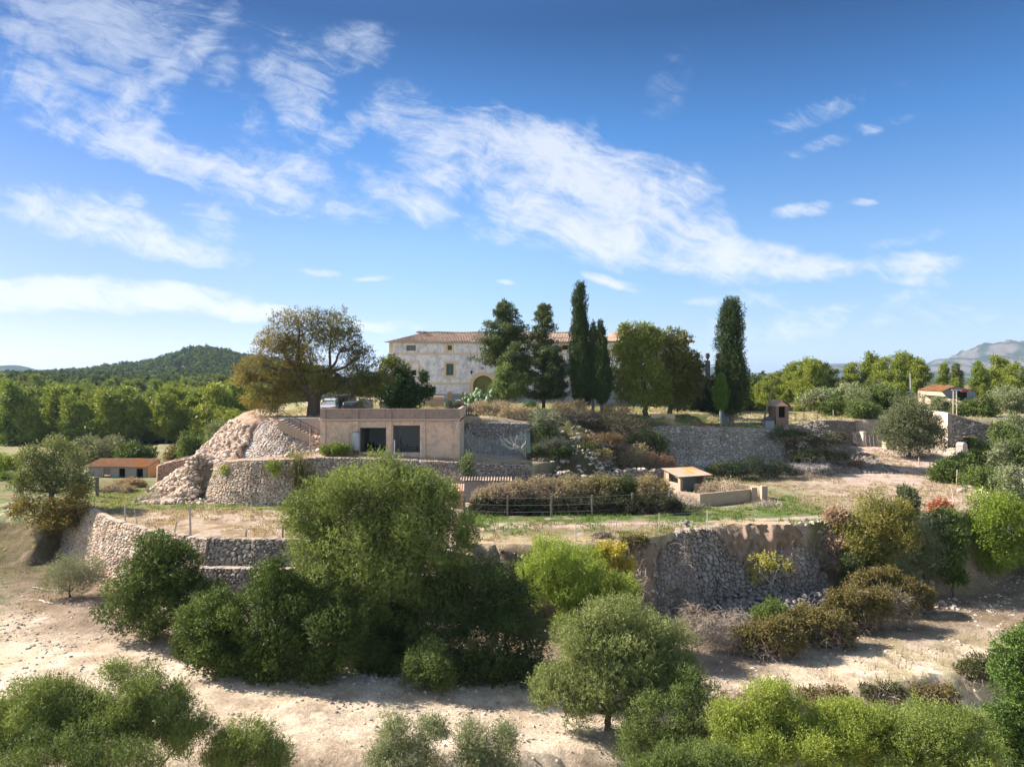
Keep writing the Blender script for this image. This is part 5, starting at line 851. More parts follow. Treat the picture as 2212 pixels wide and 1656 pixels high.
# prickly pear
l = PL(1035, Y=87.5); l[2] = Hs(l[0], 87.5); root = empty('prickly_pear', l); tag(root, 'pale green prickly pear cactus right of the iron gate', 'cactus'); mb = MB()
def pad(c, d, r):
    d = unit(np.array(d)); a = unit(np.cross(d, rng.normal(size=3))); b = np.cross(d, a); v = ICO_V; P = c + d * r + (v[:, :1] * a * r * .75 + v[:, 1:2] * b * r * .16 + v[:, 2:3] * d * r); mb.add(P, None, ICO_T, np.array([.20, .28, .15]) * rng.uniform(.7, 1.2)); return c + d * 2 * r
for i in range(34):
    c = np.array([rng.uniform(-1.5, 1.6), rng.normal(0, .5), 0.]); 
    for j in range(4):
        c = pad(c, [rng.normal(0, .45), rng.normal(0, .4), 1], rng.uniform(.28, .42)) - np.array([0, 0, .05])
mb.build('pads', M_LEAFD, root, smooth=True)

# --- pines: a few kinds, copied
def pine_kind(i, pal, h=10.0, w=3.4):
    root = empty('pine_tree', (0, 0, 0)); bl = []
    for j in range(11):
        f = .14 + .78 * (j / 10.0); rr = w * (1.05 - .62 * f) * rng.uniform(.62, .8); off = w * (1 - f * .75) * .55; a_ = rng.random() * 6.28; bl.append((cos(a_) * off, sin(a_) * off, h * f, rr, rr, h * rng.uniform(.085, .13)))
    bl.append((0, 0, h * .5, w * .62, w * .62, h * .3)); lb = lobes_in(bl, 13, .36, .9); mb = MB(); leaves(mb, lb, 2300, L=.85, k=6, ll=.42, lw=.17, up=.9, pal=pal, spread=.8); mb.build('crown', M_LEAF, root); tb = MB(); skeleton(tb, (0, 0, 0), (rng.normal(0, .3), 0, h * .3), bl[3:7], .2, None, (.14, .10, .08)); tb.build('trunk', M_BARK, root); return root
PK = [pine_kind(i, p) for i, p in enumerate([PINE, PINE, ((.075, .105, .018), (.14, .18, .028), (.2, .24, .045)), ((.045, .065, .02), (.08, .105, .03), (.12, .15, .045)), ((.06, .10, .02), (.11, .16, .03), (.15, .21, .04))])]
USED = set()
def put_pine(k, x, y, sc, label, group, wide=None):
    wide = wide or rng.uniform(.85, 1.4)
    src = PK[k]; z = Hs(x, y) - .1
    if k not in USED: o = src; USED.add(k)
    else:
        o = src.copy(); COL.objects.link(o)
        for ch in src.children: c = ch.copy(); c.parent = o; COL.objects.link(c)
    o.location = (x, y, z); o.rotation_euler = (0, 0, rng.random() * 6.28); o.scale = (sc * wide, sc * wide * rng.uniform(.85, 1.15), sc * rng.uniform(.9, 1.1)); o.rotation_euler = (rng.normal(0, .05), rng.normal(0, .05), rng.random() * 6.28); tag(o, label, 'pine tree', group)
GL = 'aleppo pines of the wood behind the left meadow'; LL = 'sunny green pine in the wood behind the left meadow'
for i, px in enumerate(np.arange(-30, 560, 17)):
    Y = 152 + rng.uniform(-3, 9); put_pine([0, 1, 4, 0, 2][i % 5], (px + rng.normal(0, 6) - CX) / F_ * Y, Y, rng.uniform(.85, 1.15), LL, GL)
for r_, (Y0, st, sc_) in enumerate([(168, 24, 1.0), (190, 24, 1.0), (215, 24, 1.05), (245, 24, 1.1), (280, 22, 1.1)]):
    for px in np.arange(-20, 620, st):
        Y = Y0 + rng.uniform(-9, 9); put_pine(int(rng.choice([0, 1, 3, 3, 4])), (px + rng.normal(0, 8) - CX) / F_ * Y, Y, sc_ * rng.uniform(.75, 1.1), LL, GL)
GR = 'pines on the rise behind the upper right field'; LR = 'lime green pine on the rise behind the upper right field'
PT = [(1625, 835), (1650, 822), (1680, 808), (1715, 795), (1745, 785), (1765, 768), (1800, 775), (1835, 780), (1870, 772), (1905, 778), (1935, 768), (1965, 776), (2000, 772), (2040, 780), (2075, 775), (2110, 782), (2150, 774), (2190, 790), (2230, 780)]
for i, (px, top) in enumerate(PT):
    px += rng.uniform(-12, 12); Y = 150 + rng.uniform(-16, 18); x = (px - CX) / F_ * Y; h = CAMZ - (top + rng.uniform(-8, 14) - CY) * Y / F_ - Hs(x, Y); put_pine(int(rng.choice([2, 0, 1, 3, 4])), x, Y, max(h / 10.3, .35), LR, GR, rng.uniform(.75, 1.2))
for i in range(110):
    px = rng.uniform(1560, 2230); Y = rng.uniform(118, 146); top = np.interp(px, [1560, 1640, 1760, 2220], [865, 855, 818, 815]) + rng.uniform(0, 22) ; x = (px - CX) / F_ * Y
    if abs(px - 2050) < 100 and Y < 141: continue
    h = CAMZ - (top - CY) * Y / F_ - Hs(x, Y); put_pine(int(rng.choice([2, 0, 1, 3, 2 if px < 1760 else 3])), x, Y, np.clip(h / 10.3, .25, .8), LR, GR, rng.uniform(.75, 1.3))
for i in range(22):
    px = rng.uniform(1600, 1775); Y = rng.uniform(122, 150); top = np.interp(px, [1600, 1650, 1700, 1775], [838, 812, 792, 768]) + rng.uniform(0, 26); x = (px - CX) / F_ * Y; h = CAMZ - (top - CY) * Y / F_ - Hs(x, Y); put_pine(int(rng.choice([2, 2, 0, 4])), x, Y, np.clip(h / 10.3, .3, 1), LR, GR, rng.uniform(.75, 1.15))
for k in range(5):
    if k not in USED: put_pine(k, -80, 200, 1, LL, GL)
# mixed scrub on the near slope of that rise: olives as copies
def olive_kind(pal):
    root = empty('olive_tree', (0, 0, 0)); bl = [(0, 0, 2.6, 2.0, 2.0, 1.1), (1.1, .4, 2.0, 1.4, 1.4, 1.0), (-1.2, -.3, 1.9, 1.4, 1.4, 1.0), (0, -.6, 1.3, 1.7, 1.5, .9)]; lb = lobes_in(bl, 16, .32, .85); mb = MB(); leaves(mb, lb, 1100, L=.5, k=6, ll=.30, lw=.12, up=.4, pal=pal); mb.build('crown', M_LEAF, root); tb = MB(); skeleton(tb, (0, 0, 0), (0, 0, .8), bl, .14); tb.build('trunk', M_BARK, root); return root
OK_ = [olive_kind(OLVG), olive_kind(MID), olive_kind(DKG)]; first = [1, 1, 1]
for i in range(46):
    px = rng.uniform(1745, 2230); Y = rng.uniform(109, 128); x = (px - CX) / F_ * Y
    if 1945 < px < 2168: continue
    k = int(rng.integers(0, 3)); src = OK_[k]
    if first[k]: o = src; first[k] = 0
    else:
        o = src.copy(); COL.objects.link(o)
        for ch in src.children: c = ch.copy(); c.parent = o; COL.objects.link(c)
    sc = rng.uniform(.6, 1.15); o.location = (x, Y, Hs(x, Y) - .1); o.rotation_euler = (0, 0, rng.random() * 6); o.scale = (sc * rng.uniform(.9, 1.3), sc, sc * rng.uniform(.8, 1.1)); tag(o, 'rounded olive in the scrub between the upper right field and the pines', 'tree', 'olives in the scrub on the right rise')
# far woods, one mass
def far_wood(name, n, ang0, ang1, Y0, Y1, label, seed, cond=None, size=1.0):
    r = np.random.default_rng(seed); a = r.uniform(ang0, ang1, n); y = Y0 * (Y1 / Y0) ** r.random(n); x = (a - CX) / F_ * y; z = H(x, y); keep = np.ones(n, bool) if cond is None else cond(a, y, z, x); x, y, z = x[keep], y[keep], z[keep]; n = len(x)
    R_ = r.uniform(1.9, 3.9, n) * size; Hh = R_ * r.uniform(.9, 1.5, n); K = 80; d = unit(r.normal(size=(n, K, 3)) + np.array([0, 0, .5])); lump = 1 + .25 * np.sin(d[..., 0] * 5 + r.random((n, 1)) * 6) * np.cos(d[..., 1] * 4 + r.random((n, 1)) * 6)
    c = np.stack([x, y, z + Hh * 1.0], 1)[:, None] + d * np.stack([R_, R_, Hh], 1)[:, None] * (lump * r.uniform(.75, 1.0, (n, K)))[..., None]
    t1 = unit(np.cross(d + r.normal(0, .5, d.shape), r.normal(size=d.shape))); t2 = unit(np.cross(t1, d + r.normal(0, .6, d.shape))); sz = (R_ * .36)[:, None, None] * r.uniform(.5, 1.1, (n, K, 1))
    V = np.stack([c - t1 * sz, c - t2 * sz * .7, c + t1 * sz, c + t2 * sz * .7], 2).reshape(-1, 3); cc = np.array([.030, .048, .014]) + (np.array([.095, .125, .032]) - np.array([.030, .048, .014])) * r.random((n, 1, 1)) ** 1.3; cc = cc * r.uniform(.75, 1.25, (n, K, 1))
    mb = MB(); mb.add(V, np.arange(len(V)).reshape(-1, 4), None, np.repeat(cc.reshape(-1, 3), 4, 0)); o = mb.build(name, M_LEAFF); tag(o, label, 'wood', kind='stuff')
bare = lambda a, y, z, x: ~((np.hypot((a - 395) / 36, (z - 17) / 8) + (fbm(x * .03, y * .03, seed=31) - .5) * 1.3 < .75) & (y > 500))
far_wood('woodland', 4200, -60, 660, 285, 620, 'dark pine woodland filling the plain before the left hill', 5, size=1.0, cond=bare)
far_wood('woodland', 7500, -60, 700, 620, 1250, 'pine forest covering the left hill', 6, cond=lambda a, y, z, x: bare(a, y, z, x), size=1.25)
far_wood('woodland', 900, 1540, 1720, 230, 700, 'far green trees in the gap right of the tall lone cypress', 7, size=.6)
# ------------------------------------------------------------------ buildings
WHITE = (.66, .63, .64); OCH = (.56, .40, .24); PINKP = (.40, .275, .215)
def plastermat(name, base, dirt, mosc, rust, scale=.35, amt=.55):
    """lime wash with stains of its own: grey mould, bare pinkish patches, rain streaks"""
    m = bpy.data.materials.new(name); m.use_nodes = True; t = NT(m.node_tree); b = t.n['Principled BSDF']; b.inputs['Roughness'].default_value = .95; b.inputs['Specular IOR Level'].default_value = .1
    tc = t.new('ShaderNodeTexCoord'); P = tc.outputs['Object']; mp = t.new('ShaderNodeMapping'); t.l.new(P, mp.inputs[0]); mp.inputs['Scale'].default_value = (1.0, 1.0, .35)
    n1 = t.noise(P, scale, 8, .68, .3); n2 = t.noise(P, scale * 3.2, 8, .72, .4); n3 = t.noise(mp.outputs[0], scale * 6, 6, .7)
    c = t.mix(t.ramp(n1, [(.45, 0), (.66, amt)]), (*base, 1), (*dirt, 1)); c = t.mix(t.ramp(n2, [(.52, 0), (.68, amt)]), c, (*rust, 1)); c = t.mix(t.ramp(n3, [(.55, 0), (.74, amt)]), c, (*mosc, 1))
    c = t.mix(1.0, c, t.ramp(t.noise(P, 9, 5, .7), [(.3, .86), (.7, 1.1)]), 'MULTIPLY'); t.l.new(c, b.inputs['Base Color'])
    bn = t.new('ShaderNodeBump'); bn.inputs['Strength'].default_value = .3; bn.inputs['Distance'].default_value = .03; t.l.new(n2, bn.inputs['Height']); t.l.new(bn.outputs[0], b.inputs['Normal']); return m
M_LIME = plastermat('lime_wash', (.66, .635, .65), (.40, .355, .385), (.17, .15, .15), (.44, .31, .275), .62, 1.0)
M_OCHRE = plastermat('ochre_trim', (.60, .44, .27), (.55, .38, .26), (.35, .26, .2), (.62, .46, .36), .6, .5)
M_PINK = plastermat('pink_plaster', (.56, .40, .31), (.34, .28, .245), (.17, .14, .12), (.58, .36, .23), 1.1, .95)
M_PINKD = plastermat('weathered_parapet', (.27, .205, .175), (.20, .16, .145), (.10, .085, .08), (.33, .20, .145), .9, .95)
M_SAND = plastermat('sandstone_render', (.36, .265, .19), (.28, .21, .16), (.25, .2, .16), (.56, .40, .27), .8, .55)
M_RUIN = None
def wallgrid(mb, x0, x1, z0, z1, y, holes, depth=.3, col=(.6, .6, .6), mat=0, thick=None):
    """flat wall facing -Y with real rectangular openings and their reveals"""
    xs = sorted({x0, x1, *[h[0] for h in holes], *[h[1] for h in holes]}); zs = sorted({z0, z1, *[h[2] for h in holes], *[h[3] for h in holes]})
    for i in range(len(xs) - 1):
        for j in range(len(zs) - 1):
            cx, cz = (xs[i] + xs[i + 1]) / 2, (zs[j] + zs[j + 1]) / 2
            if any(h[0] < cx < h[1] and h[2] < cz < h[3] for h in holes): continue
            mb.add([(xs[i], y, zs[j]), (xs[i + 1], y, zs[j]), (xs[i + 1], y, zs[j + 1]), (xs[i], y, zs[j + 1])], [(0, 1, 2, 3)], None, col, mat)
    for a, b, c, d in holes:
        mb.add([(a, y, c), (b, y, c), (b, y, d), (a, y, d), (a, y + depth, c), (b, y + depth, c), (b, y + depth, d), (a, y + depth, d)], [(0, 4, 5, 1), (1, 5, 6, 2), (2, 6, 7, 3), (3, 7, 4, 0)], None, col, mat)
def frame(mb, a, b, c, d, w, y, p=.03, col=OCH):
    mb.box(a - w, b + w, y - p, y + .004, d, d + w, col); mb.box(a - w, b + w, y - p, y + .004, c - w, c, col); mb.box(a - w, a, y - p, y + .004, c, d, col); mb.box(b, b + w, y - p, y + .004, c, d, col)
def tileroof(mb, O, U, V, lu, lv, cols, tw=.25, cl=.42, clip=None, wav=.09, amp=.07, seed=1):
    """barrel tiles: O corner at the eave, U along the eave, V up the slope"""
    O, U, V = np.array(O, float), unit(np.array(U, float)), unit(np.array(V, float)); N = np.cross(U, V); N *= np.sign(N[2])
    nu = int(lu / tw) * 6 + 1; nv = max(2, int(lv / cl)) * 2 + 1; u = np.linspace(0, lu, nu); k = np.arange(nv); v = (k // 2 + (k % 2) * .97) * lv / max(1, nv // 2); v = np.minimum(v, lv)
    UU, VV = np.meshgrid(u, v, indexing='ij'); ph = UU / tw * 2 * pi; hgt = amp * np.maximum(np.sin(ph), -.35) + .035 * (1 - (k % 2))[None] + wav * (fbm(UU * .22, VV * .3, seed=seed) - .5) * 2
    P = O + UU[..., None] * U + VV[..., None] * V + hgt[..., None] * N
    tid = np.floor(UU / tw); row = np.minimum(k // 2, nv // 2 - 1)[None] + 0 * UU; h = _h(tid, row, 0 * tid, seed); lich = fbm(UU * .8, VV * .9, seed=seed + 5)
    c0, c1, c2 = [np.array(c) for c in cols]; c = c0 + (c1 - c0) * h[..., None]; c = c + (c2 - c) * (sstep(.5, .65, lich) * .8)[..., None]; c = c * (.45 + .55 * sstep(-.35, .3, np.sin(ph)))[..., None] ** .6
    keep = None
    if clip is not None: uc = (u[:-1] + u[1:]) / 2; vc = (v[:-1] + v[1:]) / 2; A, B = np.meshgrid(uc, vc, indexing='ij'); keep = clip(A / lu, B / lv)
    mb.grid(P, c, 0, keep)
def loft(mb, pts, col, mat=0): mb.add(pts, [tuple(range(4))], None, col, mat)
def win(parent, a, b, c, d, y, fw=None, kind='shutter', col=(.05, .12, .12), trim=None, mats=None):
    """window part: trim/frame with shutters or a pane as sub-part, set in the reveal"""
    f = MB()
    if fw: frame(f, a, b, c, d, fw, y)
    f.box(a + .002, b - .002, y + .10, y + .16, c + .002, c + .06, (.10, .08, .06)); f.box(a + .002, b - .002, y + .10, y + .16, d - .06, d - .002, (.10, .08, .06)); f.box(a + .002, a + .06, y + .10, y + .16, c + .06, d - .06, (.10, .08, .06)); f.box(b - .06, b - .002, y + .10, y + .16, c + .06, d - .06, (.10, .08, .06))
    fo = f.build('window', M_OCHRE if fw else M_WOOD, parent); s = MB()
    if kind == 'shutter':
        m = (a + b) / 2
        for x0, x1 in ((a + .065, m - .01), (m + .01, b - .065)):
            s.box(x0, x1, y + .12, y + .14, c + .07, d - .07, col); n = int((d - c) / .085)
            for k in range(n): z = c + .1 + (d - c - .2) * k / n; s.box(x0 + .05, x1 - .05, y + .095, y + .118, z, z + .045, tuple(np.array(col) * 1.3))
        s.build('shutter', M_PAINT, fo)
    else: s.box(a + .062, b - .062, y + .18, y + .19, c + .062, d - .062, (.015, .018, .02)); s.build('pane', M_GLASS, fo)
    return fo
# --- the manor house
YH = 114.0; k_ = YH / F_
def hx(px): return (px - CX) * k_
def hz(py): return CAMZ - (py - CY) * k_
hs = empty('farm_manor', (hx(1040), YH, 11.3)); tag(hs, 'long white stained manor house with ochre bands and tiled roofs behind the trees', 'house')
def rel(mb, name, mat, parent=hs, **kw): mb.v = [v - np.array([hx(1040), YH, 11.3]) for v in mb.v]; return mb.build(name, mat, parent, **kw)
x0, x1, ze = hx(840.8), hx(1302), hz(738.5); X2 = hx(1488); zb = 10.8
wins = [(hx(877.6), hx(898.1), hz(757.3), hz(745.6)), (hx(966.3), hx(976.7), hz(756.4), hz(745.3)), (hx(1214), hx(1228), hz(756), hz(744.6)), (hx(889.8), hx(899.4), hz(810.6), hz(799.3)), (hx(963.3), hx(980.2), hz(811), hz(784.7)), (hx(1213), hx(1230), hz(811), hz(784.7)), (hx(1110), hx(1124), hz(756), hz(745)), (hx(1110), hx(1128), hz(811), hz(784.7))]
arc, ar, ro, zs_ = hx(1044.3), hx(1044.3) - hx(1022), hx(1044.3) - hx(1013.6), hz(811) - (hx(1044.3) - hx(1022))
mb = MB(); wallgrid(mb, x0, X2, zb, ze, YH, wins + [(arc - ar, arc + ar, zb, zs_ + ar)], .35); 
# spandrels that round the head of the gateway
th = np.linspace(0, pi, 25); 
for sgn in (-1, 1):
    pts = [(arc + sgn * ar, YH - .0, zs_ + ar)]; arcp = [(arc + sgn * ar * cos(a), YH, zs_ + ar * sin(a)) for a in np.linspace(0, pi / 2, 13)]; mb.add(pts + arcp, None, [(0, i + 1, i + 2) for i in range(12)], (.6, .6, .6))
dep = 9.2; DB = 17.0
mb.add([(x0, YH, zb), (x0, YH + dep, zb), (x0, YH + dep, ze), (x0, YH, ze)], [(0, 3, 2, 1)], None, (.6, .6, .6)); mb.add([(X2, YH, zb), (X2, YH + DB, zb), (X2, YH + DB, ze), (X2, YH, ze)], [(0, 1, 2, 3)], None, (.6, .6, .6))
mb.add([(x0, YH + dep, zb), (hx(1290), YH + dep, zb), (hx(1290), YH + dep, ze), (x0, YH + dep, ze)], [(0, 3, 2, 1)], None, (.6, .6, .6)); mb.add([(hx(1290), YH + DB, zb), (X2, YH + DB, zb), (X2, YH + DB, ze), (hx(1290), YH + DB, ze)], [(0, 3, 2, 1)], None, (.6, .6, .6)); mb.add([(hx(1290), YH + dep, zb), (hx(1290), YH + DB, zb), (hx(1290), YH + DB, ze), (hx(1290), YH + dep, ze)], [(0, 3, 2, 1)], None, (.6, .6, .6))
for a, b, c, d in wins: mb.add([(a, YH + .35, c), (b, YH + .35, c), (b, YH + .35, d), (a, YH + .35, d)], [(0, 1, 2, 3)], None, (.05, .05, .05))
rel(mb, 'wall', M_LIME)
mb = MB()   # ochre bands, corner strip, arch surround, plinth
mb.box(hx(852), hx(1480), YH - .04, YH + .01, hz(766.1), hz(762.3), OCH); mb.box(hx(852), hx(1013.4), YH - .04, YH + .01, hz(830.8), hz(826.4), OCH); mb.box(hx(1075.3), hx(1480), YH - .04, YH + .01, hz(830.8), hz(826.4), OCH); mb.box(x0 - .01, hx(848), YH - .05, YH + .01, zb, ze - .25, OCH)
for i in range(24):
    a, b = th[i], th[i + 1]; v = [(arc + r_ * cos(t_), yy_, zs_ + r_ * sin(t_)) for yy_ in (YH - .07, YH + .005) for t_ in (a, b) for r_ in (ar, ro)]; mb.add(v, [(0, 1, 3, 2), (4, 6, 7, 5), (1, 5, 7, 3), (0, 2, 6, 4)], None, OCH)
mb.box(arc - ro, arc - ar, YH - .07, YH + .005, zb, zs_, OCH); mb.box(arc + ar, arc + ro, YH - .07, YH + .005, zb, zs_, OCH); rel(mb, 'trim', M_OCHRE)
mb = MB(); mb.box(hx(849), arc - ro - .01, YH - .03, YH + .005, zb, hz(850.2), (.3, .3, .31)); mb.box(arc + ro + .01, X2, YH - .03, YH + .005, zb, hz(850.2), (.3, .3, .31)); rel(mb, 'plinth', M_PLASTER)
mb = MB(); v = [(arc, YH + .3, zs_)] + [(arc + ar * cos(t_), YH + .3, zs_ + ar * sin(t_)) for t_ in th]; mb.add(v, None, [(0, i + 1, i + 2) for i in range(24)], (.16, .15, .05)); mb.box(arc - ar, arc - .03, YH + .3, YH + .36, zb, zs_, (.15, .14, .05)); mb.box(arc + .03, arc + ar, YH + .3, YH + .36, zb, zs_, (.17, .15, .06)); rel(mb, 'gate_door', M_WOOD)
mb = MB(); mb.box(hx(1038.8), hx(1045.5), YH - .03, YH + .005, hz(798), hz(792.6), (.30, .22, .15)); rel(mb, 'plaque', M_PLASTER)
o_ = np.array([hx(1040), YH, 11.3]); sub = empty('tmp', (0, 0, 0)); 
def relwin(i, fw, kind='shutter', col=(.06, .16, .15)):
    a, b, c, d = wins[i]; return win(hs, a - o_[0], b - o_[0], c - o_[2], d - o_[2], 0.0, fw, kind, col)
relwin(0, .0, 'shutter', (.12, .11, .09)); relwin(1, .27, 'shutter', (.02, .06, .05)); relwin(2, .27, 'pane'); relwin(3, .0, 'pane'); relwin(4, .30, 'shutter', (.045, .07, .07)); relwin(5, .30, 'shutter', (.04, .07, .07)); relwin(6, .27, 'pane'); relwin(7, .3, 'shutter', (.04, .07, .07))
bpy.data.objects.remove(sub)
mb = MB(); frame(mb, hx(885.5), hx(903.3), hz(812.2), hz(783.3), .28, YH, .035, OCH); rel(mb, 'blind_window_frame', M_OCHRE)
TC = ((.30, .19, .14), (.46, .34, .265), (.20, .155, .125))
mb = MB(); ev = .45; pit = .325; sx = x0 - ev; sy = YH - ev; zr = ze + .02
sl_ = sqrt_ = math.sqrt
def slope(mb, xa, xb, ya, run, za, pitch, hipL=0, hipR=0, seed=1, cols=TC):
    L = xb - xa; lv = run * math.sqrt(1 + pitch * pitch)
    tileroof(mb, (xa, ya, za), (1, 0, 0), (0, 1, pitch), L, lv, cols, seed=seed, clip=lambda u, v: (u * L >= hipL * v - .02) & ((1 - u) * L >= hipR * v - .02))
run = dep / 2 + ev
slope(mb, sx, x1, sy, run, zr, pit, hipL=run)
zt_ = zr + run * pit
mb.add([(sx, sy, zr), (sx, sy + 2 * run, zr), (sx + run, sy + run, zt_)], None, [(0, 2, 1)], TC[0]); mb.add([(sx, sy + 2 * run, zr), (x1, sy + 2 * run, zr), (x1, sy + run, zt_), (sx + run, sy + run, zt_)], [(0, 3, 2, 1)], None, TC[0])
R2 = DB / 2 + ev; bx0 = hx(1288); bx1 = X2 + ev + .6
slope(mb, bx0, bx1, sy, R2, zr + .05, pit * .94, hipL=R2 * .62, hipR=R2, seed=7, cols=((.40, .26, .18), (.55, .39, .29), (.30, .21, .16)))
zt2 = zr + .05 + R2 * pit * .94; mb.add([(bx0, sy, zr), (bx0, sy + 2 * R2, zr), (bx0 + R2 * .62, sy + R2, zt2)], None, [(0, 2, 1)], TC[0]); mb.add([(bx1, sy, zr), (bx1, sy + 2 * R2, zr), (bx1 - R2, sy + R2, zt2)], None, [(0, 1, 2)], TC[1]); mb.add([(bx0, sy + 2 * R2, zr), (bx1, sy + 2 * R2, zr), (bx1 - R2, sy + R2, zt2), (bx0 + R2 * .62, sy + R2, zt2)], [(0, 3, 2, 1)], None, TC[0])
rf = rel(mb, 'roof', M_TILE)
mb = MB(); n_ = 170     # ridge tiles and the broken heap on the left end
for i in range(n_):
    xx = sx + run + (x1 - sx - run) * i / n_; mb.tube([(xx, sy + run, zt_ + .10 + .05 * sin(i * .13)), (xx + .3, sy + run, zt_ + .07 + .05 * sin(i * .13))], [.12, .09], 6, np.array(TC[i % 2]) * rng.uniform(.7, 1.1), cap=False)
for i in range(40): xx = sx + run + rng.uniform(-.9, 2.2); zq = zt_ + .02 + .33 * math.exp(-((xx - sx - run) / 1.1) ** 2) * rng.random(); mb.tube([(xx, sy + run - .35, zq - .05), (xx + rng.normal(0, .1), sy + run + .2, zq + .05)], [.12, .10], 6, np.array(TC[i % 2]) * rng.uniform(.8, 1.2))
rel(mb, 'ridge_tiles', M_TILE, rf)
mb = MB(); mb.box(sx, X2 + ev, YH - ev + .02, YH + .0, ze - .09, ze - .01, (.30, .25, .2)); mb.tube([(sx - .2, YH - ev - .06, ze - .02), (x1, YH - ev - .06, ze - .06)], .07, 6, (.22, .26, .24)); rel(mb, 'eaves', M_WOOD)
mb = MB(); mb.box(hx(838.5), hx(851), YH - .35, YH, hz(769), hz(764.5), (.22, .21, .19)); mb.box(hx(838), hx(851.5), YH - .37, YH, hz(764.4), hz(763.2), (.6, .58, .56)); rel(mb, 'stone_ledge', M_PLASTER)
lamp = MB(); lx, lz = hx(1018.7), hz(804); lamp.bar((lx, YH, lz + .2), (lx, YH - .45, lz + .3), .05, .05, (.03, .03, .03)); lamp.tube([(lx, YH - .45, lz + .3), (lx, YH - .45, lz + .2), (lx, YH - .45, lz - .25), (lx, YH - .45, lz - .33)], [.03, .2, .13, .03], 6, (.05, .03, .03)); rel(lamp, 'wall_lantern', M_METAL)

# --- forecourt: gate pillars, iron railings, low bits
YP = 94.0; kp = YP / F_; zg = 11.35
def px_(p, Y=YP): return (p - CX) * Y / F_
for n_i, (a, b, lab) in enumerate([(967.8, 975.9, 'ochre gate pillar left of the small iron gate before the house'), (996, 1005, 'ochre gate pillar right of the small iron gate before the house')]):
    x_a, x_b = px_(a), px_(b); c = (x_a + x_b) / 2; r_ = empty('gate_pillar', (c, YP, zg)); tag(r_, lab, 'pillar', 'pillars of the iron gate'); w = (x_b - x_a) / 2
    m = MB(); m.box(-w, w, -w, w, -.3, 2.05, (.33, .21, .15)); m.build('shaft', M_PLASTER, r_); m = MB(); m.box(-w - .09, w + .09, -w - .09, w + .09, 2.05, 2.2, (.40, .27, .2)); m.box(-w * .8, w * .8, -w * .8, w * .8, 2.2, 2.3, (.42, .28, .2)); m.build('cap', M_PLASTER, r_)
def railing(name, a, b, Y, z, h, label, gap=.16, cat='railing', curved=False):
    xa, xb = px_(a, Y), px_(b, Y); r_ = empty(name, ((xa + xb) / 2, Y, z)); tag(r_, label, cat); n = int((xb - xa) / gap); m = MB(); w = (xb - xa) / 2
    for i in range(n + 1):
        x = -w + 2 * w * i / n; hh = h + (.22 * cos((i / n - .5) * pi) if curved else 0); m.bar((x, 0, -.1), (x, 0, hh), .028, .028, (.03, .03, .032)); m.tube([(x, 0, hh), (x, 0, hh + .1)], [.03, .002], 4, (.03, .03, .03), cap=False)
    m.build('bars', M_METAL, r_); m = MB(); m.bar((-w, 0, .12), (w, 0, .12), .045, .03, (.03, .03, .03)); m.bar((-w, 0, h - .15), (w, 0, h - .15), .045, .03, (.03, .03, .03)); m.build('rails', M_METAL, r_); return r_
railing('iron_railing', 905, 967, YP, zg, 1.25, 'black iron railing left of the gate pillars'); railing('iron_gate', 976.4, 995.4, YP, zg, 1.75, 'small black iron gate between the ochre pillars', .14, 'gate', True); railing('iron_railing', 1005.5, 1060, YP, zg, 1.25, 'black iron railing right of the gate, behind the cactus')
for a, b, t_, bt, lab, nm, cl in [(912, 958, 856, 880, 'long low masonry bench behind the iron railing', 'stone_bench', (.50, .35, .25)), (984.5, 995, 864, 880, 'small orange block seen through the iron gate', 'stone_block', (.62, .42, .28))]:
    Y = 100; m = MB(); xa, xb = px_(a, Y), px_(b, Y); zt = CAMZ - (t_ - CY) * Y / F_; r_ = empty(nm, ((xa + xb) / 2, Y, 11.3)); tag(r_, lab, 'bench' if 'bench' in nm else 'block'); w = (xb - xa) / 2
    m.box(-w, w, 0, .8, -.2, zt - 11.3 - .12, cl); m.build('base', M_PLASTER, r_); m = MB(); m.box(-w - .08, w + .08, -.08, .88, zt - 11.3 - .12, zt - 11.3, tuple(np.array(cl) * 1.2)); m.build('top', M_PLASTER, r_)
m = MB(); m.box(px_(820, 93), px_(880, 93), 93, 93.25, 11.1, 12.4, (.22, .20, .19)); m.box(px_(775, 92), px_(805, 92), 92, 92.6, 11.1, 12.7, (.45, .38, .34)); m = m.build('yard_wall', M_STONE); tag(m, 'low grey yard wall behind the black car and the lemon tree', 'wall')
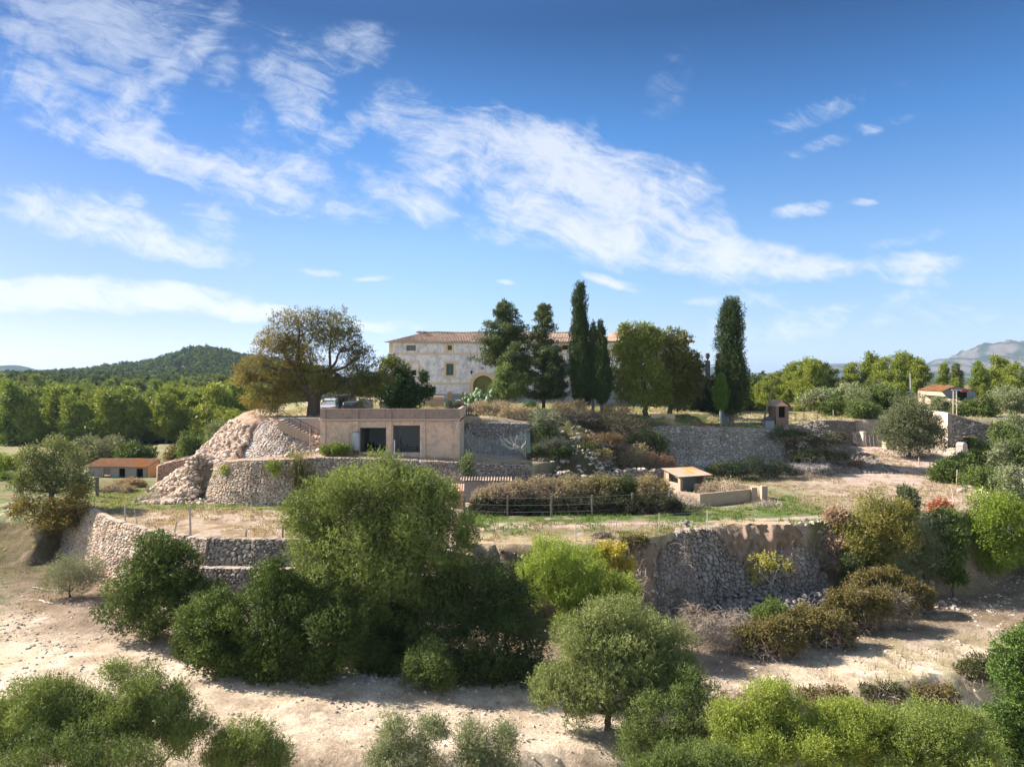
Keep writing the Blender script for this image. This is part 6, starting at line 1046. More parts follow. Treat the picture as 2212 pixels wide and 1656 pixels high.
# --- garage
YG_ = 69.5; kg = YG_ / F_
def gx(p): return (p - CX) * kg
def gz(p): return CAMZ - (p - CY) * kg
gr = empty('garage', (gx(842), YG_, 8.0)); tag(gr, 'pink plastered double garage with roof terrace parapet built into the slope', 'garage'); og = np.array([gx(842), YG_, 8.0])
def relg(mb, name, mat, parent=gr): mb.v = [v - og for v in mb.v]; return mb.build(name, mat, parent)
gl, gr_x = gx(691.5), gx(993); zp = gz(883.5); zl = gz(906.5); piers = [(691.5, 702.6), (762.4, 773.5), (834.5, 845.6), (907.6, 918.7), (981.6, 993)]
op = [(gx(776.5), gx(833.6), gz(977), gz(918.6)), (gx(848.5), gx(906.6), gz(977), gz(918.6))]; rec = YG_ + .14
m = MB(); wallgrid(m, gl, gr_x, 6.9, zl, rec, op, .30)
m.add([(gl, YG_ + .14, 6.9), (gl, 76.3, 6.9), (gl, 76.3, zp), (gl, YG_ + .14, zp)], [(0, 3, 2, 1)], None, (.5, .5, .5)); m.add([(gr_x, YG_ + .14, 6.9), (gr_x, 76.3, 6.9), (gr_x, 76.3, zp), (gr_x, YG_ + .14, zp)], [(0, 1, 2, 3)], None, (.5, .5, .5)); m.add([(gr_x - .25, YG_ + .3, 11.5), (gr_x - .25, 76.3, 11.5), (gr_x - .25, 76.3, zp), (gr_x - .25, YG_ + .3, zp)], [(0, 3, 2, 1)], None, (.5, .5, .5)); m.add([(gr_x - .25, YG_ + .3, zp), (gr_x, YG_ + .3, zp), (gr_x, 80.5, zp), (gr_x - .25, 80.5, zp)], [(0, 1, 2, 3)], None, (.5, .5, .5))
m.box(gr_x - .25, gr_x, 76.3, 80.5, 8, zp, (.5, .5, .5))
relg(m, 'wall', M_PINK)
for a, b in piers: m = MB(); m.box(gx(a), gx(b), YG_, rec + .02, 6.8, gz(909.6), (.5, .5, .5)); relg(m, 'pilaster', M_PINK)
m = MB(); m.box(gl, gr_x, YG_ + .12, YG_ + .32, zl + .06, zp - .03, (.5, .5, .5))
relg(m, 'parapet', M_PINKD); m = MB()
for a, b in piers: m.box(gx(a) - .001, gx(b) + .001, YG_ - .003, YG_ + .14, zl + .06, zp - .034, (.5, .5, .5))
m.box(gl - .02, gr_x + .02, YG_ + .06, YG_ + .38, zp - .03, zp + .03, (.5, .5, .5)); relg(m, 'parapet_piers', M_PINKD)
m = MB(); m.box(gl - .12, gr_x + .05, YG_ - .10, YG_ + .14, zl - .005, zl + .06, (.58, .44, .38)); relg(m, 'cornice', M_PLASTER)
m = MB()   # scalloped corbel band under the cornice
for (a, b) in zip(piers[:-1], piers[1:]):
    xa, xb = gx(a[1]), gx(b[0]); n = 5; w = (xb - xa) / n
    for i in range(n):
        c = xa + w * (i + .5); tt = np.linspace(0, pi, 9); top = zl - .012; pts = []
        for t_ in tt: pts.append((c + w * .5 * cos(t_), top - .20 + .13 * sin(t_)))
        for q in range(8):
            (xa_, za_), (xb_, zb_) = pts[q], pts[q + 1]; m.add([(xa_, YG_ + .02, za_), (xb_, YG_ + .02, zb_), (xb_, YG_ + .02, top), (xa_, YG_ + .02, top), (xa_, YG_ + .14, za_), (xb_, YG_ + .14, zb_)], [(1, 0, 3, 2), (0, 1, 5, 4)], None, np.array([.36, .25, .19]) * (rng.uniform(.8, 1.1) if q == 0 else 1))
relg(m, 'corbel_band', M_PLASTER)
m = MB(); m.box(op[0][0] + .004, op[0][1] - .004, rec + .04, rec + .10, gz(923.7), op[0][3] - .004, (.42, .36, .31)); 
for z in np.arange(gz(923.7), op[0][3] - .05, .07): m.box(op[0][0] + .01, op[0][1] - .01, rec + .02, rec + .04, z, z + .05, (.46, .40, .35))
relg(m, 'roller_shutter', M_PLASTER)
m = MB(); m.box(gl + .3, gr_x - .3, 75.6, 75.8, 7.6, 11.3, (.42, .46, .50)); m.box(gl + .3, gr_x - .3, rec + .3, 75.8, 11.1, 11.3, (.25, .22, .2)); m.box(gl + .3, gr_x - .3, rec + .3, 75.8, 8.05, 8.12, (.2, .17, .15)); m.box(gx(838), gx(842), rec + .31, 75.6, 8.12, 11.1, (.36, .38, .42)); m.box(gl + .3, gx(770), rec + .31, 75.6, 8.12, 11.1, (.3, .28, .26)); m.box(gx(912), gr_x - .3, rec + .31, 75.6, 8.12, 11.1, (.3, .28, .26)); relg(m, 'interior', M_PLASTER)
for a, b, c, d in op:
    m = MB(); m.box(a + .003, a + .06, rec + .12, rec + .2, c + .003, d - .003, (.12, .11, .10)); m.box(b - .06, b - .003, rec + .12, rec + .2, c + .003, d - .003, (.12, .11, .10)); m.box(a + .06, b - .06, rec + .12, rec + .2, d - .07, d - .003, (.12, .11, .10)); relg(m, 'door_frame', M_METAL)
m = MB(); xa, xb, za, zb_ = gx(849), gx(906), 8.2, 11.05      # wire screen in the right bay
for i in range(19): x = xa + (xb - xa) * i / 18; m.bar((x, rec + .22, za), (x, rec + .22, zb_), .012, .012, (.25, .27, .28))
for i in range(15): z = za + (zb_ - za) * i / 14; m.bar((xa, rec + .22, z), (xb, rec + .22, z), .012, .012, (.25, .27, .28))
relg(m, 'wire_screen', M_METAL)
m = MB(); m.box(gl, gr_x, YG_ + .32, 76.4, 11.35, 11.5, (.33, .27, .22)); relg(m, 'roof_deck', M_PLASTER)
m = MB(); m.box(gx(985), gx(990), YG_ - .12, YG_, gz(925), gz(915), (.42, .40, .38)); relg(m, 'meter_box', M_PAINT)
m = MB(); cr = [(gx(902), gz(911)), (gx(901), gz(900)), (gx(899), gz(884.5))]
for (a, b), (c, d) in zip(cr[:-1], cr[1:]): pass
# stuff inside and in front
bpx, bY = 771.5, 69.0; bl_ = empty('water_barrel', (gx(771.5), bY, 8.15)); tag(bl_, 'grey plastic barrel on a brown stand at the left garage opening', 'barrel')
m = MB(); zs2 = [.55, .6, .9, 1.3, 1.75, 2.1, 2.2, 2.25]; rr = [.27, .33, .37, .385, .37, .32, .26, .25]; m.tube([(0, 0, z) for z in zs2], rr, 18, (.27, .30, .33)); m.build('body', M_PAINT, bl_, smooth=True); m = MB()
for z in (.95, 1.2, 1.5, 1.75): m.tube([(0, 0, z - .02), (0, 0, z + .02)], .392, 18, (.20, .22, .25))
m.build('hoops', M_PAINT, bl_); m = MB(); m.tube([(0, 0, 2.25), (0, 0, 2.31)], [.27, .25], 16, (.10, .11, .12)); m.build('lid', M_PAINT, bl_); m = MB(); m.box(-.25, .25, -.22, .22, -.05, .55, (.13, .08, .05)); m.build('stand', M_WOOD, bl_)
for pts, lab, nm in [([(865, 975), (868, 940), (871, 962), (884, 955), (886, 976)], 'dark heap of old tools in the right garage bay', 'junk_heap'), ([(790, 976), (795, 952), (812, 945), (826, 958), (830, 976)], 'dark machine under a cover in the left garage bay', 'covered_machine')]:
    r_ = empty(nm, (gx(pts[0][0] + 8), 72.5, 8.15)); tag(r_, lab, 'clutter'); m = MB(); kk = 72.5 / F_
    for i in range(14):
        a = pts[rng.integers(1, len(pts) - 1)]; x = (a[0] - CX) * kk - r_.location.x + rng.normal(0, .2); z = max(.2, CAMZ - (a[1] - CY) * kk - 8.15); m.bar((x + rng.normal(0, .3), rng.normal(0, .3), 0), (x, rng.normal(0, .2), z * rng.uniform(.5, 1)), .12, .2, np.array([.03, .028, .026]) * rng.uniform(.6, 2))
    m.box(-.6, .9, -.4, .4, 0, .5, (.035, .03, .028)); m.build('pile', M_WOOD, r_)
def post(px, pt, pb, Y, lab, w=.07, col=(.40, .38, .36), top=None, name='fence_post', dx=0, group=None, mat=None, ground=None):
    x = px_(px, Y); z0 = Hs(x, Y) if ground is None else ground; zt = CAMZ - (pt - CY) * Y / F_; m = MB(); m.bar((0, 0, -.3), (dx, 0, zt - z0), w, w, col); o = m.build(name, mat or M_WOOD); o.location = (x, Y, z0); tag(o, lab, 'post', group); return o
post(755, 934, 985, 68.7, 'thin post with a crossbar before the left garage wall', .06, (.24, .2, .18)); post(852, 950, 975, 68.6, 'short whitish concrete post before the right garage bay', .10, (.52, .50, .48)); post(909, 952, 985, 68.5, 'pale thin post before the pier right of the garage bays', .06, (.55, .5, .46))
post(669, 925, 985, 69.8, 'slim grey stake on the mound left of the garage', .05, (.5, .46, .42)); post(596, 955, 990, 67.0, 'slim leaning stake at the edge of the rounded bastion', .05, (.5, .46, .42), dx=.2)
# stairs with rail
st = empty('outdoor_stairs', (-20.2, 71.7, 9.2)); tag(st, 'flight of masonry steps with a dark handrail going up left of the garage', 'stairs'); m = MB(); N = 13
for i in range(N):
    xa = 1.75 - i * .33; zt = .05 + i * .175; m.box(xa - .36, xa, -.55, .65, zt - .9, zt, (.34, .26, .2)); m.box(xa - .38, xa + .02, -.58, .65, zt, zt + .045, (.46, .38, .32))
m.build('steps', M_PLASTER, st); m = MB(); 
v = [(1.85, .66, -1.2), (-2.9, .66, -1.2), (-2.9, .66, 2.35), (1.85, .66, 2.3)]; m.add(v + [(a, b + .2, c) for a, b, c in v], [(0, 3, 2, 1), (3, 7, 6, 2), (4, 5, 6, 7), (0, 4, 7, 3)], None, (.30, .25, .22)); m.build('side_wall', M_PLASTER, st)
m = MB(); m.bar((1.8, -.5, 1.0), (-2.6, -.5, 3.3), .05, .05, (.05, .04, .035)); m.bar((1.8, -.5, .6), (-2.6, -.5, 2.9), .03, .03, (.05, .04, .035)); m.bar((-2.6, -.5, 3.3), (-3.6, -.5, 3.3), .05, .05, (.05, .04, .035))
for i in range(0, 5): x = 1.8 - i * 1.1; m.bar((x, -.5, .05 + (1.8 - x) / 4.4 * 2.3 - .1), (x, -.5, 1.0 + (1.8 - x) / 4.4 * 2.3), .045, .045, (.05, .04, .035))
m.build('handrail', M_METAL, st)
# --- vehicles on the terrace
def wheelset(parent, xs, ys, r, w=.2):
    for x in xs:
        for y in ys:
            m = MB(); m.tube([(x - w / 2, y, r), (x + w / 2, y, r)], r, 18, (.02, .02, .02)); wh = m.build('wheel', M_PAINT, parent); m = MB(); m.tube([(x - w / 2 - .01, y, r), (x + w / 2 + .01, y, r)], r * .58, 12, (.3, .3, .3)); m.build('rim', M_PAINT, wh)
def hullbody(prof, halfw, mb, col, inset=.12, waist=None):
    """prof: side outline (y,z) ; body is lofted over x with tumblehome"""
    P = np.array(prof, float); xs = np.array([-1, -.92, .92, 1]) * halfw; zmin, zmax = P[:, 1].min(), P[:, 1].max(); rows = []
    for i, x in enumerate(xs):
        edge = i in (0, 3); q = P.copy(); cy = q[:, 0].mean(); t = np.clip((q[:, 1] - (waist or zmax)) / max(zmax - (waist or zmax), .01), 0, 1); xx = x * (1 - inset * t); 
        if edge: q[:, 1] = lerp(q[:, 1], (zmin + zmax) / 2, .10); q[:, 0] = lerp(q[:, 0], cy, .03)
        rows.append(np.stack([np.full(len(q), 1.0) * xx, q[:, 0], q[:, 1]], 1))
    G_ = np.stack(rows, 0); G_ = np.concatenate([G_, G_[:, :1]], 1); mb.grid(G_, col)
    for i in (0, 3):
        ring = G_[i, :-1]; c = ring.mean(0); n = len(ring); mb.add(np.vstack([ring, c]), None, [(j, (j + 1) % n, n) if i else ((j + 1) % n, j, n) for j in range(n)], col)
cx, cy_ = px_(754.5, 80), 80.0; car = empty('parked_car', (cx, cy_, 11.32)); tag(car, 'black hatchback seen from behind on the terrace above the garage', 'car')
m = MB(); hullbody([(0, .30), (-.05, .55), (0, .95), (.25, 1.05), (3.2, 1.0), (4.1, .75), (4.15, .35)], .88, m, (.02, .025, .032)); m.build('body', M_PAINT, car, smooth=False)
m = MB(); hullbody([(.08, .98), (.42, 1.42), (.8, 1.52), (2.0, 1.5), (3.1, 1.0)], .83, m, (.02, .026, .034), .16, 1.0); m.build('cabin', M_PAINT, car)
m = MB(); m.add([(-.62, .12, 1.06), (.62, .12, 1.06), (.54, .36, 1.38), (-.54, .36, 1.38)], [(0, 1, 2, 3)], None, (.06, .08, .09)); m.build('rear_window', M_GLASS, car)
for s_ in (-1, 1):
    m = MB(); m.box(s_ * .72 - .10, s_ * .72 + .10, -.07, .0, .78, .98, (.35, .02, .02)); m.build('tail_light', M_PAINT, car); m = MB(); m.box(s_ * .98 - .09, s_ * .98 + .09, 2.3, 2.45, 1.0, 1.15, (.3, .32, .34)); m.build('mirror', M_PAINT, car)
m = MB(); m.box(-.26, .26, -.085, -.06, .58, .70, (.65, .65, .62)); m.build('number_plate', M_PAINT, car); wheelset(car, (-.78, .78), (.75, 3.35), .31)
cx = px_(707, 84); van = empty('parked_van', (cx, 84.0, 11.3)); van.rotation_euler = (0, 0, R(8)); van.scale = (.92, .92, .76); tag(van, 'white van facing the viewer, half hidden by the thick tree trunk', 'van')
m = MB(); hullbody([(0, .35), (-.05, .95), (.15, 1.12), (.95, 1.25), (5.0, 1.25), (5.0, .35)], .98, m, (.33, .34, .36)); m.build('body', M_PAINT, van); m = MB(); hullbody([(.85, 1.22), (1.55, 2.0), (2.0, 2.12), (5.0, 2.12), (5.0, 1.22)], .95, m, (.30, .31, .33), .10, 1.25); m.build('cabin', M_PAINT, van)  # white paint darkened for the shade of the tree crown
m = MB(); m.add([(-.78, .94, 1.30), (.78, .94, 1.30), (.70, 1.50, 1.95), (-.70, 1.50, 1.95)], [(0, 1, 2, 3)], None, (.04, .05, .06)); m.build('windscreen', M_GLASS, van); m = MB(); m.box(-.5, .5, -.075, -.04, .62, .9, (.05, .05, .05)); m.build('grille', M_PAINT, van)
for s_ in (-1, 1):
    m = MB(); m.box(s_ * .74 - .17, s_ * .74 + .17, -.08, .02, .82, 1.02, (.75, .78, .8)); m.build('headlight', M_PAINT, van); m = MB(); m.box(s_ * 1.1 - .09, s_ * 1.1 + .09, 1.1, 1.25, 1.35, 1.65, (.05, .05, .05)); m.build('mirror', M_PAINT, van)
wheelset(van, (-.88, .88), (.85, 4.1), .34)
cx = px_(735, 88); v2 = empty('parked_car', (cx, 88.5, 11.3)); tag(v2, 'dark van shape parked between the white van and the black hatchback', 'van'); m = MB(); hullbody([(0, .35), (0, 1.9), (.2, 2.05), (4.2, 2.05), (4.8, 1.2), (4.9, .35)], .85, m, (.06, .06, .07)); m.build('body', M_PAINT, v2); m = MB(); m.add([(-.6, -.012, 1.15), (.6, -.012, 1.15), (.55, -.012, 1.75), (-.55, -.012, 1.75)], [(0, 1, 2, 3)], None, (.02, .02, .025)); m.build('rear_window', M_GLASS, v2); wheelset(v2, (-.75, .75), (.8, 4.0), .32)

# --- well hut, tank, leaning pole, rusty plough
hx_, hy_ = px_(1690, 86), 86.0; hut = empty('well_hut', (hx_, hy_, 9.75)); hut.rotation_euler = (0, 0, R(14)); tag(hut, 'small brick well hut with a pitched roof and dark opening beside the tank', 'hut'); w = .85; D_ = 1.5; Hh = 2.35
m = MB(); op_ = [(-.48, .40, 1.0, 2.28)]; wallgrid(m, -w, w, -.6, Hh, 0, op_, .18, (.17, .12, .095)); m.add([(-w, 0, -.6), (-w, D_, -.6), (-w, D_, Hh), (-w, 0, Hh), (w, 0, -.6), (w, D_, -.6), (w, D_, Hh), (w, 0, Hh)], [(0, 3, 2, 1), (4, 5, 6, 7), (1, 2, 6, 5)], None, (.17, .12, .095)); m.add([(-w, D_, Hh), (w, D_, Hh), (0, D_, Hh + .55)], None, [(0, 2, 1)], (.17, .12, .095)); m.box(w, w + .1, .2, .5, -.6, Hh - .1, (.24, .18, .15)); m.build('wall', M_STONE, hut)  # wall colour darkened for the shade on the front
m = MB(); m.add([(-w, 0, Hh), (w, 0, Hh), (0, 0, Hh + .55)], None, [(0, 1, 2)], (.58, .33, .20)); m.build('gable', M_PLASTER, hut); m = MB(); m.box(-.6, .5, .3, .35, .9, 2.3, (.008, .007, .006)); m.build('interior_shade', M_WOOD, hut)  # gable colour carries orange sunlight; black panel paints the unlit inside
m = MB()
for s_ in (-1, 1): a = np.array([0, -.15, Hh + .62]); b = np.array([s_ * (w + .2), -.15, Hh - .06]); v = [a, b, b + [0, D_ + .3, 0], a + [0, D_ + .3, 0]]; v = v + [q + np.array([0, 0, .09]) for q in v]; m.add(v, [(0, 1, 2, 3), (4, 7, 6, 5), (0, 4, 5, 1), (1, 5, 6, 2), (2, 6, 7, 3)], None, (.10, .09, .09) if s_ > 0 else (.30, .22, .17))  # left slope coloured as sunlit, right slope as shaded
m.build('roof', M_TILE, hut)
tk = empty('water_tank', (px_(1660.5, 85.5), 85.5, 9.75)); tag(tk, 'grey concrete water tank beside the well hut', 'tank'); m = MB(); m.box(-.52, .52, -.4, .4, -.4, .68, (.17, .19, .22)); m.build('body', M_PLASTER, tk); m = MB(); m.tube([(-.48, 0, .68), (-.3, 0, .80), (0, 0, .84), (.3, 0, .80), (.48, 0, .68)], [.1, .3, .36, .3, .1], 10, (.06, .06, .065)); m.build('lid', M_METAL, tk)
m = MB(); a = PW(1649, 906, 86.5); b = PW(1674.6, 815, 86.5); m.tube([(0, 0, -.3), tuple(b - a)], [.13, .085], 8, (.20, .14, .10)); m.box(-.2, .2, -.2, .2, -.3, .1, (.2, .16, .13)); o = m.build('leaning_pole', M_WOOD); o.location = a; tag(o, 'tall wooden pole leaning right beside the well hut', 'pole')
pl = empty('harrow', (px_(1530, 85.3), 85.3, 9.8)); tag(pl, 'rusty iron harrow on the grass above the terrace wall', 'farm tool'); m = MB(); RU = (.26, .085, .045)
m.bar((-1.5, 0, .12), (1.5, 0, .22), .07, .07, RU); m.bar((-1.5, .6, .12), (1.5, .5, .16), .07, .07, RU); m.bar((-1.5, 0, 0), (-1.5, 0, .95), .13, .13, RU); m.build('frame', M_METAL, pl); m = MB(); m.bar((.2, 0, .2), (1.0, 0, 1.25), .06, .06, RU); m.bar((-.2, 0, .1), (1.5, .2, .75), .06, .06, RU); m.build('drawbar', M_METAL, pl); m = MB()
for i in range(8): m.tube(curve((-.9 + i * .3, .1, .2), (-.8 + i * .3, -.25, -.02), .5, 6, .01), .02, 4, RU, cap=False)
m.build('tines', M_METAL, pl)
m = MB(); m.box(px_(1405, 86.5), px_(1452, 86.5), 86.2, 86.8, 9.9, 11.15, (.40, .30, .22)); m.tube([(px_(1452, 86.5), 86.5, 9.9), (px_(1452, 86.5), 86.5, 11.15)], .36, 12, (.40, .30, .22)); o = m.build('masonry_bench', M_PLASTER); tag(o, 'low masonry bench with a rounded end under the round trees', 'bench')
m = MB(); m.box(px_(1442, 93), px_(1520, 93), 93, 93.5, 8.8, CAMZ - (897 - CY) * 93 / F_, (.22, .20, .18)); o = m.build('low_wall', M_STONE); tag(o, 'low shaded wall at the back of the lawn right of the round trees', 'wall')
m = MB(); m.bar(PW(1590, 903.5, 88), PW(1650, 909, 88), .12, .12, (.5, .42, .33)); m.box(px_(1592, 88.2), px_(1648, 88.2), 88.2, 88.4, 9, 10.0, (.3, .25, .2)); o = m.build('low_wall', M_PLASTER); tag(o, 'thin low wall between the lone cypress and the tank', 'wall')
# balustraded terrace with urns behind
bt = empty('terrace_wall', (px_(1535, 97), 97.0, 9.5)); tag(bt, 'dark raised terrace wall topped by urns and iron railings right of the house', 'terrace wall'); wv = px_(1575, 97) - px_(1535, 97); m = MB(); m.box(-5.5, wv, 0, 3, -1, 5.6, (.13, .125, .125)); m.build('wall', M_STONE, bt)
m = MB()
for p in (1508, 1530, 1552):
    x = px_(p, 97) - px_(1535, 97); m.box(x - .28, x + .28, .1, .6, 5.6, 8.1, (.11, .10, .10))
m.build('piers', M_PLASTER, bt); m = MB()
for x in np.arange(-5.4, wv, .16): m.bar((x, .3, 5.6), (x, .3, 7.6), .03, .03, (.03, .03, .03))
m.bar((-5.4, .3, 7.55), (wv, .3, 7.55), .05, .05, (.03, .03, .03)); m.build('railing', M_METAL, bt)
for p in (1508, 1530, 1552):
    x = px_(p, 97) - px_(1535, 97); m = MB(); m.tube([(x, .35, 8.1), (x, .35, 8.25), (x, .35, 8.4), (x, .35, 8.8), (x, .35, 9.05), (x, .35, 9.1)], [.2, .08, .2, .33, .22, .28], 10, (.10, .07, .06)); m.build('urn', M_PLASTER, bt, smooth=True)
m = MB(); m.box(px_(1556, 90), px_(1574, 90), 90, 90.4, 9.4, 12.1, (.20, .22, .26)); o = m.build('wall_stub', M_PLASTER); tag(o, 'grey blue piece of rendered wall behind the short cypress sapling', 'wall')

# --- open shed and pen on the right field
sh = empty('open_shed', (px_(1480, 69), 69.0, 4.5)); tag(sh, 'open fronted shed with a corrugated roof stained orange', 'shed'); k7 = 75 / F_
def S(px, py, dy=0): return np.array([(px - CX) * (69 + dy) / F_ - sh.location.x, dy, CAMZ - (py - CY) * (69 + dy) / F_ - sh.location.z])
A, B, C_, D2 = S(1428, 1011, 2.6), S(1466, 1030, -.3), S(1540, 1025, -.3), S(1497, 1008, 2.6)
m = MB(); n = 60; uu = np.linspace(0, 1, n); vv = np.linspace(0, 1, 8); G_ = np.zeros((n, 8, 3))
for i, u_ in enumerate(uu):
    for j, v_ in enumerate(vv): G_[i, j] = lerp(lerp(B, C_, u_), lerp(A, D2, u_), v_) + [0, 0, .035 * sin(u_ * 2 * pi * 19)]
ro_ = fbm(uu[:, None] * 5 + 0 * vv, vv[None] * 3 + 0 * uu[:, None], seed=55) + .5 * uu[:, None] * vv[None] ; cc = np.array([.25, .19, .145]) + (np.array([.30, .15, .055]) - np.array([.25, .19, .145])) * sstep(.62, .82, ro_)[..., None]
m.grid(G_, cc); G2 = G_.copy(); G2[..., 2] -= .05; m.grid(G2[::-1], cc * .6); m.build('roof', M_PLASTER, sh)
m = MB(); gz0 = -.4; W1 = [A + [.3, 0, -.06], B + [.2, .2, -.06]]; p0, p1 = W1
def wq(a, b, z0a, z0b, z1a, z1b): m.add([(a[0], a[1], z0a), (b[0], b[1], z0b), (b[0], b[1], z1b), (a[0], a[1], z1a)], [(0, 1, 2, 3)], None, (.5, .5, .5))
mid1 = lerp(p0, p1, .30); mid2 = lerp(p0, p1, .86)
wq(p0, mid1, gz0, gz0, p0[2], mid1[2]); wq(mid2, p1, gz0, gz0, mid2[2], p1[2]); wq(mid1, mid2, gz0, gz0, p0[2] - 1.05, p0[2] - 1.05); wq(mid1, mid2, p0[2] - .30, p0[2] - .62, mid1[2], mid2[2])
m.add([p0 + [.2, 0, 0], p1 + [.2, 0, 0], np.array([p1[0] + .2, p1[1], gz0]), np.array([p0[0] + .2, p0[1], gz0])], [(0, 1, 2, 3)], None, (.05, .05, .05)) if False else None
q1 = S(1525, 1028, 0); m.box(p0[0], q1[0], 2.4, 2.6, gz0, min(p0[2], D2[2]) - .1, (.5, .5, .5)); m.box(q1[0] - .2, q1[0], .1, 2.4, gz0, C_[2] - .12, (.5, .5, .5)); m.box(S(1500, 1030)[0], q1[0] - .2, .1, .25, gz0, C_[2] - .9, (.5, .5, .5)); m.box(p1[0], p1[0] + .25, .0, .25, gz0, p1[2], (.5, .5, .5)); m.build('wall', M_SAND, sh)
m = MB(); m.box(q1[0] - 2.6, q1[0] - .25, 2.3, 2.39, gz0, 1.6, (.30, .31, .33)); m.build('stone_back', M_STONE, sh)
pn = empty('walled_pen', (px_(1600, 66), 66.0, 4.5)); tag(pn, 'low rendered pen wall with square piers beside the open shed', 'pen')
def Q(px, Y): return np.array([(px - CX) * Y / F_ - pn.location.x, Y - 66.0])
m = MB()
def lw(a, b, z0, z1a, z1b, th_=.2):
    d = unit(np.array([b[0] - a[0], b[1] - a[1]])); nn_ = np.array([-d[1], d[0]]) * th_; pts = [a, b, b + nn_, a + nn_]; v = [(p[0], p[1], z0) for p in pts] + [(p[0], p[1], z) for p, z in zip(pts, (z1a, z1b, z1b, z1a))]; m.add(v, [(0, 1, 5, 4), (1, 2, 6, 5), (2, 3, 7, 6), (3, 0, 4, 7), (4, 5, 6, 7)], None, (.5, .5, .5))
lw(Q(1512, 63.4), Q(1634, 65.8), -.4, 1.0, 1.1); lw(Q(1462, 65.6), Q(1512, 63.4), -.4, .9, 1.0); lw(Q(1652, 66.4), Q(1560, 71.5), -.4, 1.15, 1.0); m.build('wall', M_SAND, pn); m = MB()
for p, Y, h_ in ((1628, 65.6, 1.25), (1650, 66.2, 1.3)): c = Q(p, Y); m.box(c[0] - .25, c[0] + .25, c[1] - .25, c[1] + .25, -.4, h_, (.36, .26, .2))
m.build('piers', M_PLASTER, pn)
ob = empty('old_brick_oven', (px_(990, 62), 62.0, 4.5)); tag(ob, 'broken brick pier with clay tiles on top, right behind the big round tree', 'ruin'); m = MB(); m.box(-.45, .45, 0, .8, -.4, 1.5, (.45, .28, .2)); m.build('brickwork', M_STONE, ob); m = MB()
for i in range(6): m.tube([(-.5 + i * .19, -.1, 1.45), (-.5 + i * .19, .5, 2.0)], [.10, .08], 7, (.55, .33, .23), cap=False)
m.build('tiles', M_TILE, ob)
ls = empty('lean_to', (px_(1050, 65), 65.2, 4.5)); tag(ls, 'low grey lean-to with one row of tiles behind the straw scrub', 'lean-to'); m = MB(); m.box(-2.1, 2.1, 0, 1.5, -.3, 1.85, (.24, .21, .19)); m.build('wall', M_PLASTER, ls); m = MB(); tileroof(m, (-2.3, -.2, 1.9), (1, 0, 0), (0, 1, .25), 4.6, .9, TC, seed=9); m.build('roof', M_TILE, ls)
# --- tiled shed far left
ts = empty('tiled_shed', (px_(255, 83), 83.0, 3.7)); ts.rotation_euler = (0, 0, R(-6)); ts.scale = (1, 1, .84); tag(ts, 'low shed with three dark doorways under a bright orange lichen roof', 'shed'); L2 = 3.6; m = MB(); wallgrid(m, -L2, L2 - .02, -.5, 2.0, 0, [(-1.75, -.95, -.2, 1.75), (.1, .85, -.2, 1.75), (2.2, 3.0, -.2, 1.75)], .15, (.24, .215, .205)); m.box(-L2, L2, 2.2, 2.4, -.5, 2.5, (.24, .215, .205)); m.build('wall', M_PLASTER, ts)
m = MB(); v = [(L2, 0, -.5), (L2, 2.4, -.5), (L2, 2.4, 2.55), (L2, 0, 1.98)]; m.add(v + [(a - .2, b, c) for a, b, c in v], [(0, 1, 2, 3), (4, 7, 6, 5), (0, 4, 5, 1), (2, 6, 7, 3), (0, 3, 7, 4)], None, (.62, .36, .20)); m.build('end_wall', M_STONE, ts)
m = MB(); tileroof(m, (-L2 - .2, -.3, 1.95), (1, 0, 0), (0, 1, .27), 2 * L2 + .3, 2.9, ((.36, .18, .09), (.42, .23, .12), (.48, .18, .03)), seed=13); m.build('roof', M_TILE, ts); m = MB(); m.box(-1.75, 3.0, 1.5, 1.55, -.3, 1.9, (.02, .018, .016)); m.build('interior_shade', M_WOOD, ts)  # near-black panel paints the unlit inside behind the door openings
# white round tank at the left edge
wt = empty('round_basin', (px_(-18, 72), 72.0, 2.3)); tag(wt, 'white rendered basin wall cut by the left edge of the view', 'basin'); m = MB(); tt = np.linspace(0, 2 * pi, 49); ro2 = 3.6
for r_, s_ in ((ro2, 1), (ro2 - .25, -1)):
    G_ = np.stack([np.stack([np.cos(tt) * r_, np.sin(tt) * r_, 0 * tt - .6], 1), np.stack([np.cos(tt) * r_, np.sin(tt) * r_, 0 * tt + 1.0], 1)], 1); m.grid(G_[::s_], (.60, .63, .68))
m.build('rim_wall', M_PAINT, wt); m = MB(); G_ = np.stack([np.stack([np.cos(tt) * r_, np.sin(tt) * r_, 0 * tt + 1.0], 1) for r_ in (ro2 + .04, ro2 - .29)], 1); m.grid(G_, (.78, .74, .66)); m.build('coping', M_PAINT, wt)

# --- right: roofless stone house, farmhouse, gate piers, poles
ru = empty('roofless_stone_house', (px_(2100, 95), 95.0, 6.0)); tag(ru, 'roofless stone house with a sloping top, shaded front and sunlit side put into colour', 'ruin')
def U(px, py, dy=0): return np.array([(px - CX) * (95 + dy) / F_ - ru.location.x, dy, CAMZ - (py - CY) * (95 + dy) / F_ - 6.0])
a, b = U(2047, 892), U(2150, 923); n = 90; mm = 60; ux = np.linspace(0, 1, n); vz = np.linspace(0, 1, mm); UU, VV = np.meshgrid(ux, vz, indexing='ij'); top = lerp(a[2], b[2], UU) + .06 * (vnoise(UU * 30, 0 * UU) - .5); bot = -1.0; Xp = lerp(a[0], b[0], UU); Zp = lerp(bot, top, VV); f1, f2, hc, h2 = voro(Xp / .34, Zp / .2, 77); e = f2 - f1; Yp = -.07 * sstep(0, .3, e) - .03 * hc
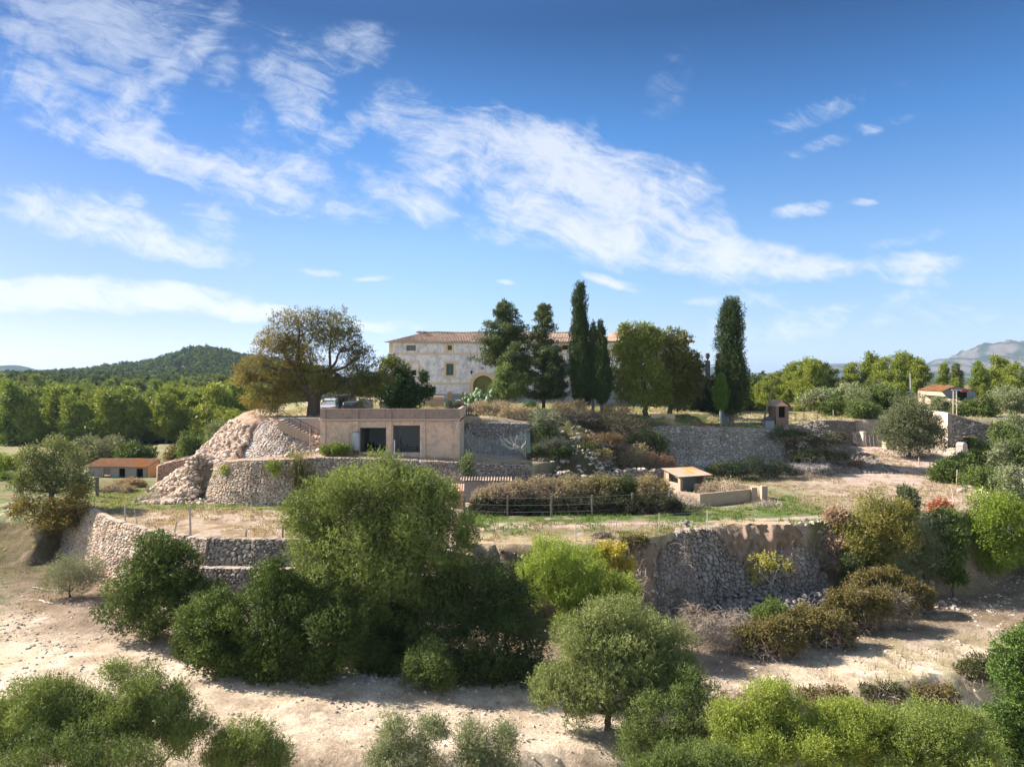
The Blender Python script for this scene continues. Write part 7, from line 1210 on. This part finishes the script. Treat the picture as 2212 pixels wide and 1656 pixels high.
q = UU * (b[0] - a[0]); quoin = (q < .55) | (q > (b[0] - a[0]) - .55); c = np.array([.18, .165, .155]) * (.6 + .9 * hc)[..., None]; c = np.where((h2 > .8)[..., None], c * 1.8, c); c = np.array([.05, .045, .04]) + (c - np.array([.05, .045, .04])) * sstep(.02, .2, e)[..., None]; c = np.where(quoin[..., None], np.array([.26, .20, .18]) * (.85 + .3 * vnoise(Xp * 0, Zp * 3))[..., None], c); Yp = np.where(quoin, -.06, Yp)
m = MB(); m.grid(np.stack([Xp, Yp, Zp], -1), c); m.build('front_wall', M_STONE, ru)
m = MB(); d0 = np.array([a[0] - 1.35, 3.2]); v = [(a[0], 0, bot), (d0[0], d0[1] + 2, bot), (d0[0], d0[1] + 2, a[2] + .35), (a[0], 0, a[2] + .02)]; m.add(v + [(p[0] + .45, p[1] + .2, p[2]) for p in v], [(0, 3, 2, 1), (2, 3, 7, 6), (4, 5, 6, 7)], None, (.60, .48, .38)); m.build('side_wall', M_STONE, ru)  # side stone coloured pale as sunlit, front stone dark as shaded
m = MB(); m.bar(a + [-.1, -.1, .04], b + [.35, -.1, .02], .35, .09, (.42, .38, .33)); m.build('coping', M_STONE, ru); m = MB(); m.bar(U(2079, 942.6, -.25), U(2106, 943.5, -.25), .18, .18, (.5, .36, .2)); m.build('lintel', M_WOOD, ru); m = MB(); m.box(U(2080, 0, 0)[0], U(2105, 0, 0)[0], -.12, -.09, 0, U(2080, 944.5)[2], (.01, .01, .01)); m.build('doorway_shade', M_WOOD, ru)  # flat black slab paints the shade of the door opening on the wall
m = MB(); m.box(b[0] - .45, b[0], .001, 6, bot, b[2] - .05, (.2, .17, .15)); m.build('back_wall', M_STONE, ru)
fh = empty('farmhouse', (px_(2045, 130), 130.0, 9.8)); tag(fh, 'farmhouse with an orange tiled roof among the olives on the right', 'house')
def V_(px, py, dy=0): return np.array([(px - CX) * (130 + dy) / F_ - fh.location.x, dy, CAMZ - (py - CY) * (130 + dy) / F_ - 9.8])
P1, P2, P3, P4 = V_(1983, 843, 0), V_(2034, 846, -3), V_(2070, 834, 1.5), V_(2010, 831, 5); P5 = V_(2108, 846, 3)
m = MB(); L = np.linalg.norm(P2 - P1); slv = (P4 - P1 + P3 - P2) / 2; tileroof(m, P1, P2 - P1, slv, L, np.linalg.norm(slv), ((.42, .22, .11), (.50, .27, .13), (.52, .25, .08)), seed=15)
m.add([P3, P5, P5 + [2.4, 5, 0] , P3 + (P4 - P3)], [(0, 1, 2, 3)], None, (.5, .28, .16)); m.add([P1 + [0, -.1, -.06], P2 + [0, -.1, -.06], P2 + [-.2, -1.6, -.75], P1 + [-.1, -1.6, -.7]], [(0, 3, 2, 1)], None, (.52, .33, .22)); m.build('roof', M_TILE, fh)
m = MB(); zb2 = -2.0; pts = [P2 + [0, .1, -.1], P3 + [0, .1, -.12], P5 + [0, .1, -.1]]; m.add([(pts[0][0], pts[0][1], zb2), (pts[2][0], pts[2][1], zb2), pts[2], pts[1], pts[0]], [(0, 1, 2, 3)], [(0, 3, 4)], (.22, .22, .22)); m.add([(P1[0], P1[1] + .1, zb2), (P2[0], P2[1] + .1, zb2), P2 + [0, .1, -.1], P1 + [0, .1, -.1]], [(0, 1, 2, 3)], None, (.5, .4, .3)); m.build('wall', M_PLASTER, fh)
m = MB(); c = V_(2074, 855, 1.2); m.box(c[0] - .9, c[0] + .9, c[1] - .5, c[1] - .42, c[2] - 1.3, c[2] + .9, (.015, .015, .015)); m.build('barn_opening_shade', M_WOOD, fh); m = MB(); m.box(c[0] - .2, c[0] + 1.0, c[1] - .7, c[1] - .52, c[2] + .7, c[2] + 1.1, (.45, .04, .03)); m.build('red_awning', M_PAINT, fh)  # black slab paints the unlit inside of the barn
stone_wall('farm_wall', [tuple(PW(2035, 861, 124)), tuple(PW(2060, 862, 122)), tuple(PW(2086, 870, 121))], [tuple(PW(2035, 880, 124)), tuple(PW(2060, 882, 122)), tuple(PW(2086, 884, 121))], .4, cols=((.5, .4, .3), (.42, .34, .26), (.45, .4, .35)), seed=44, disp=.05, smooth=0, label='crumbling pale wall in front of the farmhouse', cat='wall')
m = MB(); m.box(px_(2123, 118), px_(2133, 118), 118, 119, 9.3, CAMZ - (862 - CY) * 118 / F_, (.42, .30, .22)); m.box(px_(2133, 118), px_(2142, 118), 118.3, 119, 9.3, CAMZ - (864 - CY) * 118 / F_, (.3, .2, .16)); o = m.build('brick_pier', M_STONE); tag(o, 'short brick pier right of the farmhouse', 'pier')
def pier(a, b, t, bt, Y, lab, cols, dr=.5, rz=25, arch=False):
    xa, xb = px_(a, Y), px_(b, Y); c = (xa + xb) / 2; z0 = Hs(c, Y); zt = CAMZ - (t - CY) * Y / F_ - z0; w = (xb - xa) / 2 / (cos(R(rz)) + sin(R(rz))); m = MB(); n = 12
    G_ = []
    zz2 = np.linspace(-.3, zt, n)
    for z in zz2:
        j = rng.normal(0, .02, 2); G_.append([(-w + j[0], -w, z), (w, -w + j[1], z), (w + j[0], w, z), (-w, w, z), (-w + j[0], -w, z)])
    G_ = np.array(G_).transpose(1, 0, 2); m.grid(G_, np.array(cols) * (.85 + .3 * rng.random(G_.shape[:2]))[..., None]); m.box(-w - .03, w + .03, -w - .03, w + .03, zt, zt + .08, cols)
    if arch: m.tube([(0, -w, zt), (0, w, zt)], w, 16, cols)
    o = m.build('stone_pier', M_STONE); o.location = (c, Y, z0); o.rotation_euler = (0, 0, R(rz)); tag(o, lab, 'pier'); return o
pier(1906, 1921, 954, 978, 92.5, 'cream gate pier right of the farm gate, by the old olive', (.62, .47, .34)); pier(1858, 1870, 933, 962, 95.3, 'stone gate pier left of the farm gate', (.50, .40, .32))
stone_wall('gate_wall', [tuple(PW(1834, 933, 96.2)), tuple(PW(1848, 933, 95.9)), tuple(PW(1859, 934, 95.6))], [tuple(PW(1840, 955, 96.0)), tuple(PW(1848, 959, 95.7)), tuple(PW(1859, 962, 95.4))], .28, cols=((.55, .44, .34), (.48, .38, .3), (.5, .44, .38)), seed=45, disp=.04, smooth=0, label='pale stone wing wall beside the left gate pier', cat='wall')
pier(2067, 2087, 962, 987, 83, 'round topped stone pier half lit, before the dark bush', (.32, .27, .24), arch=True)
fg = empty('farm_gate', (px_(1887, 94.5), 94.5, Hs(px_(1887, 94.5), 94.5))); tag(fg, 'rickety wire farm gate between the two gate piers', 'gate'); m = MB(); 
for i in range(5): x = -1.0 + i * .5; m.bar((x + .1, 0, 0), (x - .05, 0, 1.5), .05, .05, (.30, .25, .2))
m.build('stakes', M_WOOD, fg); m = MB(); m.bar((-1.1, 0, 1.4), (1.1, 0, 1.35), .03, .03, (.3, .27, .24)); m.bar((-1.1, 0, .6), (1.1, 0, .6), .02, .02, (.3, .27, .24)); m.build('wires', M_METAL, fg)
up = empty('utility_pole', PW(1968, 854, 118)); tag(up, 'thin grey utility pole with insulators left of the farmhouse', 'pole'); m = MB(); m.tube([(0, 0, -1.5), (-.15, 0, 3.6)], [.11, .08], 7, (.33, .31, .30)); m.build('pole', M_WOOD, up); m = MB(); m.bar((-.75, 0, .55), (.45, 0, .62), .10, .08, (.6, .6, .6)); m.bar((-.6, 0, .2), (.6, 0, .15), .10, .08, (.55, .55, .55)); m.build('crossarms', M_PAINT, up)
hp = empty('pylon', PW(2063, 889, 100)); tag(hp, 'twin post wooden pylon between the farmhouse and the roofless house', 'pole'); m = MB(); zt = (889 - 841) * 100 / F_
for s_ in (-.25, .25): m.bar((s_, 0, -1), (s_ * .85, 0, zt), .10, .10, (.42, .34, .27))
m.build('posts', M_WOOD, hp); m = MB()
for z in (.5, 1.2, 1.9, 2.5): m.bar((-.27, 0, z), (.27, 0, z), .05, .05, (.42, .34, .27))
m.bar((-.45, 0, zt - .05), (.75, 0, zt - .1), .1, .1, (.5, .45, .4)); m.build('crossbars', M_WOOD, hp)
def cable(a, b, sag, lab, r=.018):
    t_ = np.linspace(0, 1, 24)[:, None]; p = np.array(a) + (np.array(b) - np.array(a)) * t_; p[:, 2] -= sag * 4 * (t_[:, 0] * (1 - t_[:, 0])); m = MB(); m.tube(p, r, 4, (.08, .08, .08)); o = m.build('power_line', M_METAL); tag(o, lab, 'cable')
cable(PW(1486, 752, 114), PW(1674.6, 817, 86.5), .5, 'upper power line from the house to the leaning pole'); cable(PW(1674.6, 817, 86.5), PW(1965.5, 812, 118), .35, 'power line from the leaning pole to the utility pole'); cable(PW(1140, 722, 112), PW(1240, 731, 112), .1, 'short power line above the house roof between the conifers', .03)

# --- fences
rf_ = empty('rail_fence', (px_(1225, 59), 59.0, 4.5)); tag(rf_, 'weathered fence of square posts and three thin rails before the bramble hedge', 'fence')
fp = [(1003, 1076, 58.8), (1096, 1075, 58.4), (1191, 1071, 58.6), (1279, 1067, 59.2), (1366, 1062, 60.0), (1447, 1057, 61.4)]; tops = []
for p, t_, Y in fp:
    x = px_(p, Y); z0 = Hs(x, Y); zt = z0 + 1.65; o_ = np.array(rf_.location); m = MB(); m.box(x - .075 - o_[0], x + .075 - o_[0], Y - .075 - o_[1], Y + .075 - o_[1], z0 - .3 - o_[2], zt - o_[2], (.17, .145, .125)); m.build('post', M_WOOD, rf_); tops.append(np.array([x, Y - .11, z0]) - o_)
for dz in (1.52, .95, .4):
    for a, b in zip(tops[:-1], tops[1:]): m = MB(); m.bar(a + [0, 0, dz], b + [0, 0, dz], .018, .028, (.20, .18, .16)); m.build('rail', M_WOOD, rf_)
wf = empty('wire_fence', (px_(1300, 52), 52.0, 4.5)); tag(wf, 'thin wire fence with rod posts along the rim of the right field', 'fence'); o_ = np.array(wf.location); tp = []
for p, t_, b_, dx in [(1067, 1142, 1200, 0), (1166, 1132, 1192, 0), (1244, 1127, 1185, 0), (1330, 1118, 1152, .1), (1424, 1108, 1160, 0), (1528, 1103, 1150, 0), (1620, 1150, 1176, -.25), (1719, 1126, 1160, 0), (1960, 1080, 1120, -.25)]:
    Y = np.interp(p, [1067, 1244, 1330, 1424, 1528, 1620, 1719, 1960], [49.8, 50.2, 51.5, 53.0, 54.5, 55.3, 55.9, 59]); x = px_(p, Y); z0 = max(Hs(x, Y), 3.6); zt = CAMZ - (t_ - CY) * Y / F_; m = MB(); m.bar(np.array([x - dx, Y, z0 - .3]) - o_, np.array([x + dx, Y, zt]) - o_, .055, .055, (.48, .44, .38)); m.build('post', M_METAL, wf); tp.append(np.array([x, Y, zt]) - o_)
m = MB()
for dz in (-.1, -.5, -.9):
    for a, b in zip(tp[:-2], tp[1:-1]): m.bar(a + [0, 0, dz], b + [0, 0, dz], .012, .012, (.3, .3, .3))
m.build('wires', M_METAL, wf)
for p, t_, b_, dx, w_, lab in [(378, 1125, 1177, .28, .09, 'wooden stake leaning right at the rim of the left field'), (411, 1091, 1160, -.05, .10, 'upright wooden stake beside the leaning one on the left field rim'), (531, 1143, 1170, .12, .10, 'short pale stake left of the round tree on the left field rim'), (611, 1132, 1172, .03, .09, 'dark stake touching the left edge of the big round tree'), (270, 1090, 1132, -.03, .10, 'grey stake on the rim near the curved wall top'), (295, 1102, 1135, -.35, .05, 'thin stick leaning left beside the grey stake'), (210, 1030, 1070, 0, .22, 'dark square post in front of the tiled shed'), (371, 1030, 1062, 0, .16, 'dark post beside the heap of fallen stones')]:
    x, Y = hit(p, b_ + 2) if p < 300 or p > 360 else (px_(p, 51.6), 51.6)
    if p in (378, 411, 531, 611): Y = 51.0 + (0 if p > 500 else .6); x = px_(p, Y)
    if p == 371: Y = 74; x = px_(p, Y)
    z0 = Hs(x, Y); zt = CAMZ - (t_ - CY) * Y / F_; m = MB(); m.bar((0, 0, -.3), (dx, 0, max(zt - z0, .5)), w_, w_, (.14, .12, .10) if w_ > .12 or 'dark' in lab else (.38, .34, .30)); o = m.build('wooden_stake', M_WOOD); o.location = (x - dx / 2, Y, z0); tag(o, lab, 'stake')
m = MB(); m.bar(PW(398, 1028, 74), PW(425, 1042, 72.5), .12, .12, (.62, .60, .57)); o = m.build('white_beam', M_PAINT); tag(o, 'white beam lying on the fallen pink stones', 'beam')
for a, b, Y, lab in [((70, 1270), (120, 1279), 54, 'long pale bent branch on the ground left of the grey bush'), ((85, 1298), (115, 1306), 50.5, 'short pale stick on the path left of the grey bush')]:
    A_, B_ = hit(*a), hit(*b); m = MB(); c = curve((A_[0], A_[1], Hs(*A_) + .05), (B_[0], B_[1], Hs(*B_) + .05), .02, 8, .05); m.tube(c, np.linspace(.05, .02, 8), 5, (.6, .54, .47)); o = m.build('fallen_branch', M_BARK); tag(o, lab, 'branch')
for i, (p, t_, Y, dx) in enumerate([(1985, 1000, 84, 0), (2008, 1002, 82, .05), (2058, 1012, 76, 0), (2066, 1014, 75, .1), (2062, 1050, 66, -.3), (2118, 1050, 68, .25)]):
    labs = ['pale rod post under the old olive on the field rim', 'rusty rod post right of the old olive', 'slim post by the low dark mastic bush', 'second slim post by the low dark mastic bush', 'leaning post on the pink right field', 'post leaning by the boulders at the right edge']
    x = px_(p, Y); z0 = Hs(x, Y); m = MB(); m.bar((0, 0, -.2), (dx, 0, max(CAMZ - (t_ - CY) * Y / F_ - z0, .9)), .07, .07, (.45, .36, .28)); o = m.build('fence_post', M_WOOD); o.location = (x, Y, z0); tag(o, labs[i], 'post')
for i, (p, Y) in enumerate([(1717, 93), (1737, 94), (1765, 94), (1800, 100), (1833, 100), (1865, 98), (1425 + 88, 84.6), (1567, 84.9), (1586, 84.9)]):
    labs = ['dark short post right of the well hut', 'second dark post right of the well hut', 'crooked stick post on the corner of the upper field', 'thin post in the dry upper field, left one', 'thin post in the middle of the dry upper field', 'white topped post above the left gate pier', 'rod post on the lawn left of the rusty harrow', 'pale post right of the rusty harrow', 'wooden stake at the foot of the lone cypress']
    x = px_(p, Y); z0 = Hs(x, Y); m = MB(); m.bar((0, 0, -.2), (rng.normal(0, .08), 0, 1.15), .06, .06, (.14, .11, .09) if i < 3 else (.45, .38, .3)); o = m.build('fence_post', M_WOOD); o.location = (x, Y, z0); tag(o, labs[i], 'post')
# wire enclosure right of the garage
we = empty('wire_enclosure', (px_(1065, 70.5), 70.5, 7.4)); tag(we, 'chain link enclosure with metal posts in the recess right of the garage', 'fence'); o_ = np.array(we.location); m = MB(); PPs = [(996, 924, 69.3), (1036, 945, 70.0), (1076, 950, 70.4), (1136, 935, 71.0)]; tp = []
for p, t_, Y in PPs: x = px_(p, Y); a = np.array([x, Y, 7.0]) - o_; b = np.array([x, Y, CAMZ - (t_ - CY) * Y / F_]) - o_; mm_ = MB(); mm_.bar(a, b, .07, .07, (.2, .21, .215)); mm_.build('post', M_METAL, we); tp.append(b)
mm_ = MB(); mm_.bar(tp[0] + [.0, 0, 0], tp[0] + [1.6, 0, -2.9], .05, .05, (.2, .21, .215)); mm_.build('brace', M_METAL, we)
for a, b in zip(tp[:-1], tp[1:]):
    L = np.linalg.norm(b - a); n = int(L / .18)
    for i in range(-12, n):
        for s_ in (0, 1):
            t0 = i / n; p0 = a + (b - a) * t0; t1 = t0 + 2.3 / L; z0_, z1_ = (-2.4, 0) if s_ else (0, -2.4); ta, tb_ = max(t0, 0), min(t1, 1)
            if tb_ <= ta: continue
            f = lambda t_: a + (b - a) * t_ + np.array([0, 0, z0_ + (z1_ - z0_) * (t_ - t0) / (t1 - t0)]); m.bar(f(ta), f(tb_), .009, .009, (.35, .4, .42))
m.build('mesh', M_METAL, we); m = MB(); m.add([np.array([px_(1138, 71), 71, 8.2]) - o_, np.array([px_(1146, 71.2), 71.2, 8.2]) - o_, np.array([px_(1145, 71.2), 71.2, 10.1]) - o_, np.array([px_(1137, 71), 71, 10.2]) - o_], [(0, 1, 2, 3)], None, (.06, .13, .12)); m.build('green_netting', M_PAINT, we)
m = MB(); 
for i in range(9): m.tube(curve(PW(1120 + rng.uniform(-15, 8), 968, 73), PW(1100 + rng.uniform(-30, 50), 925 + rng.uniform(0, 30), 73), -.1, 7, .25), np.linspace(.06, .015, 7), 4, (.5, .42, .34), cap=False)
o = m.build('bleached_branches', M_BARK); tag(o, 'bleached dead branches tangled in the recess behind the chain link', 'dead branches')
# far houses and tower hints on the plain
for p, py, Y, w_, h_, cl, lab in [(95, 838, 300, 3.5, 6, (.6, .62, .68), 'small white house in the woodland at the far left'), (108, 846, 290, 5, 1.2, (.6, .6, .58), 'pale flat roof in the woodland at the far left'), (868 - 0, 0, 0, 0, 0, None, ''), (465, 826, 520, 9, 5, (.5, .38, .3), 'far house with a red roof below the left hill')]:
    if not cl: continue
    x = px_(p, Y); zt = CAMZ - (py - CY) * Y / F_; r_ = empty('far_house', (x, Y, zt)); tag(r_, lab, 'house'); m = MB(); m.box(-w_, w_, 0, w_ * 1.4, -h_ - 4, 0, cl); m.build('wall', M_PLASTER, r_); m = MB(); m.add([(-w_ - .4, -.4, 0), (w_ + .4, -.4, 0), (w_ + .4, w_ * 1.4, 0), (-w_ - .4, w_ * 1.4, 0), (-w_, w_ * .7, w_ * .22), (w_, w_ * .7, w_ * .22)], [(0, 1, 5, 4), (2, 3, 4, 5)], [(0, 4, 3), (1, 2, 5)], (.45, .2, .13) if p > 400 else (.6, .6, .6)); m.build('roof', M_TILE, r_)
# ------------------------------------------------------------------ haze
hm = bpy.data.materials.new('haze'); hm.use_nodes = True; ht = NT(hm.node_tree); ht.n.clear(); ho = ht.new('ShaderNodeOutputMaterial'); hv = ht.new('ShaderNodeVolumePrincipled')
hv.inputs['Color'].default_value = (.55, .75, 1.0, 1); hv.inputs['Density'].default_value = 6.5e-5; hv.inputs['Anisotropy'].default_value = .2; ht.l.new(hv.outputs[0], ho.inputs['Volume'])
m = MB(); m.box(-9600, 9600, -70, 9600, -60, 262); o = m.build('haze', hm); tag(o, kind='stuff')
SC.cycles.volume_bounces = 0; SC.cycles.max_bounces = 6; SC.cycles.diffuse_bounces = 3; SC.cycles.transmission_bounces = 3; SC.cycles.transparent_max_bounces = 6; SC.cycles.use_denoising = True; SC.cycles.denoiser = 'OPENIMAGEDENOISE'; SC.cycles.denoising_input_passes = 'RGB_ALBEDO_NORMAL'; SC.cycles.denoising_prefilter = 'ACCURATE'
